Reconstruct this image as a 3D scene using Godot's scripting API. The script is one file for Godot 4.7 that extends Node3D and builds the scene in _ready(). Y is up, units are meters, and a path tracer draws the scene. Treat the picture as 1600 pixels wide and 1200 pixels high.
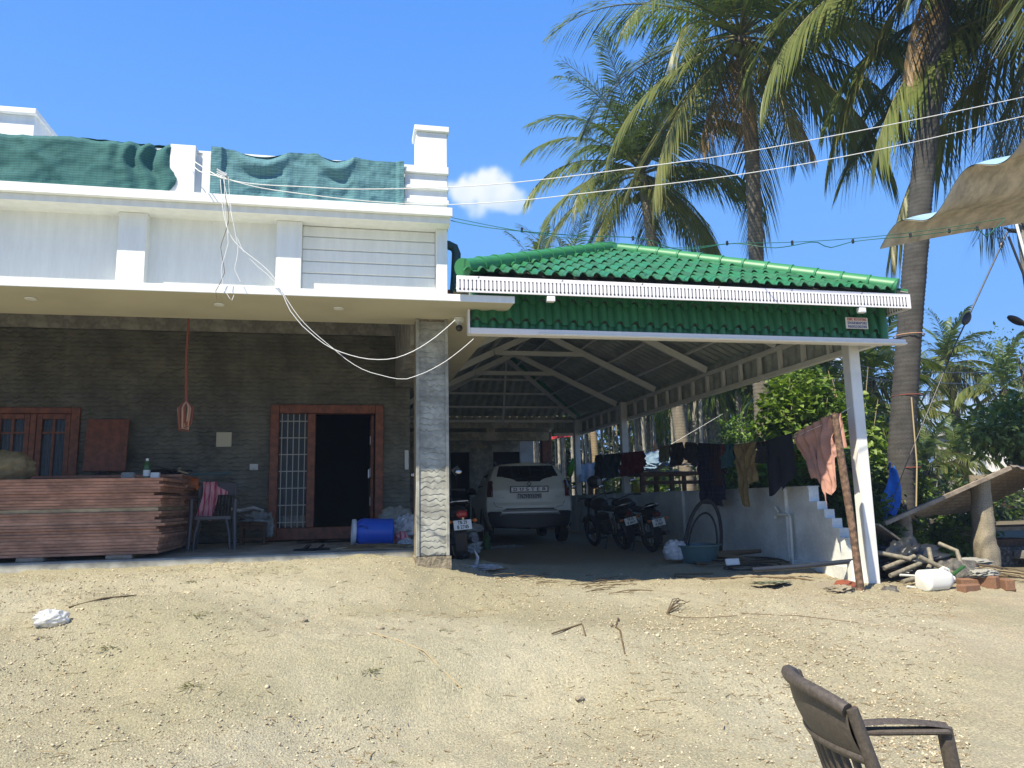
extends Node3D

# ---------------------------------------------------------------- mesh builder
class MB:
	var v := PackedVector3Array()
	var n := PackedVector3Array()
	var c := PackedColorArray()
	var uv := PackedVector2Array()
	var ix := PackedInt32Array()
	var col := Color(1, 1, 1)

	func vert(p: Vector3, nn: Vector3, u := Vector2.ZERO) -> int:
		v.append(p); n.append(nn); c.append(col); uv.append(u)
		return v.size() - 1

	func tri(a: Vector3, b: Vector3, d: Vector3) -> void:   # counter-clockwise seen from outside
		var nn := (b - a).cross(d - a).normalized()
		var i := vert(a, nn); vert(b, nn); vert(d, nn)
		ix.append(i); ix.append(i + 2); ix.append(i + 1)

	func quad(a: Vector3, b: Vector3, d: Vector3, e: Vector3) -> void:
		var nn := (b - a).cross(e - a)
		if nn.length() < 1e-12: nn = (d - b).cross(e - b)
		nn = nn.normalized()
		var i := vert(a, nn, Vector2(0, 1)); vert(b, nn, Vector2(1, 1)); vert(d, nn, Vector2(1, 0)); vert(e, nn, Vector2(0, 0))
		for k in [0, 2, 1, 0, 3, 2]: ix.append(i + k)

	func box(ce: Vector3, s: Vector3, b := Basis.IDENTITY, bev := 0.0) -> void:
		var h := s * 0.5
		if bev <= 0.0:
			var p := []
			for k in 8:
				p.append(ce + b * Vector3(h.x * (1 if k & 1 else -1), h.y * (1 if k & 2 else -1), h.z * (1 if k & 4 else -1)))
			quad(p[4], p[5], p[7], p[6]); quad(p[1], p[0], p[2], p[3])
			quad(p[5], p[1], p[3], p[7]); quad(p[0], p[4], p[6], p[2])
			quad(p[6], p[7], p[3], p[2]); quad(p[0], p[1], p[5], p[4])
			return
		bev = min(bev, min(h.x, min(h.y, h.z)) * 0.9)
		# faces inset by the bevel, joined by chamfers
		var cor := {}
		for sx in [-1, 1]:
			for sy in [-1, 1]:
				for sz in [-1, 1]:
					var q := Vector3(sx * h.x, sy * h.y, sz * h.z)
					var bx := Vector3(sx * bev, 0, 0); var by := Vector3(0, sy * bev, 0); var bz := Vector3(0, 0, sz * bev)
					cor[[sx, sy, sz]] = [ce + b * (q - by - bz), ce + b * (q - bx - bz), ce + b * (q - bx - by)]
		for s1 in [-1, 1]:
			face4([cor[[s1, -1, -1]][0], cor[[s1, 1, -1]][0], cor[[s1, 1, 1]][0], cor[[s1, -1, 1]][0]], b * Vector3(s1, 0, 0))
			face4([cor[[-1, s1, -1]][1], cor[[1, s1, -1]][1], cor[[1, s1, 1]][1], cor[[-1, s1, 1]][1]], b * Vector3(0, s1, 0))
			face4([cor[[-1, -1, s1]][2], cor[[1, -1, s1]][2], cor[[1, 1, s1]][2], cor[[-1, 1, s1]][2]], b * Vector3(0, 0, s1))
			for s2 in [-1, 1]:
				face4([cor[[s1, s2, -1]][0], cor[[s1, s2, 1]][0], cor[[s1, s2, 1]][1], cor[[s1, s2, -1]][1]], b * Vector3(s1, s2, 0))
				face4([cor[[s1, -1, s2]][0], cor[[s1, 1, s2]][0], cor[[s1, 1, s2]][2], cor[[s1, -1, s2]][2]], b * Vector3(s1, 0, s2))
				face4([cor[[-1, s1, s2]][1], cor[[1, s1, s2]][1], cor[[1, s1, s2]][2], cor[[-1, s1, s2]][2]], b * Vector3(0, s1, s2))
				for s3 in [-1, 1]:
					var t: Array = cor[[s1, s2, s3]]
					var o := b * Vector3(s1, s2, s3)
					if (t[1] - t[0]).cross(t[2] - t[0]).dot(o) > 0: tri(t[0], t[1], t[2])
					else: tri(t[0], t[2], t[1])

	func face4(p: Array, o: Vector3) -> void:
		if (p[1] - p[0]).cross(p[3] - p[0]).dot(o) > 0: quad(p[0], p[1], p[2], p[3])
		else: quad(p[0], p[3], p[2], p[1])

	func beam(a: Vector3, b: Vector3, w: float, h: float, up := Vector3.UP, bev := 0.0) -> void:   # square bar from a to b
		var z := (b - a).normalized()
		var x := up.cross(z).normalized()
		if x.length() < 0.1: x = Vector3.RIGHT
		var y := z.cross(x).normalized()
		box((a + b) * 0.5, Vector3(w, h, (b - a).length()), Basis(x, y, z), bev)

	func tube(pts: Array, rad: Array, sides := 8, caps := true) -> void:
		var np := pts.size()
		if np < 2: return
		var t0: Vector3 = (pts[1] - pts[0]).normalized()
		var nx := t0.cross(Vector3.UP)
		if nx.length() < 0.2: nx = t0.cross(Vector3.RIGHT)
		nx = nx.normalized()
		var base := v.size()
		for i in np:
			var t: Vector3 = (pts[min(i + 1, np - 1)] - pts[max(i - 1, 0)]).normalized()
			nx = (nx - t * nx.dot(t)).normalized()
			var ny := t.cross(nx)
			var r: float = rad[min(i, rad.size() - 1)]
			for k in sides:
				var a := TAU * k / sides
				var d := nx * cos(a) + ny * sin(a)
				vert(pts[i] + d * r, d, Vector2(float(k) / sides, i))
		for i in np - 1:
			for k in sides:
				var a0 := base + i * sides + k; var a1 := base + i * sides + (k + 1) % sides
				var b0 := a0 + sides; var b1 := a1 + sides
				for q in [a0, b1, a1, a0, b0, b1]: ix.append(q)
		if caps:
			for e in [0, np - 1]:
				var t: Vector3 = (pts[1] - pts[0]).normalized() * -1.0 if e == 0 else (pts[np - 1] - pts[np - 2]).normalized()
				var ce := vert(pts[e], t)
				var st := v.size()
				for k in sides: vert(v[base + e * sides + k], t)
				for k in sides:
					if e == 0:
						for q in [ce, st + k, st + (k + 1) % sides]: ix.append(q)
					else:
						for q in [ce, st + (k + 1) % sides, st + k]: ix.append(q)

	func bar(a: Vector3, b: Vector3, r: float, sides := 6) -> void:
		tube([a, b], [r], sides)

	func lathe(prof: Array, sides := 16, xf := Transform3D.IDENTITY) -> void:   # prof of Vector2(radius, height), from bottom to top along the outside
		for i in prof.size() - 1:
			var a: Vector2 = prof[i]; var b: Vector2 = prof[i + 1]
			var sl := Vector2(b.y - a.y, a.x - b.x)
			if sl.length() < 1e-9: continue
			sl = sl.normalized()
			var base := v.size()
			for k in sides + 1:
				var an := TAU * k / sides
				var d := Vector3(cos(an), 0, -sin(an))
				var nn := (xf.basis * (d * sl.x + Vector3.UP * sl.y)).normalized()
				vert(xf * (d * a.x + Vector3.UP * a.y), nn); vert(xf * (d * b.x + Vector3.UP * b.y), nn)
			for k in sides:
				var q := base + k * 2
				for w in [q, q + 1, q + 3, q, q + 3, q + 2]: ix.append(w)
				# clockwise from outside: a_k, b_k, b_k+1

	func ell(ce: Vector3, r: Vector3, b := Basis.IDENTITY, nu := 12, nv := 8, jit := 0.0, rng = null) -> void:
		var f := func(u: float, w: float) -> Vector3:
			var an := TAU * u; var ph := PI * (w - 0.5)
			return Vector3(cos(an) * cos(ph), sin(ph), -sin(an) * cos(ph))
		var base := v.size()
		var offs := {}
		for j in nv + 1:
			for i in nu + 1:
				var d: Vector3 = f.call(float(i % nu) / nu, float(j) / nv)
				var k := 1.0
				if jit > 0.0:
					var key := [i % nu if j > 0 and j < nv else 0, j]
					if not offs.has(key): offs[key] = 1.0 + rng.randf_range(-jit, jit)
					k = offs[key]
				vert(ce + b * (d * r * k), (b * (d / r)).normalized())
		for j in nv:
			for i in nu:
				var a := base + j * (nu + 1) + i
				var e := a + nu + 1
				for q in [a, e, e + 1, a, e + 1, a + 1]: ix.append(q)

	# grid surface; f(i, j) gives positions, the outside is where du x dv points
	func grid(nu: int, nv: int, f: Callable, colf = null) -> void:
		var base := v.size()
		var P := []
		P.resize((nu + 1) * (nv + 1))
		for j in nv + 1:
			for i in nu + 1:
				P[j * (nu + 1) + i] = f.call(i, j)
		for j in nv + 1:
			for i in nu + 1:
				var du: Vector3 = P[j * (nu + 1) + min(i + 1, nu)] - P[j * (nu + 1) + max(i - 1, 0)]
				var dv: Vector3 = P[min(j + 1, nv) * (nu + 1) + i] - P[max(j - 1, 0) * (nu + 1) + i]
				var nn := du.cross(dv).normalized()
				if colf != null: col = colf.call(i, j, P[j * (nu + 1) + i])
				vert(P[j * (nu + 1) + i], nn, Vector2(float(i) / nu, float(j) / nv))
		for j in nv:
			for i in nu:
				var a := base + j * (nu + 1) + i
				var e := a + nu + 1
				for q in [a, e + 1, a + 1, a, e, e + 1]: ix.append(q)

	# prism: outline (counter-clockwise in its plane) swept along depth
	func prism(o: Vector3, ax: Vector3, ay: Vector3, poly: Array, depth: float) -> void:
		var nz := ax.cross(ay).normalized()
		var pk := PackedVector2Array(poly)
		var t := Geometry2D.triangulate_polygon(pk)
		for i in range(0, t.size(), 3):
			var p := []
			for k in 3: p.append(pk[t[i + k]])
			if (p[1] - p[0]).cross(p[2] - p[0]) < 0: p = [p[0], p[2], p[1]]
			var w := []
			for q in p: w.append(o + ax * q.x + ay * q.y)
			tri(w[0] + nz * depth, w[1] + nz * depth, w[2] + nz * depth)
			tri(w[0], w[2], w[1])
		for i in pk.size():
			var q0 := pk[i]; var q1 := pk[(i + 1) % pk.size()]
			var a := o + ax * q0.x + ay * q0.y; var b := o + ax * q1.x + ay * q1.y
			quad(a, b, b + nz * depth, a + nz * depth)

	func leaf(p: Vector3, d: Vector3, w: Vector3, l: float, wd: float, droop: float) -> void:   # a pointed blade of two bent segments
		var m := p + d * l * 0.5 - Vector3.UP * droop * l * 0.18
		var t := p + d * l * 0.93 - Vector3.UP * droop * l * 0.55
		var nn := d.cross(w).normalized()
		var i := vert(p - w * wd * 0.3, nn); vert(p + w * wd * 0.3, nn)
		vert(m + w * wd * 0.5, nn); vert(m - w * wd * 0.5, nn); vert(t, (nn + d * droop * 0.4).normalized())
		for k in [0, 1, 2, 0, 2, 3, 3, 2, 4]: ix.append(i + k)

	func mesh() -> ArrayMesh:
		var a := []
		a.resize(Mesh.ARRAY_MAX)
		a[Mesh.ARRAY_VERTEX] = v; a[Mesh.ARRAY_NORMAL] = n; a[Mesh.ARRAY_COLOR] = c
		a[Mesh.ARRAY_TEX_UV] = uv; a[Mesh.ARRAY_INDEX] = ix
		var m := ArrayMesh.new()
		m.add_surface_from_arrays(Mesh.PRIMITIVE_TRIANGLES, a)
		return m

# ---------------------------------------------------------------- naming and nodes
var used := {}
var M := {}
var R := RandomNumberGenerator.new()

func numbered(called: String, parent: Node) -> String:
	var key := str(parent.get_instance_id()) + called
	var k: int = used.get(key, 0)
	used[key] = k + 1
	return called if k == 0 else "%s_%03d" % [called, k]

func put(o: Node3D, called: String, parent: Node) -> Node3D:
	o.name = numbered(called, parent)
	parent.add_child(o, true)
	return o

func part(called: String, b, m: Material, parent: Node3D, at := Vector3.ZERO, turn := Basis.IDENTITY) -> MeshInstance3D:
	var o := MeshInstance3D.new()
	o.mesh = b.mesh() if b is MB else b
	o.material_override = m
	o.transform = Transform3D(turn, at)
	put(o, called, parent)
	return o

func tag(o: Node, label: String, cat: String, group := "") -> Node:
	o.set_meta("label", label); o.set_meta("category", cat)
	if group != "": o.set_meta("group", group)
	return o

func thing(called: String, label: String, cat: String, at := Vector3.ZERO, yaw := 0.0, group := "") -> Node3D:
	var o := Node3D.new()
	o.position = at; o.rotation.y = yaw
	put(o, called, self)
	tag(o, label, cat, group)
	return o

func solo(called: String, b, m: Material, label: String, cat: String, group := "", at := Vector3.ZERO, turn := Basis.IDENTITY) -> MeshInstance3D:
	var o := part(called, b, m, self, at, turn)
	tag(o, label, cat, group)
	return o

func structure(called: String, b, m: Material) -> MeshInstance3D:
	var o := part(called, b, m, self)
	o.set_meta("kind", "structure")
	return o

func copies(called: String, mesh: Mesh, m: Material, xfs: Array, cols: Array, parent: Node3D) -> MultiMeshInstance3D:
	var mm := MultiMesh.new()
	mm.transform_format = MultiMesh.TRANSFORM_3D
	mm.use_colors = true
	mm.mesh = mesh
	mm.instance_count = xfs.size()
	for i in xfs.size():
		mm.set_instance_transform(i, xfs[i]); mm.set_instance_color(i, cols[i])
	var o := MultiMeshInstance3D.new()
	o.multimesh = mm; o.material_override = m
	put(o, called, parent)
	o.set_meta("kind", "stuff")
	return o

# ---------------------------------------------------------------- materials
var tex := {}
func combo(key: String, f1: float, f2: float, w2: float, lo: float, hi: float, sd: int, size := 512) -> ImageTexture:
	var a := FastNoiseLite.new(); a.seed = sd; a.frequency = f1; a.fractal_octaves = 4
	var b := FastNoiseLite.new(); b.seed = sd + 7; b.frequency = f2; b.fractal_octaves = 3
	var ia := a.get_seamless_image(size, size); var ib := b.get_seamless_image(size, size)
	ia.convert(Image.FORMAT_L8); ib.convert(Image.FORMAT_L8)
	var da := ia.get_data(); var db := ib.get_data()
	for i in da.size():
		var x := (da[i] * (1.0 - w2) + db[i] * w2) / 255.0
		da[i] = int(255.0 * clampf(lo + (hi - lo) * smoothstep(0.12, 0.88, x), 0.0, 1.0))
	var im := Image.create_from_data(size, size, false, Image.FORMAT_L8, da)
	im.generate_mipmaps()
	tex[key] = ImageTexture.create_from_image(im)
	return tex[key]

func nrm(key: String, freq: float, strength: float, sd: int, oct := 4) -> ImageTexture:
	var a := FastNoiseLite.new(); a.seed = sd; a.frequency = freq; a.fractal_octaves = oct
	var ia := a.get_seamless_image(512, 512)
	ia.convert(Image.FORMAT_RGBA8)
	ia.bump_map_to_normal_map(strength)
	ia.generate_mipmaps()
	tex[key] = ImageTexture.create_from_image(ia)
	return tex[key]

func mat(key: String, lin: Color, rough := 0.8, albedo := "", scale := 1.0, normal := "", nscale := 1.0, metal := 0.0) -> StandardMaterial3D:
	var m := StandardMaterial3D.new()
	m.albedo_color = lin.linear_to_srgb()
	m.roughness = rough; m.metallic = metal
	if albedo != "": m.albedo_texture = tex[albedo]
	if normal != "":
		m.normal_enabled = true; m.normal_texture = tex[normal]; m.normal_scale = nscale
	if albedo != "" or normal != "":
		m.uv1_triplanar = true; m.uv1_world_triplanar = true; m.uv1_scale = Vector3.ONE * scale
	m.cull_mode = BaseMaterial3D.CULL_DISABLED
	M[key] = m
	return m

func vcol(key: String, rough := 0.8, back := Color(0, 0, 0)) -> StandardMaterial3D:
	var m := mat(key, Color(1, 1, 1), rough)
	m.vertex_color_use_as_albedo = true
	if back.g > 0.0:
		m.backlight_enabled = true; m.backlight = back
	return m

func make_materials() -> void:
	combo("blotch", 0.006, 0.03, 0.35, 0.72, 1.0, 3)
	combo("speck", 0.03, 0.12, 0.55, 0.6, 1.0, 11)
	combo("grime", 0.005, 0.05, 0.3, 0.86, 1.0, 21)
	combo("paint", 0.004, 0.03, 0.2, 0.95, 1.0, 25)
	combo("streak", 0.008, 0.05, 0.35, 0.955, 1.0, 27)
	combo("strong", 0.012, 0.09, 0.45, 0.35, 1.0, 31)
	nrm("bumpy", 0.05, 4.0, 5); nrm("fine", 0.12, 3.0, 6, 3); nrm("soft", 0.012, 3.0, 8)
	# house
	mat("white", Color(0.76, 0.8, 0.8), 0.7, "streak", 1.0, "fine", 0.05).uv1_scale = Vector3(1.6, 0.22, 1.6)
	mat("beige", Color(0.56, 0.54, 0.42), 0.75, "paint", 0.4, "fine", 0.05)
	mat("greywall", Color(0.44, 0.43, 0.39), 0.85, "blotch", 0.8, "fine", 0.2)
	mat("wavewall", Color(0.2, 0.2, 0.16), 0.75, "blotch", 0.4, "fine", 0.15)
	mat("wavepillar", Color(0.44, 0.45, 0.4), 0.8, "blotch", 0.8, "fine", 0.15)
	mat("cement", Color(0.36, 0.31, 0.22), 0.92, "speck", 1.2, "bumpy", 0.8)
	mat("floor", Color(0.42, 0.42, 0.37), 0.6, "blotch", 0.6, "fine", 0.15)
	mat("wood", Color(0.3, 0.095, 0.042), 0.5, "blotch", 2.0, "fine", 0.15)
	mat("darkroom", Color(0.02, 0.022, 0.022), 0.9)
	mat("curtain", Color(0.03, 0.06, 0.12), 0.9, "blotch", 2.0)
	mat("palemetal", Color(0.5, 0.5, 0.45), 0.5)
	mat("switch", Color(0.6, 0.57, 0.42), 0.5)
	var gl := mat("pane", Color(0.35, 0.4, 0.42), 0.04)
	gl.transparency = BaseMaterial3D.TRANSPARENCY_ALPHA; gl.albedo_color.a = 0.1; gl.metallic_specular = 0.2
	# carport
	mat("greentile", Color(0.03, 0.19, 0.075), 0.4, "grime", 0.7, "soft", 0.05)
	mat("greentile_dull", Color(0.036, 0.172, 0.075), 0.5, "blotch", 1.1, "soft", 0.05)
	mat("greentile_pale", Color(0.045, 0.205, 0.09), 0.46, "blotch", 0.8, "soft", 0.05)
	mat("ridgetile", Color(0.035, 0.21, 0.085), 0.45)
	mat("underside", Color(0.48, 0.54, 0.5), 0.55, "blotch", 0.8)
	mat("steel", Color(0.78, 0.8, 0.78), 0.5, "paint", 1.0)
	mat("valance", Color(0.78, 0.78, 0.82), 0.45)
	mat("slot", Color(0.035, 0.035, 0.04), 0.8)
	mat("wallpaint", Color(0.78, 0.82, 0.81), 0.85, "grime", 0.6, "fine", 0.2)
	mat("rearwall", Color(0.62, 0.61, 0.5), 0.85, "blotch", 0.6)
	# plastics, metals, cloth
	mat("rust", Color(0.33, 0.21, 0.14), 0.9, "strong", 2.2, "bumpy", 0.5)
	mat("black", Color(0.012, 0.012, 0.013), 0.45)
	mat("rubber", Color(0.015, 0.015, 0.016), 0.8)
	mat("chrome", Color(0.5, 0.5, 0.5), 0.22, "", 1.0, "", 1.0, 0.95)
	mat("darkmetal", Color(0.06, 0.06, 0.065), 0.4, "", 1.0, "", 1.0, 0.6)
	mat("redlens", Color(0.35, 0.02, 0.02), 0.15)
	mat("darkred", Color(0.09, 0.008, 0.008), 0.15)
	mat("orange", Color(0.5, 0.13, 0.02), 0.3)
	mat("plate", Color(0.7, 0.7, 0.66), 0.5)
	mat("ink", Color(0.01, 0.01, 0.01), 0.7)
	mat("inkred", Color(0.4, 0.02, 0.03), 0.7)
	mat("inkblue", Color(0.03, 0.03, 0.2), 0.7)
	mat("carpaint", Color(0.82, 0.81, 0.7), 0.22).clearcoat_enabled = true
	mat("carglass", Color(0.008, 0.01, 0.012), 0.04)
	mat("silver", Color(0.45, 0.45, 0.44), 0.35, "", 1.0, "", 1.0, 0.5)
	mat("plasticdark", Color(0.12, 0.102, 0.085), 0.55, "speck", 4.0)
	mat("plasticmaroon", Color(0.035, 0.02, 0.02), 0.45)
	mat("plasticgrey", Color(0.11, 0.1, 0.105), 0.45)
	mat("blueplastic", Color(0.012, 0.085, 0.5), 0.35)
	mat("paleplastic", Color(0.5, 0.53, 0.58), 0.4)
	var jc := mat("milky", Color(0.72, 0.74, 0.7), 0.35)
	jc.subsurf_scatter_enabled = true; jc.subsurf_scatter_strength = 0.3
	mat("tealplastic", Color(0.05, 0.11, 0.12), 0.4)
	mat("pvc", Color(0.6, 0.62, 0.57), 0.4)
	mat("oldpvc", Color(0.27, 0.245, 0.18), 0.6, "blotch", 4.0)
	mat("pipedark", Color(0.02, 0.026, 0.04), 0.28)
	mat("pipegreen", Color(0.02, 0.05, 0.05), 0.5)
	mat("brick", Color(0.32, 0.17, 0.1), 0.95, "speck", 4.0, "bumpy", 0.8)
	mat("brickred", Color(0.36, 0.1, 0.05), 0.95, "speck", 4.0, "bumpy", 0.8)
	mat("stone", Color(0.42, 0.37, 0.27), 0.95, "speck", 2.5, "bumpy", 1.2)
	mat("greystone", Color(0.22, 0.21, 0.19), 0.95, "strong", 2.0, "bumpy", 1.0)
	mat("orangestone", Color(0.42, 0.24, 0.13), 0.95, "strong", 2.0, "bumpy", 0.8)
	mat("tin", Color(0.33, 0.275, 0.21), 0.85, "blotch", 1.0, "fine", 0.3)
	mat("awningtop", Color(0.3, 0.5, 0.64), 0.7, "blotch", 1.0)
	mat("awningunder", Color(0.58, 0.52, 0.4), 0.85, "blotch", 1.0)
	mat("bluesheet", Color(0.24, 0.36, 0.46), 0.45, "blotch", 0.8)
	mat("tarp", Color(0.01, 0.17, 0.62), 0.45, "blotch", 2.0)
	mat("blacktarp", Color(0.02, 0.024, 0.03), 0.4, "", 1.0, "bumpy", 0.6)
	mat("whitecloth", Color(0.62, 0.63, 0.66), 0.9, "blotch", 3.0)
	mat("polybag", Color(0.6, 0.63, 0.66), 0.25, "blotch", 3.0)
	var cb := mat("clearbag", Color(0.75, 0.78, 0.8), 0.12)
	cb.transparency = BaseMaterial3D.TRANSPARENCY_ALPHA; cb.albedo_color.a = 0.5
	mat("greybag", Color(0.36, 0.38, 0.38), 0.6, "blotch", 4.0)
	mat("sackwhite", Color(0.45, 0.45, 0.4), 0.9, "speck", 4.0)
	mat("brownbag", Color(0.36, 0.27, 0.13), 0.8, "blotch", 3.0)
	mat("jute", Color(0.4, 0.24, 0.16), 0.9)
	mat("redrope", Color(0.2, 0.06, 0.04), 0.9)
	mat("twig", Color(0.12, 0.085, 0.045), 0.9)
	mat("twigpale", Color(0.36, 0.29, 0.17), 0.9)
	mat("cable", Color(0.75, 0.77, 0.76), 0.5)
	mat("greencable", Color(0.01, 0.12, 0.07), 0.5)
	mat("polegrey", Color(0.35, 0.35, 0.33), 0.9, "speck", 1.5)
	mat("stool", Color(0.13, 0.06, 0.025), 0.7, "blotch", 4.0)
	mat("mat", Color(0.025, 0.025, 0.022), 0.95)
	mat("limegreen", Color(0.12, 0.42, 0.02), 0.6)
	mat("bottlegreen", Color(0.03, 0.1, 0.03), 0.3)
	mat("teal", Color(0.012, 0.075, 0.1), 0.6)
	mat("farwhite", Color(0.78, 0.78, 0.76), 0.8, "grime", 0.3)
	mat("farbrick", Color(0.3, 0.11, 0.06), 0.9, "blotch", 1.0)
	vcol("leaf", 0.5, Color(0.85, 0.9, 0.5)); vcol("palmleaf", 0.42, Color(0.85, 0.88, 0.5)); vcol("vc", 0.85); vcol("vcloth", 0.92); vcol("vstone", 0.95)
	var bk: StandardMaterial3D = vcol("bark", 0.95)
	bk.albedo_texture = tex["speck"]; bk.normal_enabled = true; bk.normal_texture = tex["bumpy"]; bk.normal_scale = 0.6
	bk.uv1_triplanar = true; bk.uv1_scale = Vector3.ONE * 2.5
	var gm := vcol("ground", 0.97)
	combo("soil", 0.03, 0.2, 0.6, 0.55, 1.0, 41, 1024)
	nrm("soiln", 0.09, 6.0, 43, 5)
	gm.albedo_texture = tex["soil"]; gm.normal_enabled = true; gm.normal_texture = tex["soiln"]; gm.normal_scale = 1.0
	gm.uv1_triplanar = true; gm.uv1_world_triplanar = true; gm.uv1_scale = Vector3.ONE * 1.3
	var bd := vcol("board", 0.8)
	bd.albedo_texture = tex["blotch"]; bd.uv1_triplanar = true; bd.uv1_world_triplanar = true; bd.uv1_scale = Vector3(0.6, 1.5, 0.6)
	net_texture()

func net_texture() -> void:   # woven shade net: a fine grid of pale threads
	var im := Image.create(256, 256, true, Image.FORMAT_RGB8)
	for y in 256:
		for x in 256:
			var a := 0.62 + 0.38 * float((x / 4 + y / 4) % 2)
			if y % 16 < 2 and x % 8 < 5: a = 1.25
			if x % 32 < 2: a *= 0.85
			im.set_pixel(x, y, Color(0.8, 0.8, 0.8) * a)
	im.generate_mipmaps()
	tex["net"] = ImageTexture.create_from_image(im)
	for k in [["netgreen", Color(0.06, 0.26, 0.26)], ["netblue", Color(0.18, 0.45, 0.52)]]:
		var m := mat(k[0], k[1], 0.9, "net", 2.2, "bumpy", 0.3)
		m.backlight_enabled = true; m.backlight = Color(0.03, 0.1, 0.08)
	# checked cotton
	im = Image.create(128, 128, true, Image.FORMAT_RGB8)
	for y in 128:
		for x in 128:
			var c := Color(0.05, 0.07, 0.2)
			if x % 64 > 40: c = c.lerp(Color(0.03, 0.03, 0.06), 0.6)
			if y % 64 > 44: c = c.lerp(Color(0.08, 0.11, 0.26), 0.5)
			if x % 64 in [8, 9, 30] or y % 64 in [12, 13, 34]: c = Color(0.3, 0.3, 0.36)
			if x % 64 in [20] or y % 64 in [22]: c = Color(0.3, 0.12, 0.1)
			im.set_pixel(x, y, c)
	im.generate_mipmaps()
	tex["check"] = ImageTexture.create_from_image(im)
	mat("check", Color(0.75, 0.75, 0.75), 0.95, "check", 2.4)
	im = Image.create(64, 64, true, Image.FORMAT_RGB8)
	for y in 64:
		for x in 64:
			im.set_pixel(x, y, Color(0.9, 0.66, 0.68) if (x / 5) % 3 != 0 else Color(0.7, 0.28, 0.36))
	im.generate_mipmaps()
	tex["stripe"] = ImageTexture.create_from_image(im)
	mat("stripe", Color(0.95, 0.95, 0.95), 0.95, "stripe", 4.0)

# ---------------------------------------------------------------- camera, sky, light
func set_stage() -> void:
	var cam := Camera3D.new()
	cam.name = "camera"
	cam.position = Vector3(0, 0.93, 0)
	cam.basis = Basis.from_euler(Vector3(deg_to_rad(8.8), deg_to_rad(-12.1), deg_to_rad(-1.2)))
	cam.fov = 53.9; cam.near = 0.05; cam.far = 3000.0
	add_child(cam)
	var env := Environment.new()
	env.background_mode = Environment.BG_SKY
	env.tonemap_mode = Environment.TONE_MAPPER_LINEAR
	env.tonemap_exposure = 1.75
	env.sdfgi_enabled = true; env.ssao_enabled = true; env.ssil_enabled = true
	env.fog_enabled = true; env.fog_density = 0.0012; env.fog_light_color = Color(0.72, 0.82, 0.95)
	var sm := PanoramaSkyMaterial.new()
	sm.panorama = sky_picture()
	sm.energy_multiplier = 0.64
	env.sky = Sky.new(); env.sky.sky_material = sm
	var we := WorldEnvironment.new()
	we.name = "world_environment"; we.environment = env
	add_child(we)
	var sun := DirectionalLight3D.new()
	sun.name = "sun"
	sun.light_color = Color(1.0, 0.95, 0.85); sun.light_energy = 1.6; sun.light_angular_distance = 0.5
	sun.shadow_enabled = true; sun.directional_shadow_max_distance = 80.0
	sun.basis = Basis.looking_at(Vector3(1.2, -2.1, -1.0).normalized())
	add_child(sun)

func sky_picture() -> ImageTexture:
	var w := 2048; var h := 1024
	var im := Image.create(w, h, false, Image.FORMAT_RGB8)
	var fn := FastNoiseLite.new(); fn.seed = 9; fn.frequency = 1.0; fn.fractal_octaves = 5
	# cloud banks: direction (azimuth from -Z towards +X, elevation), size in degrees
	var banks := [[9.6, 22.9, 3.3, 2.2, 1.0], [12.3, 22.4, 1.6, 1.2, 0.8], [33.5, 9.0, 5.0, 2.6, 0.8], [44.0, 5.0, 9.0, 2.0, 0.5], [-75.0, 14.0, 16.0, 4.0, 0.7], [120.0, 18.0, 18.0, 5.0, 0.7], [175.0, 12.0, 20.0, 4.0, 0.7], [-130.0, 20.0, 14.0, 4.0, 0.7]]
	for y in h:
		var el := (0.5 - (y + 0.5) / h) * PI
		for x in w:
			var az := (x + 0.5) / w * TAU   # -Z is the left edge of the picture
			var e: float = max(el, 0.0) / (PI / 2)
			var c: Color = Color(0.6, 0.77, 0.97).lerp(Color(0.46, 0.69, 0.99), smoothstep(0.0, 0.16, e))
			c = c.lerp(Color(0.34, 0.585, 0.94), smoothstep(0.16, 0.5, e))
			c = c.lerp(Color(0.21, 0.42, 0.8), smoothstep(0.45, 1.0, e))
			if el < 0: c = Color(0.45, 0.42, 0.36)
			else:
				for b in banks:
					var dx: float = wrapf(rad_to_deg(az) - b[0], -180, 180) / b[2]
					var dy: float = (rad_to_deg(el) - b[1]) / b[3]
					var d := dx * dx + dy * dy
					if d < 4.0:
						var p := Vector3(cos(el) * sin(az), sin(el), -cos(el) * cos(az))
						var nz := fn.get_noise_3dv(p * 9.0) + 0.5 * fn.get_noise_3dv(p * 26.0)
						var a: float = smoothstep(0.8, 0.3, d + nz * 1.2) * b[4]
						c = c.lerp(Color(0.93, 0.955, 0.99).lerp(Color(0.76, 0.85, 0.96), smoothstep(0.4, -1.0, dy + nz)), a)
			im.set_pixel(x, y, c)
	return ImageTexture.create_from_image(im)

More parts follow.
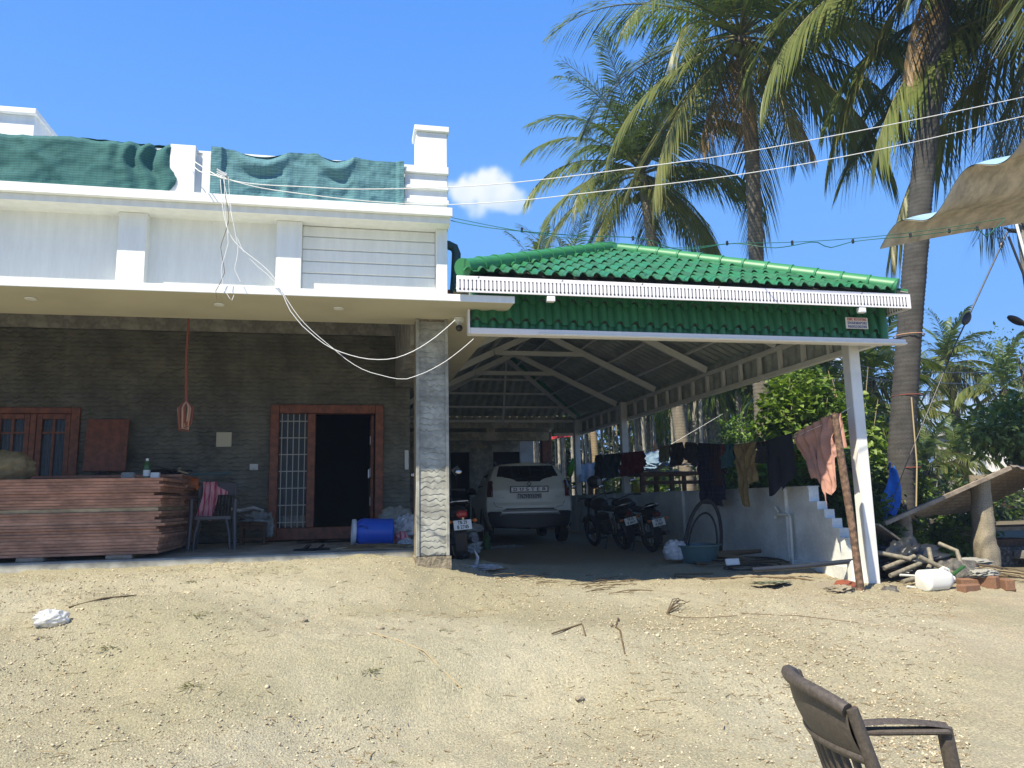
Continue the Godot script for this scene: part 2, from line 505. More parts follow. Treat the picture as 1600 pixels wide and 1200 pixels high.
# ---------------------------------------------------------------- the ground
var spots := [[0, -2, -0.48], [1.4, -2.0, -0.45], [3, -3, -0.45], [-2, -3, -0.35], [0.8, -4.2, -0.45], [-2, -5, -0.22], [3.4, -3.6, -0.46], [6, -4, -0.42], [-5, -4, -0.1],
	[-5, -7.2, 0.27], [-3.5, -7.8, 0.275], [-2, -8.0, 0.29], [-3.5, -8.4, 0.31], [-2, -8.4, 0.325], [-1, -8.3, 0.335], [0, -8.4, 0.35], [0.45, -8.45, 0.375], [0.25, -8.7, 0.385], [0.66, -8.6, 0.385], [-1, -8.75, 0.35], [-3, -8.75, 0.325], [-5, -8.6, 0.305], [0.9, -8.15, 0.2], [1.1, -8.25, 0.06], [1.8, -8.5, -0.03], [3, -8.6, -0.075],
	[4.5, -8.6, -0.1], [6, -8.3, -0.16], [6, -7, -0.2], [8, -8.5, -0.18], [7, -6, -0.27], [10, -8, -0.2], [3, -6.5, -0.15], [0, -6.3, 0.02], [-3, -6.2, 0.06], [-1.5, -7.2, 0.2], [1.2, -6.8, -0.06],
	[2, -12, -0.01], [4, -11, 0.0], [5.4, -10, 0.02], [5.6, -8.9, -0.07], [3.5, -15, 0.05], [3.5, -20, 0.08], [8, -12, -0.1], [9, -18, 0.0], [12, -25, 0.0], [2, -26, 0.05], [20, -20, -0.1], [30, -40, 0.0], [-5, -30, 0.2],
	[-12, -6, 0.3], [0, 4, -0.5], [8, 3, -0.5], [-8, 3, -0.3], [15, -3, -0.4]]
var gn: FastNoiseLite
func ground_y(x: float, z: float, fine := true) -> float:
	var s := 0.0; var ws := 0.0
	for q in spots:
		var dx: float = x - q[0]; var dz: float = z - q[1]
		var d := dx * dx + dz * dz + 0.35
		var w := 1.0 / (d * d)
		s += w * q[2]; ws += w
	var y := s / ws
	if fine:
		y += gn.get_noise_2d(x * 9.0, z * 9.0) * 0.035 + gn.get_noise_2d(x * 55.0, z * 55.0) * 0.02 + gn.get_noise_2d(x * 130.0 + 7.0, z * 130.0) * 0.009
	if x < 1.0 and z < -9.05: y = min(y, 0.3)
	return y

func steps(a: float, b: float, d: float, far: float) -> Array:
	var o := []
	var x := a
	while x <= b: o.append(x); x += d
	var st := d
	var lo := a; var hi: float = o[-1]
	while lo > -far:
		st *= 1.35; lo -= st; hi += st
		o.push_front(lo); o.append(hi)
	return o

func make_ground() -> void:
	gn = FastNoiseLite.new(); gn.seed = 4; gn.frequency = 0.12; gn.fractal_octaves = 3
	var xs := steps(-5.5, 8.5, 0.05, 900.0)
	var zs := steps(-10.5, -2.2, 0.05, 900.0)
	zs.reverse()
	var b := MB.new()
	var tone := FastNoiseLite.new(); tone.seed = 77; tone.frequency = 0.5; tone.fractal_octaves = 4
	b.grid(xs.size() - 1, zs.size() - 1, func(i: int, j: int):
		return Vector3(xs[i], ground_y(xs[i], zs[j]), zs[j]),
		func(_i: int, _j: int, p: Vector3):
			var t: float = tone.get_noise_2d(p.x * 0.8, p.z * 0.8)
			var c := Color(0.465, 0.428, 0.28).lerp(Color(0.56, 0.525, 0.375), clampf(0.5 + t * 1.3, 0, 1))
			# warmer earth to the right, a faint green bloom on the left
			var wr := clampf((p.x - 2.6) * 0.3, 0, 1) * clampf((p.z + 11.0) * 0.5, 0, 1)
			c = c.lerp(Color(0.54, 0.43, 0.29), wr * 0.5 * clampf(0.5 + tone.get_noise_2d(p.x * 1.7 + 40, p.z * 1.7), 0, 1))
			var gr := clampf(tone.get_noise_2d(p.x * 1.4 - 90, p.z * 1.4) * 1.6, 0, 0.5) * clampf(1.2 - p.x * 0.5, 0.2, 1)
			c = c.lerp(Color(0.36, 0.345, 0.2), gr * 0.6)
			if p.z < -9.6: c = c.lerp(Color(0.47, 0.4, 0.27), smoothstep(-9.6, -12.0, p.z))
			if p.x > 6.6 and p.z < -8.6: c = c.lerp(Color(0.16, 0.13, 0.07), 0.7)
			return c)
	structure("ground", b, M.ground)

func make_gravel() -> void:
	var rng := RandomNumberGenerator.new(); rng.seed = 12
	var st := MB.new()
	st.ell(Vector3.ZERO, Vector3(1, 0.62, 0.8), Basis.IDENTITY, 6, 4, 0.25, rng)
	var sm := st.mesh()
	var dens := FastNoiseLite.new(); dens.seed = 5; dens.frequency = 0.45; dens.fractal_octaves = 3
	var xf := []; var cs := []
	var made := 0
	for k in 200000:
		var z := -2.6 - 7.0 * pow(rng.randf(), 0.85)
		var x := rng.randf_range(-0.62, 0.98) * (-z) * 0.9
		if x < 0.95 and z < -8.6: continue
		# the pale gravel band that runs down to the chair
		var bc := 2.9 - (z + 6.6) * -0.12
		var band := exp(-pow((x - bc) / 0.85, 2)) * smoothstep(-7.6, -6.6, z)
		var d := clampf(0.28 + dens.get_noise_2d(x, z) * 0.9, 0.03, 0.9) * 0.55 + band * 0.75
		if x < -0.8: d += 0.18
		if rng.randf() > d: continue
		var s := 0.0025 + 0.0085 * pow(rng.randf(), 4.5)
		if rng.randf() < 0.008: s *= 2.0
		var b := Basis.from_euler(Vector3(rng.randf_range(-0.5, 0.5), rng.randf() * TAU, rng.randf_range(-0.5, 0.5))).scaled(Vector3.ONE * s)
		xf.append(Transform3D(b, Vector3(x, ground_y(x, z) + s * 0.25, z)))
		var g := rng.randf_range(0.7, 1.08)
		cs.append((Color(0.52, 0.465, 0.33) if rng.randf() < 0.55 else Color(0.35, 0.29, 0.19)) * g)
	var o := copies("gravel", sm, M.vstone, xf, cs, self)
	tag(o, "pale gravel and small stones strewn over the sandy yard", "gravel")
	# dry litter of short stalks and crumbs
	var lb := MB.new(); lb.box(Vector3.ZERO, Vector3(1, 0.05, 0.06))
	xf = []; cs = []
	for k in 5200:
		var z := rng.randf_range(-9.2, -3.0)
		var x := rng.randf_range(-0.62, 0.98) * (-z) * 0.9
		var near_right := 1.0 if x > 4.6 or gn.get_noise_2d(x * 4.0, z * 4.0) > 0.28 else 0.2
		if rng.randf() > near_right: continue
		if x < 0.95 and z < -8.2: continue
		var s := rng.randf_range(0.02, 0.1)
		var b := Basis.from_euler(Vector3(0, rng.randf() * TAU, rng.randf_range(-0.15, 0.15))).scaled(Vector3(s, 0.05, 0.06))
		xf.append(Transform3D(b, Vector3(x, ground_y(x, z) + 0.005, z)))
		cs.append(Color(0.3, 0.22, 0.11).lerp(Color(0.45, 0.36, 0.2), rng.randf()) * rng.randf_range(0.4, 1.0))
	var o2 := copies("leaf_litter", lb.mesh(), M.vc, xf, cs, self)
	tag(o2, "dry stalks and leaf crumbs scattered over the yard", "litter")

# ---------------------------------------------------------------- the house
var wave_noise: FastNoiseLite
func wave_panel(x0: float, x1: float, y0: float, y1: float, z: float, row: float, deep: float, dx: float, amp := 0.012, gw := 0.2) -> MB:
	var b := MB.new()
	var fr := [0.0, 1.0 - gw - 0.05, 1.0 - gw, 0.95, 0.985]
	var r0 := int(floor(y0 / row)); var r1 := int(ceil(y1 / row))
	var ys := []
	for r in range(r0 - 1, r1 + 2):
		for f in fr: ys.append([r, f])
	var nu := int(ceil((x1 - x0) / dx))
	b.grid(nu, ys.size() - 1, func(i: int, j: int):
		var x: float = x0 + (x1 - x0) * i / nu
		var r: float = ys[j][0]; var f: float = ys[j][1]
		var lift := func(rr: float) -> float:
			return amp * sin(x * 52.0 + wave_noise.get_noise_2d(x * 3.0, rr * 5.0) * 7.0) + wave_noise.get_noise_2d(x * 8.0 + 50.0, rr * 9.0) * amp * 1.7
		var y: float = (r + f) * row + lerpf(lift.call(r), lift.call(r + 1), f)
		var h: float = deep * (1.0 - f * 0.25)
		if f > 0.99 - gw and f < 0.97: h = deep * (1.0 - clampf(0.8 + 0.9 * wave_noise.get_noise_2d(x * 4.0, r * 7.0 + 30.0), 0.1, 1.0))
		return Vector3(x, clampf(y, y0, y1), z + (h if y >= y0 and y <= y1 else 0.0)))
	return b

func bx(x0: float, x1: float, y0: float, y1: float, z0: float, z1: float, bev := 0.0) -> MB:
	var b := MB.new()
	b.box(Vector3((x0 + x1) / 2, (y0 + y1) / 2, (z0 + z1) / 2), Vector3(abs(x1 - x0), abs(y1 - y0), abs(z1 - z0)), Basis.IDENTITY, bev)
	return b

func make_house() -> void:
	wave_noise = FastNoiseLite.new(); wave_noise.seed = 15; wave_noise.frequency = 1.0; wave_noise.fractal_octaves = 2
	var H := thing("house", "white flat-roofed house with a dark tiled porch and a green-netted parapet", "house")
	var flo := bx(-9, 1.02, -0.3, 0.40, -8.84, -12.0, 0.02)
	part("porch_floor", flo, M.floor, H)
	part("floor_edge", bx(-9, 0.69, -0.3, 0.28, -8.60, -8.835, 0.03), M.cement, H)
	# porch walls, in pieces around the door and the window
	var zb := -12.0
	part("wall", bx(-9, 0.90, 0.3, 4.2, -24.0, -24.3), M.greywall, H)
	part("wall", bx(0.65, 0.90, -0.1, 4.2, -12.16, -24.0), M.greywall, H)
	for q in [[-9, -5.6, 0.41, 3.58], [-5.6, -3.85, 0.41, 1.2], [-5.6, -3.85, 2.40, 3.58], [-3.85, -1.21, 0.41, 3.58], [-1.21, 0.49, 2.46, 3.58], [0.49, 0.90, 0.41, 2.76], [0.49, 0.665, 2.762, 3.58]]:
		part("wall", bx(q[0], q[1], q[2], q[3], zb - 0.16, zb - 0.002), M.greywall, H)
		if q[0] > -8.9:
			part("wave_tiling", wave_panel(q[0], q[1], q[2], q[3], zb + 0.001, 0.064, 0.024, 0.032, 0.013, 0.26), M.wavewall, H)
		else:
			part("wave_tiling", wave_panel(-7.0, q[1], q[2], q[3], zb + 0.001, 0.064, 0.024, 0.032, 0.013, 0.26), M.wavewall, H)
	part("wall", bx(-9.2, -9.002, -0.3, 4.2, -8.4, -24.3), M.white, H)
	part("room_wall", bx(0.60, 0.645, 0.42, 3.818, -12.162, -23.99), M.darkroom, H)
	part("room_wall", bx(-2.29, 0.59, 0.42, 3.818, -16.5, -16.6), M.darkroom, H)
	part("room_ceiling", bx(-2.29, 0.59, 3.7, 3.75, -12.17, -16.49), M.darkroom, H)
	part("wall_band", bx(-9, 0.67, 3.582, 3.82, zb - 0.16, zb + 0.012), M.greywall, H)
	part("ceiling", bx(-9, 1.07, 3.82, 4.07, -8.96, -24.0), M.beige, H)
	part("beam", bx(-9, 1.07, 3.0, 3.07, -8.4, -8.7), M.beige, H)
	part("beam", bx(-9, 1.07, 3.072, 3.815, -8.802, -8.95), M.beige, H)
	part("beam", bx(0.67, 1.07, 2.76, 3.815, -8.72, -12.16), M.greywall, H)
	# the room behind the door
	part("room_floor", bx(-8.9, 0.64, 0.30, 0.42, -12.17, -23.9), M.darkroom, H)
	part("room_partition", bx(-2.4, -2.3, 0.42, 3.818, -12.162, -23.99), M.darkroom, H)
	# corner pillar
	part("pillar", bx(0.705, 1.06, 0.30, 2.998, -8.42, -8.75), M.cement, H)
	part("pillar_tiling", wave_panel(0.735, 1.03, 0.36, 2.97, -8.41, 0.064, 0.01, 0.013, 0.012, 0.14), M.wavepillar, H)
	part("pillar_trim", bx(0.70, 0.737, 0.355, 2.995, -8.385, -8.43, 0.004), M.wavepillar, H)
	part("pillar_trim", bx(1.028, 1.065, 0.355, 2.995, -8.385, -8.43, 0.004), M.wavepillar, H)
	part("pillar_trim", bx(1.035, 1.064, 0.36, 2.995, -8.44, -8.75), M.wavepillar, H)
	var ped := MB.new()
	var rng := RandomNumberGenerator.new(); rng.seed = 8
	ped.grid(18, 14, func(i: int, j: int): return Vector3(0.69 + 0.39 * i / 18.0, -0.2 + 0.553 * j / 14.0, -8.372 + rng.randf_range(-0.008, 0.008)))
	ped.box(Vector3(0.885, 0.076, -8.58), Vector3(0.388, 0.55, 0.39), Basis.IDENTITY, 0.01)
	part("pedestal", ped, M.cement, H)
	# sunshade slab round the corner, level with the beam
	var slab := MB.new()
	slab.prism(Vector3(0, 3.0, 0), Vector3.RIGHT, Vector3.FORWARD, [Vector2(-9, 7.6), Vector2(1.67, 7.6), Vector2(1.67, 12.9), Vector2(1.072, 12.9), Vector2(1.072, 8.398), Vector2(-9, 8.398)], 0.07)
	part("sunshade", slab, M.beige, H)
	part("sunshade_edge", bx(-9, 1.676, 2.996, 3.073, -7.585, -7.598, 0.004), M.white, H)
	for x in [-3.1, -1.35, -0.15]:
		var dl := MB.new()
		dl.lathe([Vector2(0.0, -0.012), Vector2(0.05, -0.012), Vector2(0.055, 0.0)], 16, Transform3D(Basis(), Vector3(x, 2.996, -8.02)))
		part("downlight", dl, M.white, H)
	var dome := MB.new()
	dome.lathe([Vector2(0.0, -0.06), Vector2(0.05, -0.05), Vector2(0.06, 0.0)], 14, Transform3D(Basis(), Vector3(1.18, 2.996, -8.3)))
	dome.bar(Vector3(1.18, 2.95, -8.3), Vector3(1.17, 2.88, -8.26), 0.022)
	var cc := part("security_camera", dome, M.white, H)
	var ln := MB.new(); ln.ell(Vector3(1.172, 2.865, -8.24), Vector3(0.04, 0.04, 0.04))
	part("lens", ln, M.darkmetal, cc)
	# upper storey
	part("upper_wall", bx(-9, 1.07, 3.072, 4.20, -8.54, -8.8), M.white, H)
	for q in [[-5.70, -5.42], [-4.08, -3.80], [-2.46, -2.18], [-0.84, -0.57], [0.94, 1.066]]:
		part("pilaster", bx(q[0], q[1], 3.074, 4.078, -8.40, -8.545, 0.004), M.white, H)
	var yy := [3.2, 3.52, 3.66, 3.80, 3.95, 4.078]
	for k in 5:
		part("cladding_board", bx(-0.568, 0.938, yy[k] + 0.004, yy[k + 1] - 0.004, -8.518, -8.542, 0.008), M.white, H)
	part("cornice", bx(-9, 1.08, 4.08, 4.198, -8.22, -8.9), M.white, H)
	part("cornice_lip", bx(-9, 1.10, 4.15, 4.25, -8.16, -8.215, 0.004), M.white, H)
	part("roof_deck", bx(-9, 1.07, 4.20, 4.248, -8.222, -24.3), M.white, H)
	part("parapet", bx(-9, 1.05, 4.252, 4.79, -8.38, -8.5, 0.004), M.white, H)
	part("parapet", bx(0.93, 1.05, 4.252, 4.79, -8.502, -20.0), M.white, H)
	part("coping", bx(-9, 0.55, 4.792, 4.82, -8.365, -8.52, 0.004), M.white, H)
	part("post", bx(-1.96, -1.70, 4.252, 4.845, -8.30, -8.56, 0.004), M.white, H)
	part("post", bx(-1.64, -1.50, 4.252, 4.80, -8.355, -8.379, 0.004), M.white, H)
	part("corner_block", bx(0.57, 1.066, 4.252, 4.72, -8.355, -8.65, 0.004), M.white, H)
	for q in [[4.355, 4.40], [4.525, 4.57], [4.722, 4.81]]:
		part("corner_band", bx(0.56, 1.08, q[0], q[1], -8.318, -8.66, 0.006), M.white, H)
	part("corner_post", bx(0.705, 1.066, 4.812, 5.25, -8.36, -8.66, 0.004), M.white, H)
	part("post_cap", bx(0.68, 1.09, 5.252, 5.32, -8.325, -8.70, 0.006), M.white, H)
	part("roof_room", bx(-7.5, -3.78, 4.25, 5.638, -9.5, -11.6, 0.004), M.white, H)
	part("roof_room_slab", bx(-7.6, -3.75, 5.64, 5.71, -9.44, -11.7, 0.006), M.white, H)
	# door with a barred sidelight
	var D := part("door_frame", bx(-1.21, -1.08, 0.42, 2.46, -11.93, -12.1, 0.008), M.wood, H)
	for q in [[-1.078, 0.36, 2.325, 2.46], [0.362, 0.49, 0.42, 2.46], [-0.66, -0.54, 0.60, 2.323], [-1.078, 0.36, 0.42, 0.598]]:
		part("frame_member", bx(q[0], q[1], q[2], q[3], -11.93 if q[0] != -0.66 else -11.94, -12.1, 0.008), M.wood, D)
	for k in 5:
		var x := -1.04 + 0.085 * k
		part("grille_bar", bx(x - 0.006, x + 0.006, 0.6, 2.325, -11.985, -11.997), M.palemetal, D)
	for k in 7:
		var y := 0.68 + 0.255 * k
		part("grille_bar", bx(-1.078, -0.662, y - 0.007, y + 0.007, -11.998, -12.008), M.palemetal, D)
	part("pane", bx(-1.078, -0.662, 0.6, 2.323, -12.05, -12.055), M.pane, D)
	part("net_curtain", wavy_cloth(-1.05, -0.68, 0.62, 0.78, -12.12, 9, 0.012), M.greybag, D)
	var lf := part("door_leaf", bx(0.30, 0.345, 0.605, 2.32, -12.11, -12.93, 0.004), M.wood, H)
	part("handle", bx(0.27, 0.30, 1.35, 1.5, -12.8, -12.86, 0.005), M.chrome, lf)
	for y in [0.9, 1.35, 1.85]:
		part("hinge", bx(0.285, 0.30, y, y + 0.14, -12.115, -12.14), M.palemetal, lf)
	# window
	var W := part("window_frame", bx(-3.97, -3.85, 1.2, 2.40, -11.94, -12.1, 0.008), M.wood, H)
	for q in [[-5.6, -3.972, 2.31, 2.40], [-5.6, -3.972, 1.2, 1.29], [-5.6, -5.48, 1.292, 2.308], [-4.50, -4.42, 1.292, 2.308]]:
		part("frame_member", bx(q[0], q[1], q[2], q[3], -11.945, -12.1, 0.008), M.wood, W)
	for s in [[-4.415, -3.975], [-4.945, -4.505], [-5.475, -4.95]]:
		for q in [[s[0], s[0] + 0.07, 1.295, 2.305], [s[1] - 0.07, s[1], 1.295, 2.305], [s[0] + 0.072, s[1] - 0.072, 1.295, 1.37], [s[0] + 0.072, s[1] - 0.072, 2.23, 2.305]]:
			part("sash_rail", bx(q[0], q[1], q[2], q[3], -11.955, -12.0, 0.005), M.wood, W)
		var cx: float = (s[0] + s[1]) / 2
		part("glazing_bar", bx(cx - 0.018, cx + 0.018, 1.37, 2.23, -11.965, -11.998, 0.003), M.wood, W)
		part("glazing_bar", bx(s[0] + 0.072, s[1] - 0.072, 2.02, 2.05, -11.97, -11.996, 0.003), M.wood, W)
		part("pane", bx(s[0] + 0.06, s[1] - 0.06, 1.36, 2.24, -12.0, -12.004), M.pane, W)
	part("curtain", wavy_cloth(-5.5, -3.95, 1.2, 2.35, -12.13, 26, 0.018), M.curtain, W)
	# small fittings on the porch wall
	part("switch_plate", bx(-1.98, -1.76, 1.82, 2.04, -11.955, -11.985, 0.006), M.switch, H)
	var sk := part("socket", bx(-1.49, -1.37, 1.47, 1.56, -11.955, -11.985, 0.006), M.white, H)
	part("plug", bx(-1.46, -1.41, 1.48, 1.52, -11.92, -11.953, 0.01), M.white, sk)
	part("meter_box", bx(0.82, 0.88, 1.45, 1.75, -11.93, -11.985, 0.006), M.white, H)
	# rain pipe that leaves the side wall under the cornice
	var dp := MB.new()
	dp.tube([Vector3(1.0, 4.0, -8.72), Vector3(1.12, 4.0, -8.72), Vector3(1.19, 3.97, -8.72), Vector3(1.215, 3.9, -8.72), Vector3(1.2, 3.6, -8.72), Vector3(1.16, 3.12, -8.72)], [0.055], 12)
	part("rain_pipe", dp, M.pipegreen, H)
	var rp := MB.new(); rp.tube([Vector3(1.075, 3.36, -8.45), Vector3(1.08, 3.18, -8.45)], [0.03], 10)
	part("pipe_end", rp, M.darkred, H)
	make_nets()

func wavy_cloth(x0: float, x1: float, y0: float, y1: float, z: float, folds: int, amp: float) -> MB:
	var b := MB.new()
	var nu := folds * 6
	b.grid(nu, 8, func(i: int, j: int):
		var t := float(i) / nu
		return Vector3(lerpf(x0, x1, t), lerpf(y0, y1, j / 8.0), z + amp * sin(t * folds * TAU) + amp * 0.5 * sin(t * folds * 2.3 + j * 0.3)))
	return b

func make_nets() -> void:
	var n := FastNoiseLite.new(); n.seed = 33; n.frequency = 1.0; n.fractal_octaves = 3
	var cr := FastNoiseLite.new(); cr.seed = 34; cr.frequency = 1.0; cr.fractal_type = FastNoiseLite.FRACTAL_RIDGED; cr.fractal_octaves = 3
	# left net: taut, gathered at its right end
	var b := MB.new()
	b.grid(150, 26, func(i: int, j: int):
		var t := i / 150.0; var w := j / 26.0
		var x := lerpf(-6.4, -1.97, t)
		var gather := smoothstep(-2.75, -2.1, x)
		var fold := 0.045 * sin(x * 34.0 + w * 2.2 + sin(w * 5.0)) * gather * (0.4 + 0.6 * w)
		var dz := 0.02 * n.get_noise_2d(x * 2.0, w * 1.5) + 0.012 * sin(x * 9.0 - w * 2.0) + fold
		var diag := exp(-pow((x + 3.45 - (1.0 - w) * 0.55) / 0.07, 2)) * 0.03
		var xx := x + gather * 0.05 * sin(w * 7.0) + smoothstep(-2.1, -1.97, x) * 0.06 * sin(w * 3.0)
		var top := 4.852 - 0.012 * sin(x * 5.0) + 0.01 * n.get_noise_1d(x * 9.0)
		return Vector3(xx, lerpf(4.275 + 0.012 * n.get_noise_1d(x * 6.0), top, w), -8.30 + dz + diag + 0.016 * cr.get_noise_2d(x * 1.6 + w * 0.8, w * 1.4 - x * 0.5) - (0.05 * smoothstep(0.9, 1.0, w))))
	b.grid(150, 3, func(i: int, j: int):
		var x := lerpf(-6.4, -1.97, i / 150.0)
		return Vector3(x, 4.852 - 0.012 * sin(x * 5.0) + 0.01 * n.get_noise_1d(x * 9.0) - 0.03 * (j / 3.0) * (j / 3.0), -8.35 - 0.2 * j / 3.0))
	solo("shade_net", b, M.netgreen, "dark green shade net stretched over the parapet left of the post", "shade net")
	# right net: blue-green, draped in three swags
	b = MB.new()
	var swag := func(x: float) -> float:   # 0 at a tie point, 1 in the middle of a swag
		if x < -1.32: return 0.0
		if x < -0.72: return sin(PI * (x + 1.32) / 0.6)
		if x < -0.42: return 0.0
		if x < 0.0: return sin(PI * (x + 0.42) / 0.42)
		return 0.15 * sin(PI * x / 0.56)
	b.grid(170, 34, func(i: int, j: int):
		var x := lerpf(-1.54, 0.56, i / 170.0); var w := j / 34.0
		var s: float = swag.call(x)
		var top := 4.845 - 0.012 * sin(x * 4.0) - 0.06 * s
		var bot := 4.262 + 0.01 * sin(x * 6.0)
		var y := lerpf(bot, top, w)
		var hang := 0.0
		var u := 1.0 - w
		hang = s * (0.045 * sin(PI * clampf(u * 2.4, 0, 1)) + 0.028 * sin(u * 15.0 - 2.0 * s) * exp(-u * 1.5))
		var side := 0.03 * exp(-pow((x + 0.74) / 0.06, 2)) + 0.03 * exp(-pow((x + 0.42) / 0.06, 2)) + 0.03 * exp(-pow((x + 0.0) / 0.07, 2))
		var edge := 0.03 * smoothstep(0.47, 0.5, x) + 0.035 * smoothstep(-1.4, -1.43, x)
		return Vector3(x + 0.02 * s * sin(u * 4.0), y, -8.325 + hang + side * (0.4 + 0.6 * u) + edge + 0.014 * n.get_noise_2d(x * 3.0, w * 2.0) + 0.016 * cr.get_noise_2d(x * 2.4, w * 1.5 + x)))
	b.grid(60, 2, func(i: int, j: int):
		var x := lerpf(-1.54, 0.56, i / 60.0)
		return Vector3(x, 4.845 - 0.012 * sin(x * 4.0) - 0.06 * swag.call(x) - 0.004 * j, -8.325 - 0.11 * j))
	solo("shade_net", b, M.netblue, "blue-green shade net hanging in swags on the parapet right of the post", "shade net")

# ---------------------------------------------------------------- the carport
const CX := 3.77
const HALF := 2.72
const RISE := 0.476
const ZF := -7.57
const ZR := -20.9
const TOP := 4.60

func barrel(t: float) -> float:   # one tile across, 0..1: a round barrel, then a flat pan
	if t < 0.62: return 0.05 * pow(sin(PI * t / 0.62), 0.8)
	return 0.004 * sin(PI * (t - 0.62) / 0.38)

func tile_mesh(w: float, l: float, k := 1.0, lip := 0.024, scal := 0.0) -> ArrayMesh:
	var ed := func(t: float) -> float: return scal * sin(PI * t / 0.62) if t < 0.62 else 0.0
	var b := MB.new()
	b.grid(12, 2, func(i: int, j: int): return Vector3(w * i / 12.0, l * j / 2.0 if j > 0 else ed.call(i / 12.0), barrel(i / 12.0) * k + lip * (1.0 - j / 2.0)))
	for i in 12:
		var x0 := w * i / 12.0; var x1 := w * (i + 1) / 12.0
		var h0 := barrel(i / 12.0) * k + lip; var h1 := barrel((i + 1) / 12.0) * k + lip
		var e0: float = ed.call(i / 12.0); var e1: float = ed.call((i + 1) / 12.0)
		b.quad(Vector3(x0, e0, h0 - 0.008), Vector3(x1, e1, h1 - 0.008), Vector3(x1, e1, h1), Vector3(x0, e0, h0))
		b.quad(Vector3(x0, l * 0.5, h0 - lip * 0.5 - 0.008), Vector3(x1, l * 0.5, h1 - lip * 0.5 - 0.004), Vector3(x1, e1, h1 - 0.008), Vector3(x0, e0, h0 - 0.008))
	return b.mesh()

# a wavy hipped sheet: e runs along the eave, h points up the slope
func slope_sheet(o: Vector3, e: Vector3, h: Vector3, length: float, drop: float, wave := true, hip0 := true, hip1 := true, s0 := 0.0) -> MB:
	var b := MB.new()
	var st := 0.0358
	var nu := int(length / st)
	var up := (Vector3.UP - h * RISE).normalized()
	b.grid(nu, 5, func(i: int, j: int):
		var s: float = lerpf(s0, HALF, j / 5.0)
		var t: float = clampf(length * i / nu, s if hip0 else 0.0, length - (s if hip1 else 0.0))
		var w := barrel(fposmod(t / 0.215, 1.0)) if wave else 0.0
		return o + e * t + h * s + Vector3.UP * (s * RISE) + up * (w - drop))
	return b

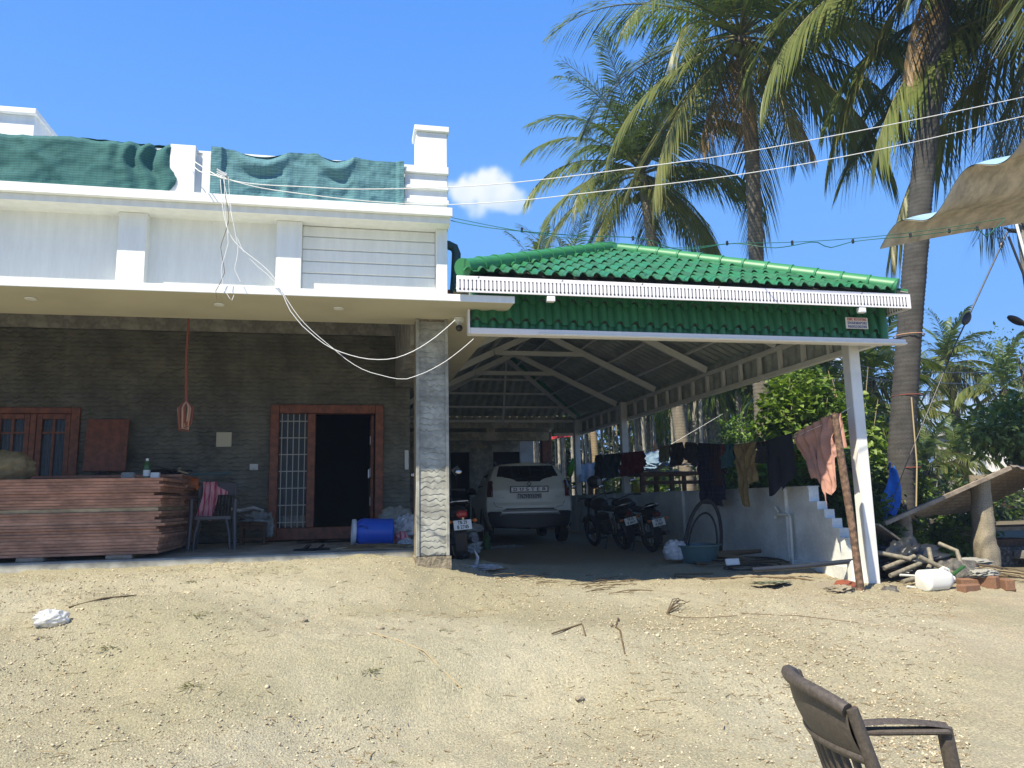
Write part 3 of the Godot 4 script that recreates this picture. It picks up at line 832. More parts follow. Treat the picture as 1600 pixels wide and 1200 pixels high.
func make_carport() -> void:
	var K := thing("carport", "open carport with a green tiled hip roof on white steel columns", "carport")
	var ang := atan(RISE)
	var eave := TOP - RISE * HALF
	# front slope: every tile a piece
	var tm := tile_mesh(0.157, 0.36, 0.8, 0.018, 0.035)
	var bs := Basis(Vector3.RIGHT, Vector3(0, sin(ang), -cos(ang)), Vector3(0, cos(ang), sin(ang)))
	for r in 11:
		var s := (0.295 * r - 0.015) * cos(ang)
		for k in range(-19, 19):
			var x := CX + 0.157 * k + 0.03
			if abs(x + 0.0785 - CX) > HALF - max(s, 0.0) - 0.1: continue
			part("roof_tile", tm, [M.greentile, M.greentile_dull, M.greentile, M.greentile_pale][(k * 7 + r * 5 + (k * k) % 3 + 200) % 4], K, Vector3(x, eave + s * RISE, ZF - s) + Vector3(0, 0.006 * sin(k * 7.0 + r * 3.0), 0), bs)
	# the other slopes and all the undersides
	var dz := ZF - ZR
	part("front_underside", slope_sheet(Vector3(CX - HALF, eave, ZF), Vector3.RIGHT, Vector3.FORWARD, HALF * 2, 0.09), M.underside, K)
	part("side_sheet", slope_sheet(Vector3(CX + HALF, eave, ZF), Vector3.FORWARD, Vector3.LEFT, dz, 0.0), M.greentile, K)
	part("side_underside", slope_sheet(Vector3(CX + HALF, eave, ZF), Vector3.FORWARD, Vector3.LEFT, dz, 0.016), M.underside, K)
	part("side_sheet", slope_sheet(Vector3(CX - HALF, eave, ZR), Vector3.BACK, Vector3.RIGHT, dz, 0.0, true, true, true, 0.12), M.greentile, K)
	part("side_underside", slope_sheet(Vector3(CX - HALF, eave, ZR), Vector3.BACK, Vector3.RIGHT, dz, 0.016, true, true, true, 0.12), M.underside, K)
	part("rear_sheet", slope_sheet(Vector3(CX + HALF, eave, ZR), Vector3.LEFT, Vector3.BACK, HALF * 2, 0.0), M.greentile, K)
	part("rear_underside", slope_sheet(Vector3(CX + HALF, eave, ZR), Vector3.LEFT, Vector3.BACK, HALF * 2, 0.016), M.underside, K)
	# ridge caps: short round pieces, each lapping the one below
	var cap := MB.new()
	cap.lathe([Vector2(0.0, 0.0), Vector2(0.106, 0.0), Vector2(0.108, 0.012), Vector2(0.1, 0.03), Vector2(0.092, 0.34), Vector2(0.0, 0.34)], 18)
	var cm := cap.mesh()
	var apf := Vector3(CX, TOP, ZF - HALF); var apr := Vector3(CX, TOP, ZR + HALF)
	for q in [[Vector3(CX - HALF, eave, ZF), apf], [Vector3(CX + HALF, eave, ZF), apf], [Vector3(CX - HALF, eave, ZR), apr], [Vector3(CX + HALF, eave, ZR), apr]]:
		var a: Vector3 = q[0] + Vector3(0, 0.035, 0); var c: Vector3 = q[1] + Vector3(0, 0.035, 0)
		var d := (c - a).normalized()
		var n := int((c - a).length() / 0.315)
		var xx := d.cross(Vector3.UP).normalized()
		for k in n:
			part("ridge_tile", cm, M.ridgetile, K, a + d * (0.12 + 0.315 * k), Basis(xx, d, xx.cross(d)))
	for k in 25:
		part("ridge_tile", cm, M.ridgetile, K, apf + Vector3(0, 0.035, -0.315 * k), Basis(Vector3.RIGHT, Vector3.FORWARD, Vector3.UP))
	# tiled front fascia with its white rail
	var fm := tile_mesh(0.186, 0.27, 1.1, 0.045, 0.055)
	var x0 := 1.25
	var fs := tile_mesh(0.186, 0.13, 1.25, 0.008)
	for r in 3:
		for k in 28:
			part("fascia_tile", fs if r == 0 else fm, M.greentile, K, Vector3(x0 + 0.01 + 0.1825 * k, 2.755 if r == 0 else 2.625 + 0.232 * r, -7.975))
	var fc := MB.new()
	fc.tube([Vector3(6.385, 2.79, -7.94), Vector3(6.385, 3.3, -7.94)], [0.055], 14)
	part("fascia_corner", fc, M.greentile, K)
	part("fascia_backing", bx(x0, 6.36, 2.80, 3.28, -7.99, -8.0), M.underside, K)
	part("bottom_rail", bx(x0 - 0.012, 6.64, 2.722, 2.79, -7.87, -7.955, 0.006), M.valance, K)
	part("bottom_rail", bx(x0 - 0.012, 6.40, 2.726, 2.786, -7.957, -8.02, 0.004), M.steel, K)
	part("rail_lip", bx(2.0, 6.645, 2.728, 2.75, -7.855, -7.868, 0.003), M.white, K)
	part("rail_end", bx(x0 - 0.03, x0 - 0.014, 2.722, 2.995, -7.87, -7.98), M.valance, K)
	# white valance with slots along the eave
	part("valance", bx(1.05, 6.48, 3.086, 3.262, -7.538, -7.552, 0.003), M.valance, K)
	part("valance", bx(6.466, 6.48, 3.086, 3.262, -7.554, ZR), M.valance, K)
	part("gutter", bx(1.06, 6.46, 3.15, 3.16, -7.555, -7.66), M.valance, K)
	var sl := MB.new()
	for k in 124:
		var x := 1.085 + 0.0433 * k
		sl.box(Vector3(x, 3.168, -7.537), Vector3(0.0065, 0.085, 0.006))
		sl.box(Vector3(x, 3.215, -7.537), Vector3(0.015, 0.013, 0.0062), Basis.IDENTITY, 0.002)
		sl.box(Vector3(x, 3.118, -7.537), Vector3(0.019, 0.017, 0.0062), Basis.IDENTITY, 0.002)
		if k % 21 == 5: sl.box(Vector3(x - 0.02, 3.25, -7.537), Vector3(0.02, 0.006, 0.006), Basis(Vector3.BACK, 0.8))
	for k in 110:
		var z := -7.6 - 0.0433 * k
		sl.box(Vector3(6.473, 3.168, z), Vector3(0.017, 0.085, 0.0065))
		sl.box(Vector3(6.473, 3.118, z), Vector3(0.0172, 0.017, 0.019))
	part("slot_row", sl, M.slot, K).set_meta("kind", "stuff")
	for x in [2.02, 5.78]:
		part("bracket", bx(x, x + 0.09, 3.02, 3.08, -7.54, -7.60, 0.006), M.valance, K)
	# columns
	for q in [[6.19, -8.325, -0.3], [6.19, -16.6, -0.1], [6.19, -20.35, -0.1], [1.42, -14.4, -0.1], [1.42, -20.35, -0.1]]:
		part("column", bx(q[0] - 0.075, q[0] + 0.075, q[2], 3.15, q[1] - 0.075, q[1] + 0.075, 0.008), M.steel, K)
	# rafters, ties, purlins
	for z in [-10.15, -12.45, -14.85, -17.25]:
		for s in [-1, 1]:
			var b := MB.new()
			b.beam(Vector3(CX, TOP - 0.215, z), Vector3(CX + s * 2.5, TOP - 0.215 - RISE * 2.5, z), 0.06, 0.12)
			part("rafter", b, M.steel, K)
		if z < -13:
			part("tie_beam", bx(CX - 0.95, CX + 0.95, 3.86, 3.95, z + 0.035, z + 0.1), M.steel, K)
	for s in [-1, 1]:
		for q in [[ZF, apf], [ZR, apr]]:
			var b := MB.new()
			var lo := Vector3(CX + s * (HALF - 0.2), eave + 0.2 * RISE - 0.16, q[0] + (0.2 if q[0] == ZR else -0.2))
			b.beam(lo, q[1] - Vector3(0, 0.16, 0), 0.06, 0.1)
			part("hip_rafter", b, M.steel, K)
		for d in [0.35, 0.95, 1.55, 2.15]:
			var y: float = TOP - RISE * d - 0.075
			var b := MB.new()
			b.beam(Vector3(CX + s * d, y, apf.z + d), Vector3(CX + s * d, y, apr.z - d), 0.04, 0.05, Vector3(s * RISE, 1, 0))
			part("purlin", b, M.steel, K)
	for d in [0.95, 1.55, 2.15]:
		var y: float = TOP - RISE * d - 0.075
		part("purlin", bx(CX - d, CX + d, y - 0.025, y + 0.025, apf.z + d - 0.02, apf.z + d + 0.02), M.steel, K)
		part("purlin", bx(CX - d, CX + d, y - 0.025, y + 0.025, apr.z - d - 0.02, apr.z - d + 0.02), M.steel, K)
	part("ridge_beam", bx(CX - 0.03, CX + 0.03, TOP - 0.16, TOP - 0.06, apf.z, apr.z), M.steel, K)
	var kp := MB.new(); kp.beam(Vector3(CX, TOP - 0.16, apr.z), Vector3(CX + 0.35, 3.05, -20.55), 0.05, 0.05)
	part("prop", kp, M.steel, K)
	# framed side fascia, seen from inside
	part("lower_chord", bx(6.27, 6.335, 2.722, 2.80, -8.025, -20.6, 0.004), M.steel, K)
	part("upper_chord", bx(6.27, 6.335, 3.09, 3.16, -8.025, -20.6, 0.004), M.steel, K)
	for k in 21:
		var z := -8.3 - 0.6 * k
		part("strut", bx(6.275, 6.33, 2.802, 3.088, z - 0.03, z + 0.03), M.steel, K)
	for q in [[6.345, "side_fascia", M.underside], [6.352, "side_fascia_face", M.greentile]]:
		var b := MB.new()
		b.grid(360, 1, func(i: int, j: int):
			var z: float = -7.96 - 12.7 * i / 360.0
			return Vector3(q[0] + barrel(fposmod(z / 0.215, 1.0)), 2.73 + 0.55 * j, z))
		part(q[1], b, q[2], K)
	part("rear_chord", bx(1.3, 6.3, 3.10, 3.17, -20.56, -20.62), M.steel, K)
	part("rear_chord", bx(5.6, 6.268, 2.722, 2.80, -20.56, -20.62), M.steel, K)
	var rf := MB.new()
	rf.grid(26, 1, func(i: int, j: int): return Vector3(5.62 + 0.72 * i / 26.0, 2.73 + 0.55 * j, -20.66 + barrel(fposmod(i / 6.0, 1.0))))
	part("rear_fascia", rf, M.underside, K)
	# the small notice on the fascia
	var S := solo("notice_board", bx(5.83, 6.135, 2.905, 3.045, -7.875, -7.883, 0.002), M.plate, "small white printed notice fixed to the green fascia above the front column", "sign")
	text("KMC ROOFING", 0.035, M.inkred, S, Vector3(5.985, 3.02, -7.8745), 0.26)
	text("DHARMAPURI", 0.035, M.inkblue, S, Vector3(5.985, 2.975, -7.8745), 0.26)
	text("9600200288", 0.035, M.inkblue, S, Vector3(5.985, 2.93, -7.8745), 0.26)

func text(t: String, h: float, m: Material, parent: Node3D, at: Vector3, width := 0.0, turn := Basis.IDENTITY) -> MeshInstance3D:
	var tm := TextMesh.new()
	var f := SystemFont.new(); f.font_names = PackedStringArray(["Droid Sans"]); f.font_weight = 700
	tm.font = f; tm.text = t; tm.font_size = 32; tm.pixel_size = h / 24.0; tm.depth = 0.002
	var o := MeshInstance3D.new()
	o.mesh = tm; o.material_override = m
	var s := 1.0
	if width > 0.0:
		var w := tm.get_aabb().size.x
		if w > 0.001: s = width / w
	o.transform = Transform3D(turn * Basis.from_scale(Vector3(s, 1, 1)), at)
	put(o, "lettering", parent)
	return o

func make_walls() -> void:
	var W := thing("compound_wall", "white painted low wall along the carport with a stepped front end", "wall")
	var b := MB.new()
	# profile in (z, y), swept along x
	var poly := [Vector2(21.2, -0.4), Vector2(21.2, 1.035), Vector2(9.36, 1.035), Vector2(9.36, 0.84), Vector2(9.19, 0.84), Vector2(9.19, 0.735), Vector2(9.045, 0.735), Vector2(9.045, 0.62), Vector2(8.90, 0.62), Vector2(8.90, 0.50), Vector2(8.76, 0.50), Vector2(8.76, 0.385), Vector2(8.63, 0.385), Vector2(8.63, 0.21), Vector2(8.55, 0.21), Vector2(8.55, -0.4)]
	b.prism(Vector3(6.12, 0, 0), Vector3.FORWARD, Vector3.UP, poly, 0.15)
	part("wall_panel", b, M.wallpaint, W)
	part("wall_top", bx(6.10, 6.29, 1.037, 1.05, -9.36, -21.2, 0.003), M.wallpaint, W)
	for z in [-10.0, -13.45, -17.2]:
		part("pilaster", bx(6.06, 6.118, -0.3, 1.033, z - 0.13, z + 0.13, 0.01), M.wallpaint, W)
	part("footing", bx(6.02, 6.34, -0.4, 0.12, -8.42, -8.545, 0.02), M.wallpaint, W)
	part("footing", bx(6.06, 6.119, -0.4, 0.04, -8.56, -9.86, 0.01), M.wallpaint, W)
	# building behind the carport
	var B := thing("rear_building", "grey building with concrete beams behind the parked car", "building")
	part("roof_slab", bx(0.92, 5.75, 2.97, 3.42, -20.91, -24.4, 0.01), M.rearwall, B)
	part("beam", bx(0.92, 5.58, 2.64, 2.88, -21.1, -21.4, 0.01), M.rearwall, B)
	part("wall", bx(-1.0, 3.05, -0.1, 2.968, -23.6, -23.8), M.rearwall, B)
	part("wall", bx(3.05, 3.64, 2.48, 2.968, -23.6, -23.8), M.rearwall, B)
	part("wall", bx(3.64, 4.40, -0.1, 2.968, -23.6, -23.8), M.rearwall, B)
	part("wall", bx(4.40, 5.27, 2.48, 2.968, -23.6, -23.8), M.rearwall, B)
	part("wall", bx(4.40, 5.27, -0.1, 1.3, -23.6, -23.8), M.rearwall, B)
	part("wall", bx(5.27, 5.72, -0.1, 2.968, -23.6, -23.8), M.wallpaint, B)
	part("door", bx(3.05, 3.64, -0.05, 2.48, -23.7, -23.74), M.darkroom, B)
	part("window", bx(4.40, 5.27, 1.3, 2.48, -23.7, -23.72), M.darkroom, B)
	part("pillar", bx(5.60, 5.90, -0.1, 2.968, -22.0, -22.3, 0.01), M.wood, B)
	part("beam_prop", bx(3.75, 4.0, 2.882, 2.968, -21.12, -21.35), M.rearwall, B)
	for k in 3:
		part("wall_plate", bx(3.86 + 0.12 * k, 3.94 + 0.12 * k, 2.6, 2.68, -23.57, -23.6, 0.004), M.switch, B)
	var nb := MB.new(); nb.box(Vector3.ZERO, Vector3(0.24, 0.24, 0.02), Basis(Vector3.BACK, 0.6), 0.004)
	solo("door_plaque", nb, M.plate, "pale diamond shaped plaque hanging on the dark rear door", "plaque", "", Vector3(3.23, 1.9, -23.68))
	var fl := MB.new()
	fl.quad(Vector3(6.4, 2.9, -24), Vector3(7.3, 3.03, -24), Vector3(7.3, 3.1, -24.05), Vector3(6.4, 2.99, -24.05))
	solo("red_canopy_edge", fl, M.inkred, "red hem of a canopy behind the rear corner column", "canopy")

# ---------------------------------------------------------------- car and motorcycles
func make_car() -> void:
	var C := thing("parked_car", "silver beige estate car parked tail outwards under the carport", "car", Vector3(3.62, 0.05, -15.45), -0.085)
	var lv := [Vector2(0.30, 0.80), Vector2(0.45, 0.87), Vector2(0.62, 0.905), Vector2(0.80, 0.915), Vector2(1.0, 0.905), Vector2(1.15, 0.885), Vector2(1.27, 0.845), Vector2(1.42, 0.775), Vector2(1.54, 0.71), Vector2(1.62, 0.64), Vector2(1.665, 0.52), Vector2(1.685, 0.3), Vector2(1.69, 0.0)]
	var zr := func(y: float) -> float:   # how far the tail sits back at each height
		if y < 0.68: return 0.05
		if y < 0.8: return 0.02
		if y < 1.1: return 0.0
		return -0.46 * pow((y - 1.1) / 0.58, 1.25)
	var ring := []
	for k in lv.size(): ring.append(Vector2(-lv[k].y, lv[k].x))
	for k in range(lv.size() - 2, -1, -1): ring.append(Vector2(lv[k].y, lv[k].x))
	var st := [[0.0, 1.0, 0.0], [-0.06, 1.0, 1.0], [-0.5, 1.0, 1.0], [-1.2, 1.0, 0.6], [-2.0, 0.99, 0.0], [-2.5, 0.9, 0.0], [-3.05, 0.12, 0.0], [-3.3, 0.05, 0.0], [-4.0, -0.05, 0.0], [-4.28, -0.35, 0.0]]
	var b := MB.new()
	b.grid(st.size() - 1, ring.size() - 1, func(i: int, j: int):
		var p: Vector2 = ring[j]
		var y := p.y
		if y > 1.0: y = 1.0 + (y - 1.0) * st[i][1]
		var narrow: float = 1.0 - (0.1 if i >= st.size() - 1 else 0.0) - (0.04 if i == 0 else 0.0)
		var zz: float = st[i][0] + (zr.call(p.y) if i < 4 else 0.0) * (1.0 if i < 3 else 0.5)
		return Vector3(p.x * narrow, y, zz))
	part("body", b, M.carpaint, C)
	# tail panel
	var tail := func(u: float, y: float) -> Vector3:   # u in -1..1
		var hw := 0.0
		for k in lv.size() - 1:
			if y >= lv[k].x and y <= lv[k + 1].x:
				hw = lerpf(lv[k].y, lv[k + 1].y, (y - lv[k].x) / (lv[k + 1].x - lv[k].x))
		hw *= 0.96
		return Vector3(u * hw, y, zr.call(y) + 0.09 * (1.0 - u * u * u * u) - 0.01)
	b = MB.new()
	b.grid(20, 30, func(i: int, j: int): return tail.call(-1.0 + i / 10.0, 0.66 + 1.028 * j / 30.0))
	part("tailgate", b, M.carpaint, C)
	b = MB.new()
	b.grid(20, 8, func(i: int, j: int):
		var p: Vector3 = tail.call(-1.0 + i / 10.0, 0.30 + 0.36 * j / 8.0)
		return p + Vector3(0, 0, 0.05))
	b.box(Vector3(0, 0.655, 0.03), Vector3(1.68, 0.03, 0.16), Basis.IDENTITY, 0.01)
	part("rear_bumper", b, M.black, C)
	b = MB.new()
	b.grid(14, 4, func(i: int, j: int):
		var u := -1.0 + i / 7.0
		return Vector3(u * lerpf(0.64, 0.54, j / 4.0), 0.58 + 0.13 * j / 4.0 + 0.0, 0.165 + 0.03 * sin(PI * j / 4.0) - 0.02 * u * u))
	part("skid_plate", b, M.silver, C)
	b = MB.new()
	b.box(Vector3(0, 0.715, 0.13), Vector3(1.0, 0.028, 0.06), Basis.IDENTITY, 0.008)
	part("bumper_slot", b, M.black, C)
	# glass follows the tail
	b = MB.new()
	b.grid(18, 8, func(i: int, j: int):
		var t := j / 8.0
		var y := lerpf(1.275, 1.615, t)
		var hw := lerpf(0.40, 0.655, smoothstep(0.0, 0.32, t)) if t < 0.32 else lerpf(0.655, 0.575, (t - 0.32) / 0.68)
		var q: Vector3 = tail.call(0.0, y)
		var u := -1.0 + i / 9.0
		return Vector3(hw * u, y, q.z - 0.07 * pow(abs(u), 3.0) * 0.8 + 0.012))
	part("rear_window", b, M.carglass, C)
	b = MB.new(); b.tube([Vector3(0.02, 1.29, 0.05), Vector3(-0.14, 1.33, 0.03), Vector3(-0.3, 1.335, 0.015)], [0.008, 0.006], 5)
	part("wiper", b, M.black, C)
	for s in [-1, 1]:
		b = MB.new()
		b.grid(5, 8, func(i: int, j: int):
			var t := j / 8.0
			var y := lerpf(0.965, 1.30, t)
			var wd := lerpf(0.13, 0.10, abs(t - 0.4))
			var xx: float = (0.755 + wd * i / 5.0 * (1.0 - 0.25 * t))
			var q: Vector3 = tail.call(0.9, y)
			return Vector3(s * xx, y, q.z + 0.03 - 0.06 * pow(i / 5.0, 2.0) + 0.008))
		part("tail_lamp", b, M.darkred, C)
		b = MB.new()
		b.grid(8, 3, func(i: int, j: int):
			var z := lerpf(-0.75, -2.5, i / 8.0)
			var t := j / 3.0
			return Vector3(s * (lerpf(0.872, 0.752, t) + 0.004), lerpf(1.19, 1.47 - (0.06 if i > 6 else 0.0), t), z))
		part("side_window", b, M.carglass, C)
		b = MB.new(); b.tube([Vector3(s * 0.62, 1.665, -0.55), Vector3(s * 0.63, 1.715, -0.62), Vector3(s * 0.63, 1.715, -2.0), Vector3(s * 0.62, 1.66, -2.1)], [0.014], 8)
		part("roof_rail", b, M.silver, C)
		b = MB.new(); b.ell(Vector3(s * 1.0, 1.12, -2.62), Vector3(0.11, 0.085, 0.07)); b.box(Vector3(s * 0.9, 1.06, -2.62), Vector3(0.12, 0.03, 0.05))
		part("wing_mirror", b, M.black, C)
		for z in [-0.72, -3.4]:
			b = MB.new()
			var xf := Transform3D(Basis(Vector3.UP, Vector3.RIGHT * s, Vector3.UP.cross(Vector3.RIGHT * s)), Vector3(s * 0.70, 0.33, z))
			b.lathe([Vector2(0.2, 0.0), Vector2(0.30, 0.0), Vector2(0.33, 0.03), Vector2(0.33, 0.17), Vector2(0.31, 0.2), Vector2(0.22, 0.205)], 28, xf)
			var w := part("wheel", b, M.rubber, C)
			b = MB.new()
			b.lathe([Vector2(0.22, 0.19), Vector2(0.2, 0.17), Vector2(0.06, 0.18), Vector2(0.0, 0.19)], 20, xf)
			part("rim", b, M.silver, w)
			b = MB.new()
			b.grid(12, 2, func(i: int, j: int):
				var a := PI * i / 12.0
				var r := 0.36 + 0.05 * j / 2.0
				return Vector3(s * (0.905 + 0.012 * j), 0.34 + r * sin(a), z + s * r * cos(a)))
			part("wheel_arch", b, M.black, C)
	# number plate, badge strip, emblem
	var zp := 0.094
	var pl := part("number_plate", bx(-0.265, 0.265, 0.915, 1.03, zp, zp + 0.012, 0.003), M.plate, C)
	text("TN29BX6090", 0.09, M.ink, pl, Vector3(0, 0.972, zp + 0.013), 0.49)
	var bg := part("badge_strip", bx(-0.385, 0.385, 1.06, 1.165, zp - 0.01, zp + 0.016, 0.008), M.silver, C)
	text("D U S T E R", 0.07, M.ink, bg, Vector3(0, 1.112, zp + 0.017), 0.68)
	b = MB.new()
	b.box(Vector3(0, 1.172, zp), Vector3(0.79, 0.012, 0.03)); b.box(Vector3(0, 1.053, zp), Vector3(0.79, 0.01, 0.03)); b.box(Vector3(-0.392, 1.11, zp), Vector3(0.012, 0.12, 0.03)); b.box(Vector3(0.392, 1.11, zp), Vector3(0.012, 0.12, 0.03))
	part("badge_frame", b, M.black, C)
	b = MB.new()
	for q in [[Vector3(0, 1.275, 0.055), Vector3(0.04, 1.225, 0.07)], [Vector3(0.04, 1.225, 0.07), Vector3(0, 1.178, 0.085)], [Vector3(0, 1.178, 0.085), Vector3(-0.04, 1.225, 0.07)], [Vector3(-0.04, 1.225, 0.07), Vector3(0, 1.275, 0.055)]]:
		b.bar(q[0] + Vector3(0, 0, 0.02), q[1] + Vector3(0, 0, 0.02), 0.011)
	part("emblem", b, M.chrome, C)
	text("110 PS", 0.03, M.silver, C, Vector3(-0.6, 0.95, 0.082), 0.14)
	text("RxL", 0.03, M.silver, C, Vector3(0.6, 0.96, 0.082), 0.09)
	# outline of the tailgate
	b = MB.new()
	var pts := []
	for q in [Vector2(-0.745, 1.28), Vector2(-0.735, 0.85), Vector2(-0.70, 0.775), Vector2(-0.6, 0.752), Vector2(0.6, 0.752), Vector2(0.70, 0.775), Vector2(0.735, 0.85), Vector2(0.745, 1.28)]:
		var p: Vector3 = tail.call(q.x / 0.87, q.y)
		pts.append(Vector3(q.x, q.y, p.z + 0.0))
	b.tube(pts, [0.006], 5)
	part("tailgate_gap", b, M.black, C)

func torus(b: MB, xf: Transform3D, r: float, t: float, n := 30, k := 10) -> void:
	var pts := []
	for i in n + 1:
		var a := TAU * i / n
		pts.append(xf * Vector3(0, r * cos(a), r * sin(a)))
	b.tube(pts, [t], k, false)

# a small motorcycle; its tail is at the origin, its nose points to -Z
func motorcycle(label: String, at: Vector3, yaw: float, lean: float, l1: String, l2: String, lens: Material) -> Node3D:
	at.y = ground_y(at.x, at.z - 0.9, false)
	var T := thing("motorcycle", label, "motorcycle", at, yaw, "motorcycles parked under the carport")
	T.rotation.z = lean
	for q in [["wheel", -0.42], ["wheel", -1.68]]:
		var b := MB.new()
		torus(b, Transform3D(Basis(), Vector3(0, 0.3, q[1])), 0.255, 0.047)
		var w := part(q[0], b, M.rubber, T)
		b = MB.new()
		torus(b, Transform3D(Basis(), Vector3(0, 0.3, q[1])), 0.215, 0.015, 24, 6)
		part("rim", b, M.chrome, w)
		b = MB.new()
		b.tube([Vector3(-0.09, 0.3, q[1]), Vector3(0.09, 0.3, q[1])], [0.055], 12)
		for k in 14:
			var a := TAU * k / 14
			b.bar(Vector3(0.03 * (1 if k % 2 else -1), 0.3, q[1]), Vector3(0, 0.3 + 0.21 * cos(a), q[1] + 0.21 * sin(a)), 0.004, 4)
		part("hub", b, M.darkmetal, w)
	var b := MB.new()
	b.grid(6, 14, func(i: int, j: int):
		var a := lerpf(-0.5, 1.75, j / 14.0)
		var x := (i / 6.0 - 0.5)
		var r := 0.335 - 0.12 * x * x
		return Vector3(x * 0.17, 0.3 + r * sin(a), -0.42 + r * cos(a)))
	b.grid(4, 4, func(i: int, j: int): return Vector3((i / 4.0 - 0.5) * 0.15, 0.2 + 0.22 * j / 4.0, -0.07 - 0.03 * (1.0 - j / 4.0)))
	part("rear_mudguard", b, M.black, T)
	b = MB.new()
	b.grid(6, 12, func(i: int, j: int):
		var a := lerpf(0.5, 2.6, j / 12.0)
		var x := (i / 6.0 - 0.5)
		var r := 0.33 - 0.1 * x * x
		return Vector3(x * 0.14, 0.3 + r * sin(a), -1.68 + r * cos(a)))
	part("front_mudguard", b, M.black, T)
	b = MB.new()
	b.tube([Vector3(0, 0.80, -1.35), Vector3(0, 0.45, -1.2), Vector3(0, 0.33, -0.95), Vector3(0, 0.33, -0.7)], [0.025], 8)
	b.tube([Vector3(0, 0.82, -1.35), Vector3(0, 0.72, -0.8), Vector3(0, 0.70, -0.2)], [0.025], 8)
	for s in [-0.09, 0.09]:
		b.tube([Vector3(s, 0.3, -0.42), Vector3(s, 0.33, -0.85)], [0.02], 6)
	part("frame", b, M.black, T)
	b = MB.new()
	b.box(Vector3(0, 0.40, -0.98), Vector3(0.26, 0.26, 0.34), Basis.IDENTITY, 0.05)
	for k in 6: b.box(Vector3(0, 0.54 + 0.022 * k, -1.08), Vector3(0.2, 0.009, 0.2), Basis(Vector3.RIGHT, 0.2), 0.003)
	part("engine", b, M.darkmetal, T)
	b = MB.new()
	b.ell(Vector3(0, 0.83, -1.12), Vector3(0.15, 0.125, 0.29))
	part("fuel_tank", b, M.black, T)
	b = MB.new()
	b.grid(8, 12, func(i: int, j: int):
		var a := PI * i / 8.0
		var t := j / 12.0
		var wdt := lerpf(0.1, 0.13, sin(PI * t))
		return Vector3(wdt * -cos(a), 0.745 + 0.07 * sin(a) + 0.05 * smoothstep(0.55, 1.0, 1.0 - t) - 0.02 * sin(PI * t), lerpf(-0.12, -0.92, t)))
	part("seat", b, M.rubber, T)
	b = MB.new()
	b.ell(Vector3(0, 0.69, -0.22), Vector3(0.12, 0.085, 0.26))
	part("tail_cowl", b, M.black, T)
	b = MB.new()
	b.box(Vector3(0, 0.665, 0.025), Vector3(0.14, 0.085, 0.06), Basis.IDENTITY, 0.025)
	part("tail_lamp", b, lens, T)
	for s in [-1, 1]:
		b = MB.new(); b.bar(Vector3(s * 0.07, 0.58, 0.0), Vector3(s * 0.15, 0.575, 0.01), 0.008); b.ell(Vector3(s * 0.17, 0.575, 0.012), Vector3(0.03, 0.024, 0.026))
		part("indicator", b, M.orange, T)
		b = MB.new(); b.tube([Vector3(s * 0.1, 0.68, -0.38), Vector3(s * 0.1, 0.32, -0.42)], [0.026], 8); b.tube([Vector3(s * 0.1, 0.62, -0.385), Vector3(s * 0.1, 0.42, -0.41)], [0.034], 8)
		part("shock_absorber", b, M.chrome, T)
		b = MB.new(); b.tube([Vector3(s * 0.07, 0.88, -1.42), Vector3(s * 0.085, 0.3, -1.68)], [0.022], 8)
		part("fork", b, M.darkmetal, T)
		b = MB.new(); b.bar(Vector3(s * 0.27, 0.99, -1.32), Vector3(s * 0.31, 1.2, -1.36), 0.006); b.ell(Vector3(s * 0.33, 1.24, -1.36), Vector3(0.06, 0.04, 0.018))
		var mr := part("mirror", b, M.black, T)
		b = MB.new(); b.ell(Vector3(s * 0.33, 1.24, -1.346), Vector3(0.05, 0.033, 0.008))
		part("mirror_glass", b, M.chrome, mr)
		b = MB.new(); b.bar(Vector3(s * 0.1, 0.24, -0.85), Vector3(s * 0.24, 0.24, -0.86), 0.016)
		part("footrest", b, M.rubber, T)
	b = MB.new()
	b.tube([Vector3(-0.36, 0.97, -1.2), Vector3(-0.22, 0.99, -1.34), Vector3(0, 0.94, -1.4), Vector3(0.22, 0.99, -1.34), Vector3(0.36, 0.97, -1.2)], [0.012], 8)
	b.tube([Vector3(-0.37, 0.97, -1.18), Vector3(-0.27, 0.98, -1.29)], [0.018], 8); b.tube([Vector3(0.37, 0.97, -1.18), Vector3(0.27, 0.98, -1.29)], [0.018], 8)
	part("handlebar", b, M.darkmetal, T)
	b = MB.new(); b.ell(Vector3(0, 0.86, -1.55), Vector3(0.1, 0.1, 0.1))
	part("headlamp", b, M.black, T)
	b = MB.new()
	b.tube([Vector3(0.1, 0.35, -1.1), Vector3(0.15, 0.26, -0.9), Vector3(0.16, 0.27, -0.6), Vector3(0.17, 0.33, -0.05)], [0.02, 0.022, 0.04, 0.045], 12)
	part("silencer", b, M.darkmetal, T)
	b = MB.new()
	b.tube([Vector3(-0.13, 0.75, -0.35), Vector3(-0.14, 0.8, -0.15), Vector3(-0.1, 0.83, -0.02), Vector3(0.1, 0.83, -0.02), Vector3(0.14, 0.8, -0.15), Vector3(0.13, 0.75, -0.35)], [0.012], 8)
	part("grab_rail", b, M.chrome, T)
	b = MB.new()
	b.tube([Vector3(-0.14, 0.62, -0.5), Vector3(-0.2, 0.5, -0.3), Vector3(-0.2, 0.34, -0.32), Vector3(-0.14, 0.3, -0.55)], [0.009], 6)
	part("saree_guard", b, M.chrome, T)
	b = MB.new(); b.bar(Vector3(-0.1, 0.28, -0.8), Vector3(-0.26, 0.01, -0.72), 0.014)
	part("side_stand", b, M.darkmetal, T)
	var pb := MB.new(); var pt := Basis(Vector3.RIGHT, -0.22)
	pb.box(Vector3.ZERO, Vector3(0.235, 0.125, 0.008), Basis.IDENTITY, 0.003)
	var pl := part("number_plate", pb, M.plate, T, Vector3(0, 0.53, 0.03), pt)
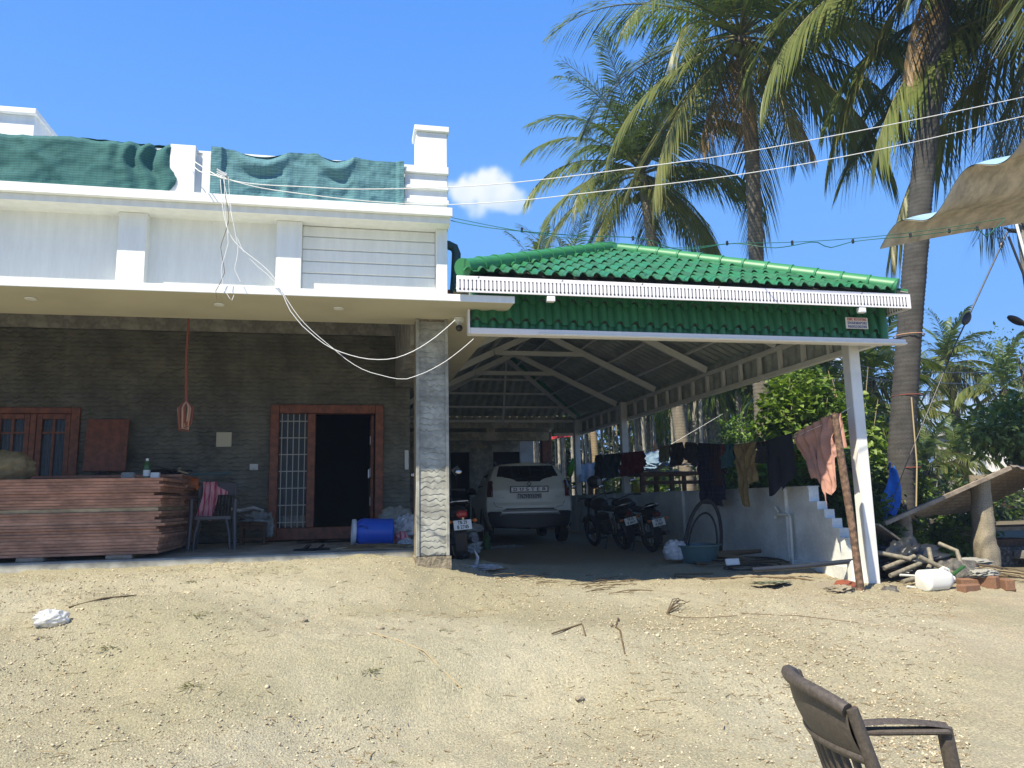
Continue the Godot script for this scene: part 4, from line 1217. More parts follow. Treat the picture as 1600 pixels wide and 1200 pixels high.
	text(l1, 0.046, M.ink, pl, Vector3(0, 0.03, 0.005), 0.12)
	text(l2, 0.046, M.ink, pl, Vector3(0, -0.028, 0.005), 0.15)
	return T

func make_vehicles() -> void:
	make_car()
	motorcycle("black motorcycle parked beside the pillar with a bright red tail lamp", Vector3(1.43, 0.0, -9.75), 0.1, 0.06, "TN 29", "B 2745", M.redlens)
	motorcycle("black motorcycle at the low wall, the nearer of two, with dark red tail lamp", Vector3(5.22, 0.04, -12.3), 0.08, 0.17, "TN 29", "A 9807", M.darkred)
	motorcycle("black motorcycle behind its neighbour at the low wall, a helmet on its mirror", Vector3(4.9, 0.04, -12.75), 0.12, 0.2, "TN 29", "K 4411", M.darkred)
	var b := MB.new()
	b.ell(Vector3.ZERO, Vector3(0.13, 0.13, 0.15))
	var h := thing("helmet", "dark helmet with a pale visor hung on the motorcycle mirror by the wall", "helmet", Vector3(4.62, 1.26, -14.15), 0.3)
	part("shell", b, M.black, h)
	b = MB.new()
	b.grid(8, 4, func(i: int, j: int):
		var a := lerpf(-0.2, 1.5, i / 8.0); var e := lerpf(-0.5, 0.35, j / 4.0)
		return Vector3(sin(a) * cos(e) * 0.137, sin(e) * 0.137, cos(a) * cos(e) * 0.157))
	part("visor", b, M.greybag, h)

# ---------------------------------------------------------------- things on the porch
func plastic_chair(label: String, at: Vector3, yaw: float, m: Material, m2: Material) -> Node3D:
	var T := thing("plastic_armchair", label, "chair", at, yaw)
	var b := MB.new()   # the seat faces +Z
	b.grid(10, 8, func(i: int, j: int): return Vector3(0.21 * (i / 5.0 - 1.0) * (0.9 + 0.1 * j / 8.0), 0.42 - 0.012 * cos((i / 5.0 - 1.0) * 1.5) - 0.03 * pow(j / 8.0 * 1.2, 6.0) * 0.3, -0.2 + 0.42 * j / 8.0).lerp(Vector3(0, 0.42, 0), 0.0))
	b.box(Vector3(0, 0.395, 0.225), Vector3(0.43, 0.05, 0.02), Basis.IDENTITY, 0.008)
	for s in [-1, 1]: b.box(Vector3(s * 0.208, 0.397, 0.0), Vector3(0.02, 0.045, 0.42), Basis.IDENTITY, 0.008)
	part("seat", b, m, T)
	var back := func(x: float, y: float) -> Vector3:   # the back leans and wraps a little
		return Vector3(x, y, -0.2 - (y - 0.4) * 0.3 + 1.1 * x * x)
	for k in 9:
		var x := -0.16 + 0.04 * k
		b = MB.new()
		b.tube([back.call(x, 0.41), back.call(x * 1.04, 0.53), back.call(x * 1.08, 0.70)], [0.011], 5)
		part("slat", b, m2, T)
	b = MB.new()
	b.grid(18, 6, func(i: int, j: int):
		var x := -0.225 + 0.45 * i / 18.0
		var y := lerpf(0.69, 0.845 - 0.03 * pow(abs(x) / 0.225, 3.0), j / 6.0)
		return back.call(x, y) + Vector3(0, 0, 0.012))
	b.grid(18, 6, func(i: int, j: int):
		var x := 0.225 - 0.45 * i / 18.0
		var y := lerpf(0.69, 0.845 - 0.03 * pow(abs(x) / 0.225, 3.0), j / 6.0)
		return back.call(x, y) - Vector3(0, 0, 0.012 + 0.012 * sin(PI * j / 6.0)))
	var pts := []; var p2 := []
	for i in 19:
		var x := -0.225 + 0.45 * i / 18.0
		pts.append(back.call(x, 0.845 - 0.03 * pow(abs(x) / 0.225, 3.0)) + Vector3(0, 0, -0.012))
		p2.append(back.call(x, 0.69) + Vector3(0, 0, -0.006))
	b.tube(pts, [0.02], 8); b.tube(p2, [0.015], 6)
	part("top_rail", b, m, T)
	for s in [-1, 1]:
		b = MB.new()
		b.tube([back.call(s * 0.222, 0.41), back.call(s * 0.225, 0.62), back.call(s * 0.226, 0.82)], [0.022, 0.02, 0.018], 6)
		part("back_post", b, m, T)
		b = MB.new()
		var a0: Vector3 = back.call(s * 0.235, 0.63)
		b.grid(4, 10, func(i: int, j: int):
			var t := j / 10.0
			var ce := a0.lerp(Vector3(s * 0.262, 0.635, 0.21), t) + Vector3(0, 0.02 * sin(PI * t), 0)
			return ce + Vector3((i / 4.0 - 0.5) * 0.055, 0.012 * sin(PI * i / 4.0), 0))
		b.box(a0.lerp(Vector3(s * 0.262, 0.62, 0.21), 0.5), Vector3(0.05, 0.018, (0.21 - a0.z)), Basis.IDENTITY, 0.006)
		part("armrest", b, m, T)
		b = MB.new()
		b.tube([Vector3(s * 0.262, 0.63, 0.205), Vector3(s * 0.256, 0.42, 0.225), Vector3(s * 0.275, 0.0, 0.25)], [0.026, 0.028, 0.022], 6)
		part("leg", b, m, T)
		b = MB.new()
		b.tube([Vector3(s * 0.2, 0.41, -0.19), Vector3(s * 0.225, 0.2, -0.24), Vector3(s * 0.25, 0.0, -0.3)], [0.026, 0.024, 0.02], 6)
		part("leg", b, m, T)
		b = MB.new()
		b.tube([Vector3(s * 0.16, 0.38, 0.22), Vector3(s * 0.2, 0.2, 0.235), Vector3(s * 0.215, 0.0, 0.245)], [0.02, 0.018, 0.016], 6)
		part("brace", b, m, T)
	return T

func hanging(top: Array, depth_l: float, depth_r: float, cols: int, fold: float, sd: int, back := 0.0, thick := Vector3(-1, 0, 0)) -> MB:
	# cloth hung over a line: top is the line's path, hem heights left and right, fold depth
	var n := FastNoiseLite.new(); n.seed = sd; n.frequency = 1.0
	var b := MB.new()
	var put_side := func(sgn: float, l0: float, l1: float):
		b.grid(cols, 18, func(i: int, j: int):
			var t := float(i) / cols; var w := j / 18.0
			var f := t * (top.size() - 1)
			var k := int(min(floor(f), top.size() - 2))
			var p: Vector3 = top[k].lerp(top[k + 1], f - k)
			var l := lerpf(l0, l1, t) * (1.0 + 0.03 * n.get_noise_1d(t * 2.0 + 9.0))
			var amp := fold * smoothstep(0.0, 0.35, w)
			var q := p + thick * (sgn * (0.012 + 0.02 * w) + amp * (sin(t * 19.0 + n.get_noise_2d(t * 2.0, w) * 4.0) * 0.6 + n.get_noise_2d(t * 5.0, w * 2.0 + sd) * 0.9))
			return q - Vector3.UP * (l * w) + (top[-1] - top[0]).normalized() * 0.03 * n.get_noise_2d(t * 3.0, w * 3.0))
	put_side.call(1.0, depth_l, depth_r)
	if back > 0.0: put_side.call(-1.0, depth_l * back, depth_r * back)
	return b

func lump(r: Vector3, sd: int, jit := 0.14, nu := 16, nv := 11) -> MB:
	var rng := RandomNumberGenerator.new(); rng.seed = sd
	var b := MB.new()
	var n := FastNoiseLite.new(); n.seed = sd; n.frequency = 1.0; n.fractal_octaves = 3
	b.grid(nu * 2, nv * 2, func(i: int, j: int):
		var a := TAU * (i % (nu * 2)) / (nu * 2.0); var e := PI * (j / (nv * 2.0) - 0.5)
		var d := Vector3(cos(a) * cos(e), sin(e), -sin(a) * cos(e))
		var k := 1.0 + jit * 2.2 * n.get_noise_3dv(d * 2.2) + jit * n.get_noise_3dv(d * 6.0)
		var p := d * r * k
		p.y = max(p.y, -r.y * 0.72)
		return p)
	return b

func make_porch() -> void:
	var rng := RandomNumberGenerator.new(); rng.seed = 2
	# two stacks of boards on timber bearers
	for q in [[-4.3, 0.42], [-3.28, 0.42], [-2.42, 0.42]]:
		var s := MB.new(); s.box(Vector3(0, 0, 0), Vector3(0.26, 0.045, 1.22), Basis.IDENTITY, 0.008)
		var which := {-4.3: "leftmost timber bearer under the front board stack", -3.28: "middle timber bearer under the front board stack", -2.42: "right timber bearer under the front board stack"}
		solo("timber_bearer", s, M.tin, which[q[0]], "timber", "bearers under the boards", Vector3(q[0], 0.423, -9.56))
	var proto := {}
	for st in 2:
		var y := 0.447
		var n := 25 if st == 0 else 27
		for k in n:
			var th := rng.randf_range(0.029, 0.036)
			if k == 14: th = 0.042
			var dx := rng.randf_range(-0.03, 0.02) + (0.04 if k in [5, 9, 22] else 0.0) - (0.06 if k in [11, 19] else 0.0)
			var b := MB.new()
			var t := rng.randf()
			var c := Color(0.44, 0.235, 0.155).lerp(Color(0.49, 0.275, 0.185), t)
			if k > 15: c = Color(0.5, 0.245, 0.155).lerp(Color(0.54, 0.275, 0.175), t)
			if k == 14: c = Color(0.48, 0.37, 0.22)
			b.col = c
			b.box(Vector3.ZERO, Vector3(3.05, th - rng.randf_range(0.0008, 0.004), 1.2 if st == 0 else 1.1), Basis.IDENTITY, 0.002)
			var z := -9.56 + rng.randf_range(-0.008, 0.008) if st == 0 else -10.78 + rng.randf_range(-0.03, 0.03)
			var x := (-2.03 if st == 0 else -2.06) - 1.525 + dx
			var bd := Basis(Vector3.UP, rng.randf_range(-0.003, 0.003)) * Basis(Vector3.BACK, rng.randf_range(-0.0006, 0.0006))
			var lb := "thin red-brown board in the front stack on the porch" if st == 0 else "thin red-brown board in the back stack behind the front one"
			if k == n - 1: lb = "topmost red-brown board of the front stack" if st == 0 else "topmost red-brown board of the back stack"
			elif k == 14: lb = "pale thick board halfway up the front stack" if st == 0 else "pale thick board halfway up the back stack"
			elif k == 0: lb = "lowest red-brown board of the front stack, on the bearers" if st == 0 else "lowest red-brown board of the back stack"
			solo("board", b, M.board, lb, "board", "boards of the front stack" if st == 0 else "boards of the back stack", Vector3(x, y + th / 2, z), bd)
			y += th
	var b := MB.new()
	b.box(Vector3.ZERO, Vector3(0.56, 0.75, 0.025), Basis(Vector3.RIGHT, -0.1), 0.003)
	solo("leaning_board", b, M.wood, "dark red square board leaning on the wall between window and rope", "board", "", Vector3(-3.43, 1.84, -11.78))
	b = MB.new(); b.box(Vector3(0, -0.36, 0), Vector3(0.5, 0.02, 0.35), Basis.IDENTITY, 0.003)
	# junk on top of the stacks
	b = MB.new()
	b.lathe([Vector2(0, 0), Vector2(0.036, 0), Vector2(0.038, 0.01), Vector2(0.038, 0.15), Vector2(0.016, 0.19), Vector2(0.015, 0.225), Vector2(0, 0.225)], 14)
	var bo := thing("bottle", "dark bottle with a white label standing on the boards", "bottle", Vector3(-2.27, 1.262, -9.3))
	part("glass", b, M.bottlegreen, bo)
	b = MB.new(); b.lathe([Vector2(0.0385, 0.03), Vector2(0.039, 0.1)], 14); part("label_band", b, M.plate, bo)
	b = MB.new(); b.lathe([Vector2(0.0165, 0.205), Vector2(0.0165, 0.232), Vector2(0, 0.232)], 12); part("cap", b, M.plate, bo)
	solo("small_carton", bx(-0.045, 0.045, 0, 0.07, -0.03, 0.03, 0.003), M.plate, "small pale carton just right of the dark bottle", "carton", "", Vector3(-2.17, 1.262, -9.27))
	solo("plastic_tub", bx(-0.07, 0.07, 0, 0.075, -0.05, 0.05, 0.015), M.sackwhite, "small white tub on the boards left of the bottle", "tub", "", Vector3(-2.46, 1.262, -9.3))
	var tl := thing("tool_heap", "heap of dark tools and rags on the right end of the boards", "tools", Vector3(-2.25, 1.33, -10.55))
	for k in 14:
		var q := MB.new()
		var a := Vector3(rng.randf_range(-0.28, 0.25), rng.randf_range(0, 0.07), rng.randf_range(-0.15, 0.15))
		q.bar(a, a + Vector3(rng.randf_range(-0.25, 0.25), rng.randf_range(0, 0.06), rng.randf_range(-0.15, 0.15)), rng.randf_range(0.01, 0.022))
		part("tool", q, [M.darkmetal, M.rubber, M.twigpale][k % 3], tl)
	part("rag", lump(Vector3(0.16, 0.06, 0.12), 5), M.rubber, tl, Vector3(-0.16, 0.04, 0))
	b = MB.new(); b.tube([Vector3(-0.3, 0, 0), Vector3(0.3, 0.005, 0.02)], [0.014], 8)
	solo("teal_pipe", b, M.tealplastic, "thin teal pipe sticking out over the end of the boards", "pipe", "", Vector3(-1.85, 1.36, -10.55))
	b = hanging([Vector3(-0.05, 0, 0), Vector3(0.06, -0.02, 0.02)], 0.1, 0.16, 6, 0.01, 3, 0.0, Vector3.BACK)
	solo("orange_rag", b, M.orange, "orange rag hanging off the right end of the back stack", "rag", "", Vector3(-2.02, 1.32, -10.7))
	solo("brown_sack", lump(Vector3(0.32, 0.2, 0.26), 9, 0.07), M.brownbag, "plump brown paper sack on the left part of the boards", "sack", "", Vector3(-3.78, 1.4, -9.4))
	solo("cap", lump(Vector3(0.1, 0.07, 0.09), 4), M.blacktarp, "dark cap lying on the boards below the leaning red board", "cap", "", Vector3(-3.15, 1.35, -10.7))
	# rope hung from the soffit
	var ro := thing("hanging_rope", "red-brown rope with a knotted pale bundle hanging from the porch beam", "rope", Vector3(-1.78, 3.0, -8.72))
	b = MB.new(); b.tube([Vector3(0, 0, 0), Vector3(-0.005, -0.4, 0.01), Vector3(0.015, -0.95, 0)], [0.012, 0.014, 0.018], 7)
	part("rope", b, M.redrope, ro)
	for k in 14:
		b = MB.new()
		var w := rng.randf_range(0.04, 0.105); var l := rng.randf_range(0.15, 0.3); var a := rng.randf() * TAU
		var d := Vector3(cos(a), 0, sin(a)) * w
		b.tube([Vector3(0.015, -0.92, 0), Vector3(0.015, -1.0, 0) + d, Vector3(0.015, -0.95 - l, 0) + d * 0.8, Vector3(0.015, -0.96 - l, 0) - d * 0.4, Vector3(0.015, -1.0, 0) - d * 0.7, Vector3(0.015, -0.93, 0)], [0.012], 5)
		part("loop", b, M.jute if k % 3 else M.redrope, ro)
	# chair with towel, stool, drum, sacks
	plastic_chair("dark plastic armchair on the porch with a striped towel on its back", Vector3(-1.71, 0.40, -10.45), 0.06, M.plasticgrey, M.plasticmaroon)
	var pth := [Vector3(-0.15, 0.86, -0.30), Vector3(-0.03, 0.87, -0.31)]
	b = MB.new()
	var tn := FastNoiseLite.new(); tn.seed = 6; tn.frequency = 1.0
	b.grid(12, 24, func(i: int, j: int):
		var t := i / 12.0; var w := j / 24.0
		var x := lerpf(-0.19 + 0.02 * sin(w * 5.0), -0.02 + 0.06 * sin(w * 3.2) * (1.0 - w), t) - 0.03 * w * w
		return Vector3(x, 0.862 - 0.47 * w - 0.04 * t * w, -0.315 + 0.13 * w + 0.075 + 0.016 * sin(t * 13.0 + w * 3.0) + 0.012 * tn.get_noise_2d(t * 4.0, w * 6.0)))
	b.grid(8, 8, func(i: int, j: int):
		var t := i / 8.0; var w := j / 8.0
		return Vector3(lerpf(-0.03, 0.13, t), 0.82 - 0.09 * t - lerpf(0.0, 0.13 * (1.0 - t * 0.7), w), -0.25 + 0.02 * sin(t * 7.0) + 0.03 * w))
	b.grid(12, 6, func(i: int, j: int): return Vector3(lerpf(-0.19, -0.02, i / 12.0), 0.868 - 0.05 * (j / 6.0) * (j / 6.0), -0.28 - 0.09 * j / 6.0))
	var tw := solo("striped_towel", b, M.stripe, "pink striped towel thrown over the back of the porch chair", "towel", "", Vector3(-1.71, 0.40, -10.45), Basis(Vector3.UP, 0.06))
	var S := thing("wooden_stool", "low brown wooden stool beside the door heaped with plastic bags", "stool", Vector3(-1.33, 0.40, -11.35), 0.03)
	part("seat", bx(-0.19, 0.19, 0.27, 0.305, -0.15, 0.15, 0.005), M.stool, S)
	part("stretcher", bx(-0.13, 0.13, 0.06, 0.10, 0.10, 0.13, 0.004), M.stool, S)
	part("apron", bx(-0.13, 0.13, 0.215, 0.268, 0.11, 0.135, 0.004), M.stool, S)
	for x in [-0.15, 0.15]:
		for z in [-0.12, 0.12]:
			part("leg", bx(x - 0.025, x + 0.025, 0.0, 0.268, z - 0.025, z + 0.025, 0.004), M.stool, S)
	solo("plastic_bag_heap", lump(Vector3(0.2, 0.075, 0.13), 7, 0.35), M.greybag, "grey heap of crumpled plastic bags lying on the wooden stool", "bags", "", Vector3(-1.3, 0.76, -11.33))
	b = lump(Vector3(0.05, 0.17, 0.05), 13, 0.3)
	solo("hanging_bag", b, M.greybag, "thin grey plastic bag hanging down from the right end of the stool", "bag", "", Vector3(-1.11, 0.62, -11.3))
	b = MB.new(); b.tube([Vector3(-0.25, 0, 0), Vector3(-0.12, -0.03, 0.03), Vector3(0.05, 0.01, 0), Vector3(0.2, -0.03, 0.02)], [0.02, 0.028, 0.03, 0.015], 7)
	solo("white_cloth_roll", b, M.whitecloth, "twisted white cloth lying behind the chair above the stool", "cloth", "", Vector3(-1.42, 0.9, -11.5))
	# the drum lies on its side, mouth to the left
	var dr := Basis(Vector3(0, 0, -1), Vector3(-1, 0.04, 0).normalized(), Vector3(0.04, 1, 0)).orthonormalized()
	var D := thing("plastic_drum", "blue plastic drum lying on its side on the porch edge", "drum", Vector3(0.52, 0.575, -9.72), 0.05)
	b = MB.new()
	b.lathe([Vector2(0.0, 0.0), Vector2(0.155, 0.0), Vector2(0.17, 0.012), Vector2(0.172, 0.03), Vector2(0.165, 0.05), Vector2(0.167, 0.36), Vector2(0.16, 0.40), Vector2(0.13, 0.44), Vector2(0.128, 0.47)], 32, Transform3D(dr, Vector3.ZERO))
	part("drum_body", b, M.blueplastic, D)
	b = MB.new(); b.lathe([Vector2(0.128, 0.455), Vector2(0.15, 0.455), Vector2(0.155, 0.465), Vector2(0.155, 0.495), Vector2(0.145, 0.505), Vector2(0.13, 0.505), Vector2(0.122, 0.48), Vector2(0.118, 0.2), Vector2(0.0, 0.19)], 30, Transform3D(dr, Vector3.ZERO))
	part("rim", b, M.paleplastic, D)
	b = MB.new(); b.tube([Vector3(-0.33, 0.06, 0.165), Vector3(-0.335, 0.09, 0.185), Vector3(-0.40, 0.11, 0.165), Vector3(-0.43, 0.08, 0.13)], [0.013], 8)
	part("handle", b, M.blueplastic, D)
	solo("white_sack", lump(Vector3(0.27, 0.25, 0.2), 17, 0.16), M.sackwhite, "bulging white woven sack against the porch wall behind the drum", "sack", "", Vector3(0.62, 0.62, -10.75))
	solo("pale_blue_bag", lump(Vector3(0.16, 0.15, 0.13), 19, 0.22), M.polybag, "pale blue plastic bag stuffed between drum and pillar", "bag", "", Vector3(0.72, 0.62, -10.2))
	solo("striped_bag", lump(Vector3(0.09, 0.09, 0.08), 23, 0.2), M.stripe, "small red and white striped bag right of the blue drum", "bag", "", Vector3(0.64, 0.47, -9.95))
	solo("crumpled_bag", lump(Vector3(0.11, 0.06, 0.09), 29, 0.3), M.polybag, "crumpled pale bag on the floor at the foot of the pillar", "bag", "", Vector3(0.68, 0.44, -9.35))
	b = MB.new()
	b.grid(10, 6, func(i: int, j: int): return Vector3(-0.75 + 1.2 * i / 10.0, 0.415 + 0.025 * abs(sin(i * 1.1)) * (j / 6.0), -11.75 + 0.55 * j / 6.0))
	solo("door_mat", b, M.mat, "dark creased mat spread before the porch door", "mat")
	for k in 2:
		b = MB.new()
		b.grid(4, 10, func(i: int, j: int):
			var t := j / 10.0
			return Vector3((i / 4.0 - 0.5) * (0.075 + 0.03 * sin(t * 3.0)), 0.02 + 0.005 * sin(t * 4.0), -0.13 + 0.26 * t))
		b.box(Vector3(0, 0.01, 0), Vector3(0.085, 0.018, 0.255), Basis.IDENTITY, 0.006)
		b.tube([Vector3(-0.045, 0.02, 0.0), Vector3(-0.03, 0.06, 0.05), Vector3(0.03, 0.06, 0.05), Vector3(0.045, 0.02, 0.0)], [0.015], 6)
		solo("sandal", b, M.rubber, ["dark rubber sandal on the porch edge, the left of the pair", "dark rubber sandal on the porch edge, the right of the pair"][k], "sandal", "pair of sandals", Vector3(-0.52 + 0.16 * k, 0.405, -9.35 - 0.05 * k), Basis(Vector3.UP, 1.2 + 0.4 * k))
	var sb := thing("stick_bundle", "loose bundle of dry sticks on the porch edge before the drum", "sticks", Vector3(0.28, 0.41, -9.1))
	for k in 16:
		b = MB.new()
		var a := Vector3(rng.randf_range(-0.5, -0.1), rng.randf_range(0.0, 0.04), rng.randf_range(-0.16, 0.12))
		b.tube([a, a + Vector3(0.35, rng.randf_range(0, 0.03), rng.randf_range(-0.05, 0.05)), a + Vector3(rng.randf_range(0.5, 0.8), 0, rng.randf_range(-0.1, 0.1))], [0.006, 0.007, 0.004], 5)
		part("stick", b, M.twigpale if k % 2 else M.twig, sb)
	# rubbish on the carport floor
	solo("white_rag", lump(Vector3(0.21, 0.03, 0.14), 31, 0.4), M.whitecloth, "wet white rag spread on the ground under the motorcycle tail", "rag", "", Vector3(1.56, ground_y(1.56, -9.25) + 0.015, -9.25))
	b = MB.new(); b.tube([Vector3(0, 0, 0), Vector3(0.02, 0.1, 0.01), Vector3(-0.02, 0.19, 0)], [0.03, 0.02, 0.006], 6)
	solo("white_paper", b, M.whitecloth, "pointed twist of white paper standing on the wet rag", "paper", "", Vector3(1.5, ground_y(1.5, -9.3) + 0.02, -9.3))
	var tg := thing("knotted_bag", "white printed carrier bag knotted in the middle beside the car", "bag", Vector3(2.02, 0.06, -12.9))
	part("bag_top", lump(Vector3(0.16, 0.08, 0.1), 41, 0.2), M.sackwhite, tg, Vector3(0.03, 0.42, 0))
	part("bag_neck", lump(Vector3(0.08, 0.13, 0.07), 42, 0.2), M.greybag, tg, Vector3(0.02, 0.28, 0))
	part("bag_bottom", lump(Vector3(0.15, 0.12, 0.12), 43, 0.3), M.polybag, tg, Vector3(0, 0.1, 0))
	solo("dark_bowl", lump(Vector3(0.14, 0.08, 0.12), 44, 0.05), M.black, "dark round bowl on the floor left of the knotted bag", "bowl", "", Vector3(1.8, 0.07, -12.6))
	b = MB.new(); b.lathe([Vector2(0, 0), Vector2(0.07, 0), Vector2(0.072, 0.2), Vector2(0.03, 0.27), Vector2(0.03, 0.31), Vector2(0, 0.31)], 14)
	solo("green_bottle", b, M.bottlegreen, "dull green plastic bottle standing left of the car's tail", "bottle", "", Vector3(2.5, 0.05, -14.2))
	solo("floor_cloth", lump(Vector3(0.3, 0.035, 0.12), 46, 0.3), M.greybag, "flat grey cloth on the floor behind the car", "cloth", "", Vector3(2.9, 0.07, -14.3))

func make_laundry() -> void:
	var L := thing("clothes_line", "thin line strung along the low wall for the laundry", "clothes line", Vector3.ZERO)
	var pts := [Vector3(6.11, 2.25, -20.2), Vector3(5.75, 1.97, -17.4), Vector3(5.75, 1.87, -14.5), Vector3(5.75, 1.9, -12.5), Vector3(5.75, 1.75, -11.1), Vector3(5.75, 1.69, -9.97), Vector3(5.75, 1.69, -9.03), Vector3(5.75, 1.78, -8.45), Vector3(6.11, 2.0, -8.3)]
	var b := MB.new(); b.tube(pts, [0.004], 5)
	part("line", b, M.cable, L)
	var grp := "laundry on the line"
	var hang := func(z0: float, z1: float, d0: float, d1: float, fold: float, sd: int, m: Material, nm: String, label: String, cat: String, back := 0.7):
		var lp := []
		for k in 9:
			var z := lerpf(z0, z1, k / 8.0)
			for s in pts.size() - 1:
				if z >= pts[s].z and z <= pts[s + 1].z:
					lp.append(pts[s].lerp(pts[s + 1], (z - pts[s].z) / (pts[s + 1].z - pts[s].z)) + Vector3(0, 0.006, 0))
		var q := hanging(lp, d0, d1, 28, fold, sd, back)
		solo(nm, q, m, label, cat, grp)
	hang.call(-17.4, -16.9, 0.55, 0.62, 0.05, 1, M.rubber, "dark_shirt", "black shirt hanging farthest back on the line", "shirt")
	hang.call(-16.8, -15.7, 0.62, 0.5, 0.05, 2, M.pipegreen, "olive_cloth", "dark green cloth between the farthest black shirt and the red cloth", "cloth")
	hang.call(-15.6, -14.35, 0.52, 0.42, 0.06, 3, mat("redcloth", Color(0.13, 0.008, 0.012), 0.9), "red_cloth", "dark red cloth hanging by the middle column", "cloth")
	hang.call(-13.5, -13.05, 0.3, 0.3, 0.03, 4, mat("olivecloth", Color(0.13, 0.14, 0.09), 0.9), "grey_towel", "small olive grey towel on the line left of a palm trunk", "towel")
	hang.call(-13.0, -12.5, 0.42, 0.4, 0.04, 5, M.rubber, "black_cloth", "black cloth touching the olive grey towel", "cloth")
	hang.call(-12.35, -11.95, 0.3, 0.42, 0.05, 6, M.rubber, "shirt", "black top bunched in front of the pale palm trunk", "shirt")
	hang.call(-11.85, -11.12, 1.02, 0.98, 0.07, 7, M.check, "checked_lungi", "long blue checked wrap hanging almost to the hose", "cloth", 0.9)
	hang.call(-11.4, -11.02, 0.66, 0.68, 0.05, 8, mat("maroon", Color(0.03, 0.012, 0.016), 0.9), "dark_trousers", "dark maroon trousers right of the checked wrap", "trousers")
	hang.call(-11.04, -10.9, 0.2, 0.22, 0.02, 18, mat("rustcloth", Color(0.1, 0.02, 0.02), 0.9), "maroon_scrap", "small maroon cloth overlapping the teal one", "cloth")
	hang.call(-11.05, -10.64, 0.38, 0.36, 0.03, 9, M.teal, "teal_cloth", "dark teal cloth left of the khaki one", "cloth")
	# khaki trousers with a swag and a long leg
	b = MB.new()
	var n := FastNoiseLite.new(); n.seed = 5; n.frequency = 1.0
	b.grid(30, 26, func(i: int, j: int):
		var t := i / 30.0; var w := j / 26.0
		var z := lerpf(-10.6, -9.95, t)
		var l := 0.56 + 0.04 * sin(t * 3.0) + 0.34 * smoothstep(0.06, 0.14, t) * (1.0 - smoothstep(0.5, 0.58, t))
		var y := 1.71 - l * w
		var pinch := smoothstep(0.3, 0.65, w) * 0.16
		var u := (t - 0.41)
		z -= u * 0.65 * pinch
		var swag := 0.05 * sin((w * 6.0 - 3.0 * cos(u * 3.2)) * 2.2) * (1.0 - w) * smoothstep(0.0, 0.15, w)
		return Vector3(5.73 - 0.02 * sin(t * 24.0) * (0.3 + w) + swag, y, z))
	solo("khaki_trousers", b, mat("khaki", Color(0.3, 0.225, 0.1), 0.92, "blotch", 3.0), "khaki brown trousers with one long leg hanging over the wall", "trousers", grp)
	hang.call(-9.97, -9.66, 0.3, 0.32, 0.05, 11, M.rubber, "black_vest", "short black vest between the khaki and the navy trousers", "shirt")
	b = MB.new()
	b.grid(34, 20, func(i: int, j: int):
		var t := i / 34.0; var w := j / 20.0
		var z := lerpf(-9.72, -9.06, t)
		var gap := exp(-pow((t - 0.33) / 0.06, 2)) * smoothstep(0.3, 0.42, w)
		var l := lerpf(0.78, 0.60, t) + 0.05 * sin(t * 5.0)
		z += 0.12 * w * (t - 0.35)
		return Vector3(5.74 + 0.02 * sin(t * 15.0 + w * 2.0) * w + 0.22 * gap, 1.70 + 0.05 * t - l * w * (1.0 - 0.35 * gap), z))
	solo("navy_trousers", b, mat("navy", Color(0.009, 0.011, 0.022), 0.92), "navy trousers left of the pink sheet", "trousers", grp)
	# the pink sheet gathered to one side with a tail
	b = MB.new()
	b.grid(46, 40, func(i: int, j: int):
		var t := i / 46.0; var w := j / 40.0
		var z := lerpf(-9.04, -8.22, t)
		var top := 1.74 + 0.17 * t
		var l := 0.62 + 0.22 * smoothstep(0.1, 0.55, t) + 0.10 * sin(PI * clampf((t - 0.45) / 0.5, 0, 1))
		if t > 0.42 and t < 0.5: l += 0.22
		if t > 0.9: l -= 0.32
		var pull := smoothstep(0.2, 1.0, w)
		z += pull * (0.30 - 0.42 * t) * 0.6 + 0.12 * pull
		var swag := sin(8.0 * w - 3.4 * cos((t - 0.3) * 3.0) + t * 4.0) * 0.04 * (1.0 - 0.6 * w) * smoothstep(0.02, 0.2, w)
		return Vector3(5.77 + swag + 0.024 * sin(t * 30.0 + w * 2.0) * (1.0 - 0.5 * w) + 0.02 * n.get_noise_2d(t * 6.0, w * 4.0), top - l * w, z))
	b.grid(10, 12, func(i: int, j: int): return Vector3(5.80 + 0.01 * sin(i * 0.9), 1.90 - 0.42 * j / 12.0, lerpf(-8.32, -8.08, i / 10.0) + 0.06 * j / 12.0))
	solo("pink_sheet", b, mat("pink", Color(0.56, 0.31, 0.25), 0.92, "grime", 2.0), "pink sheet hung in deep folds nearest the front column", "sheet", grp)

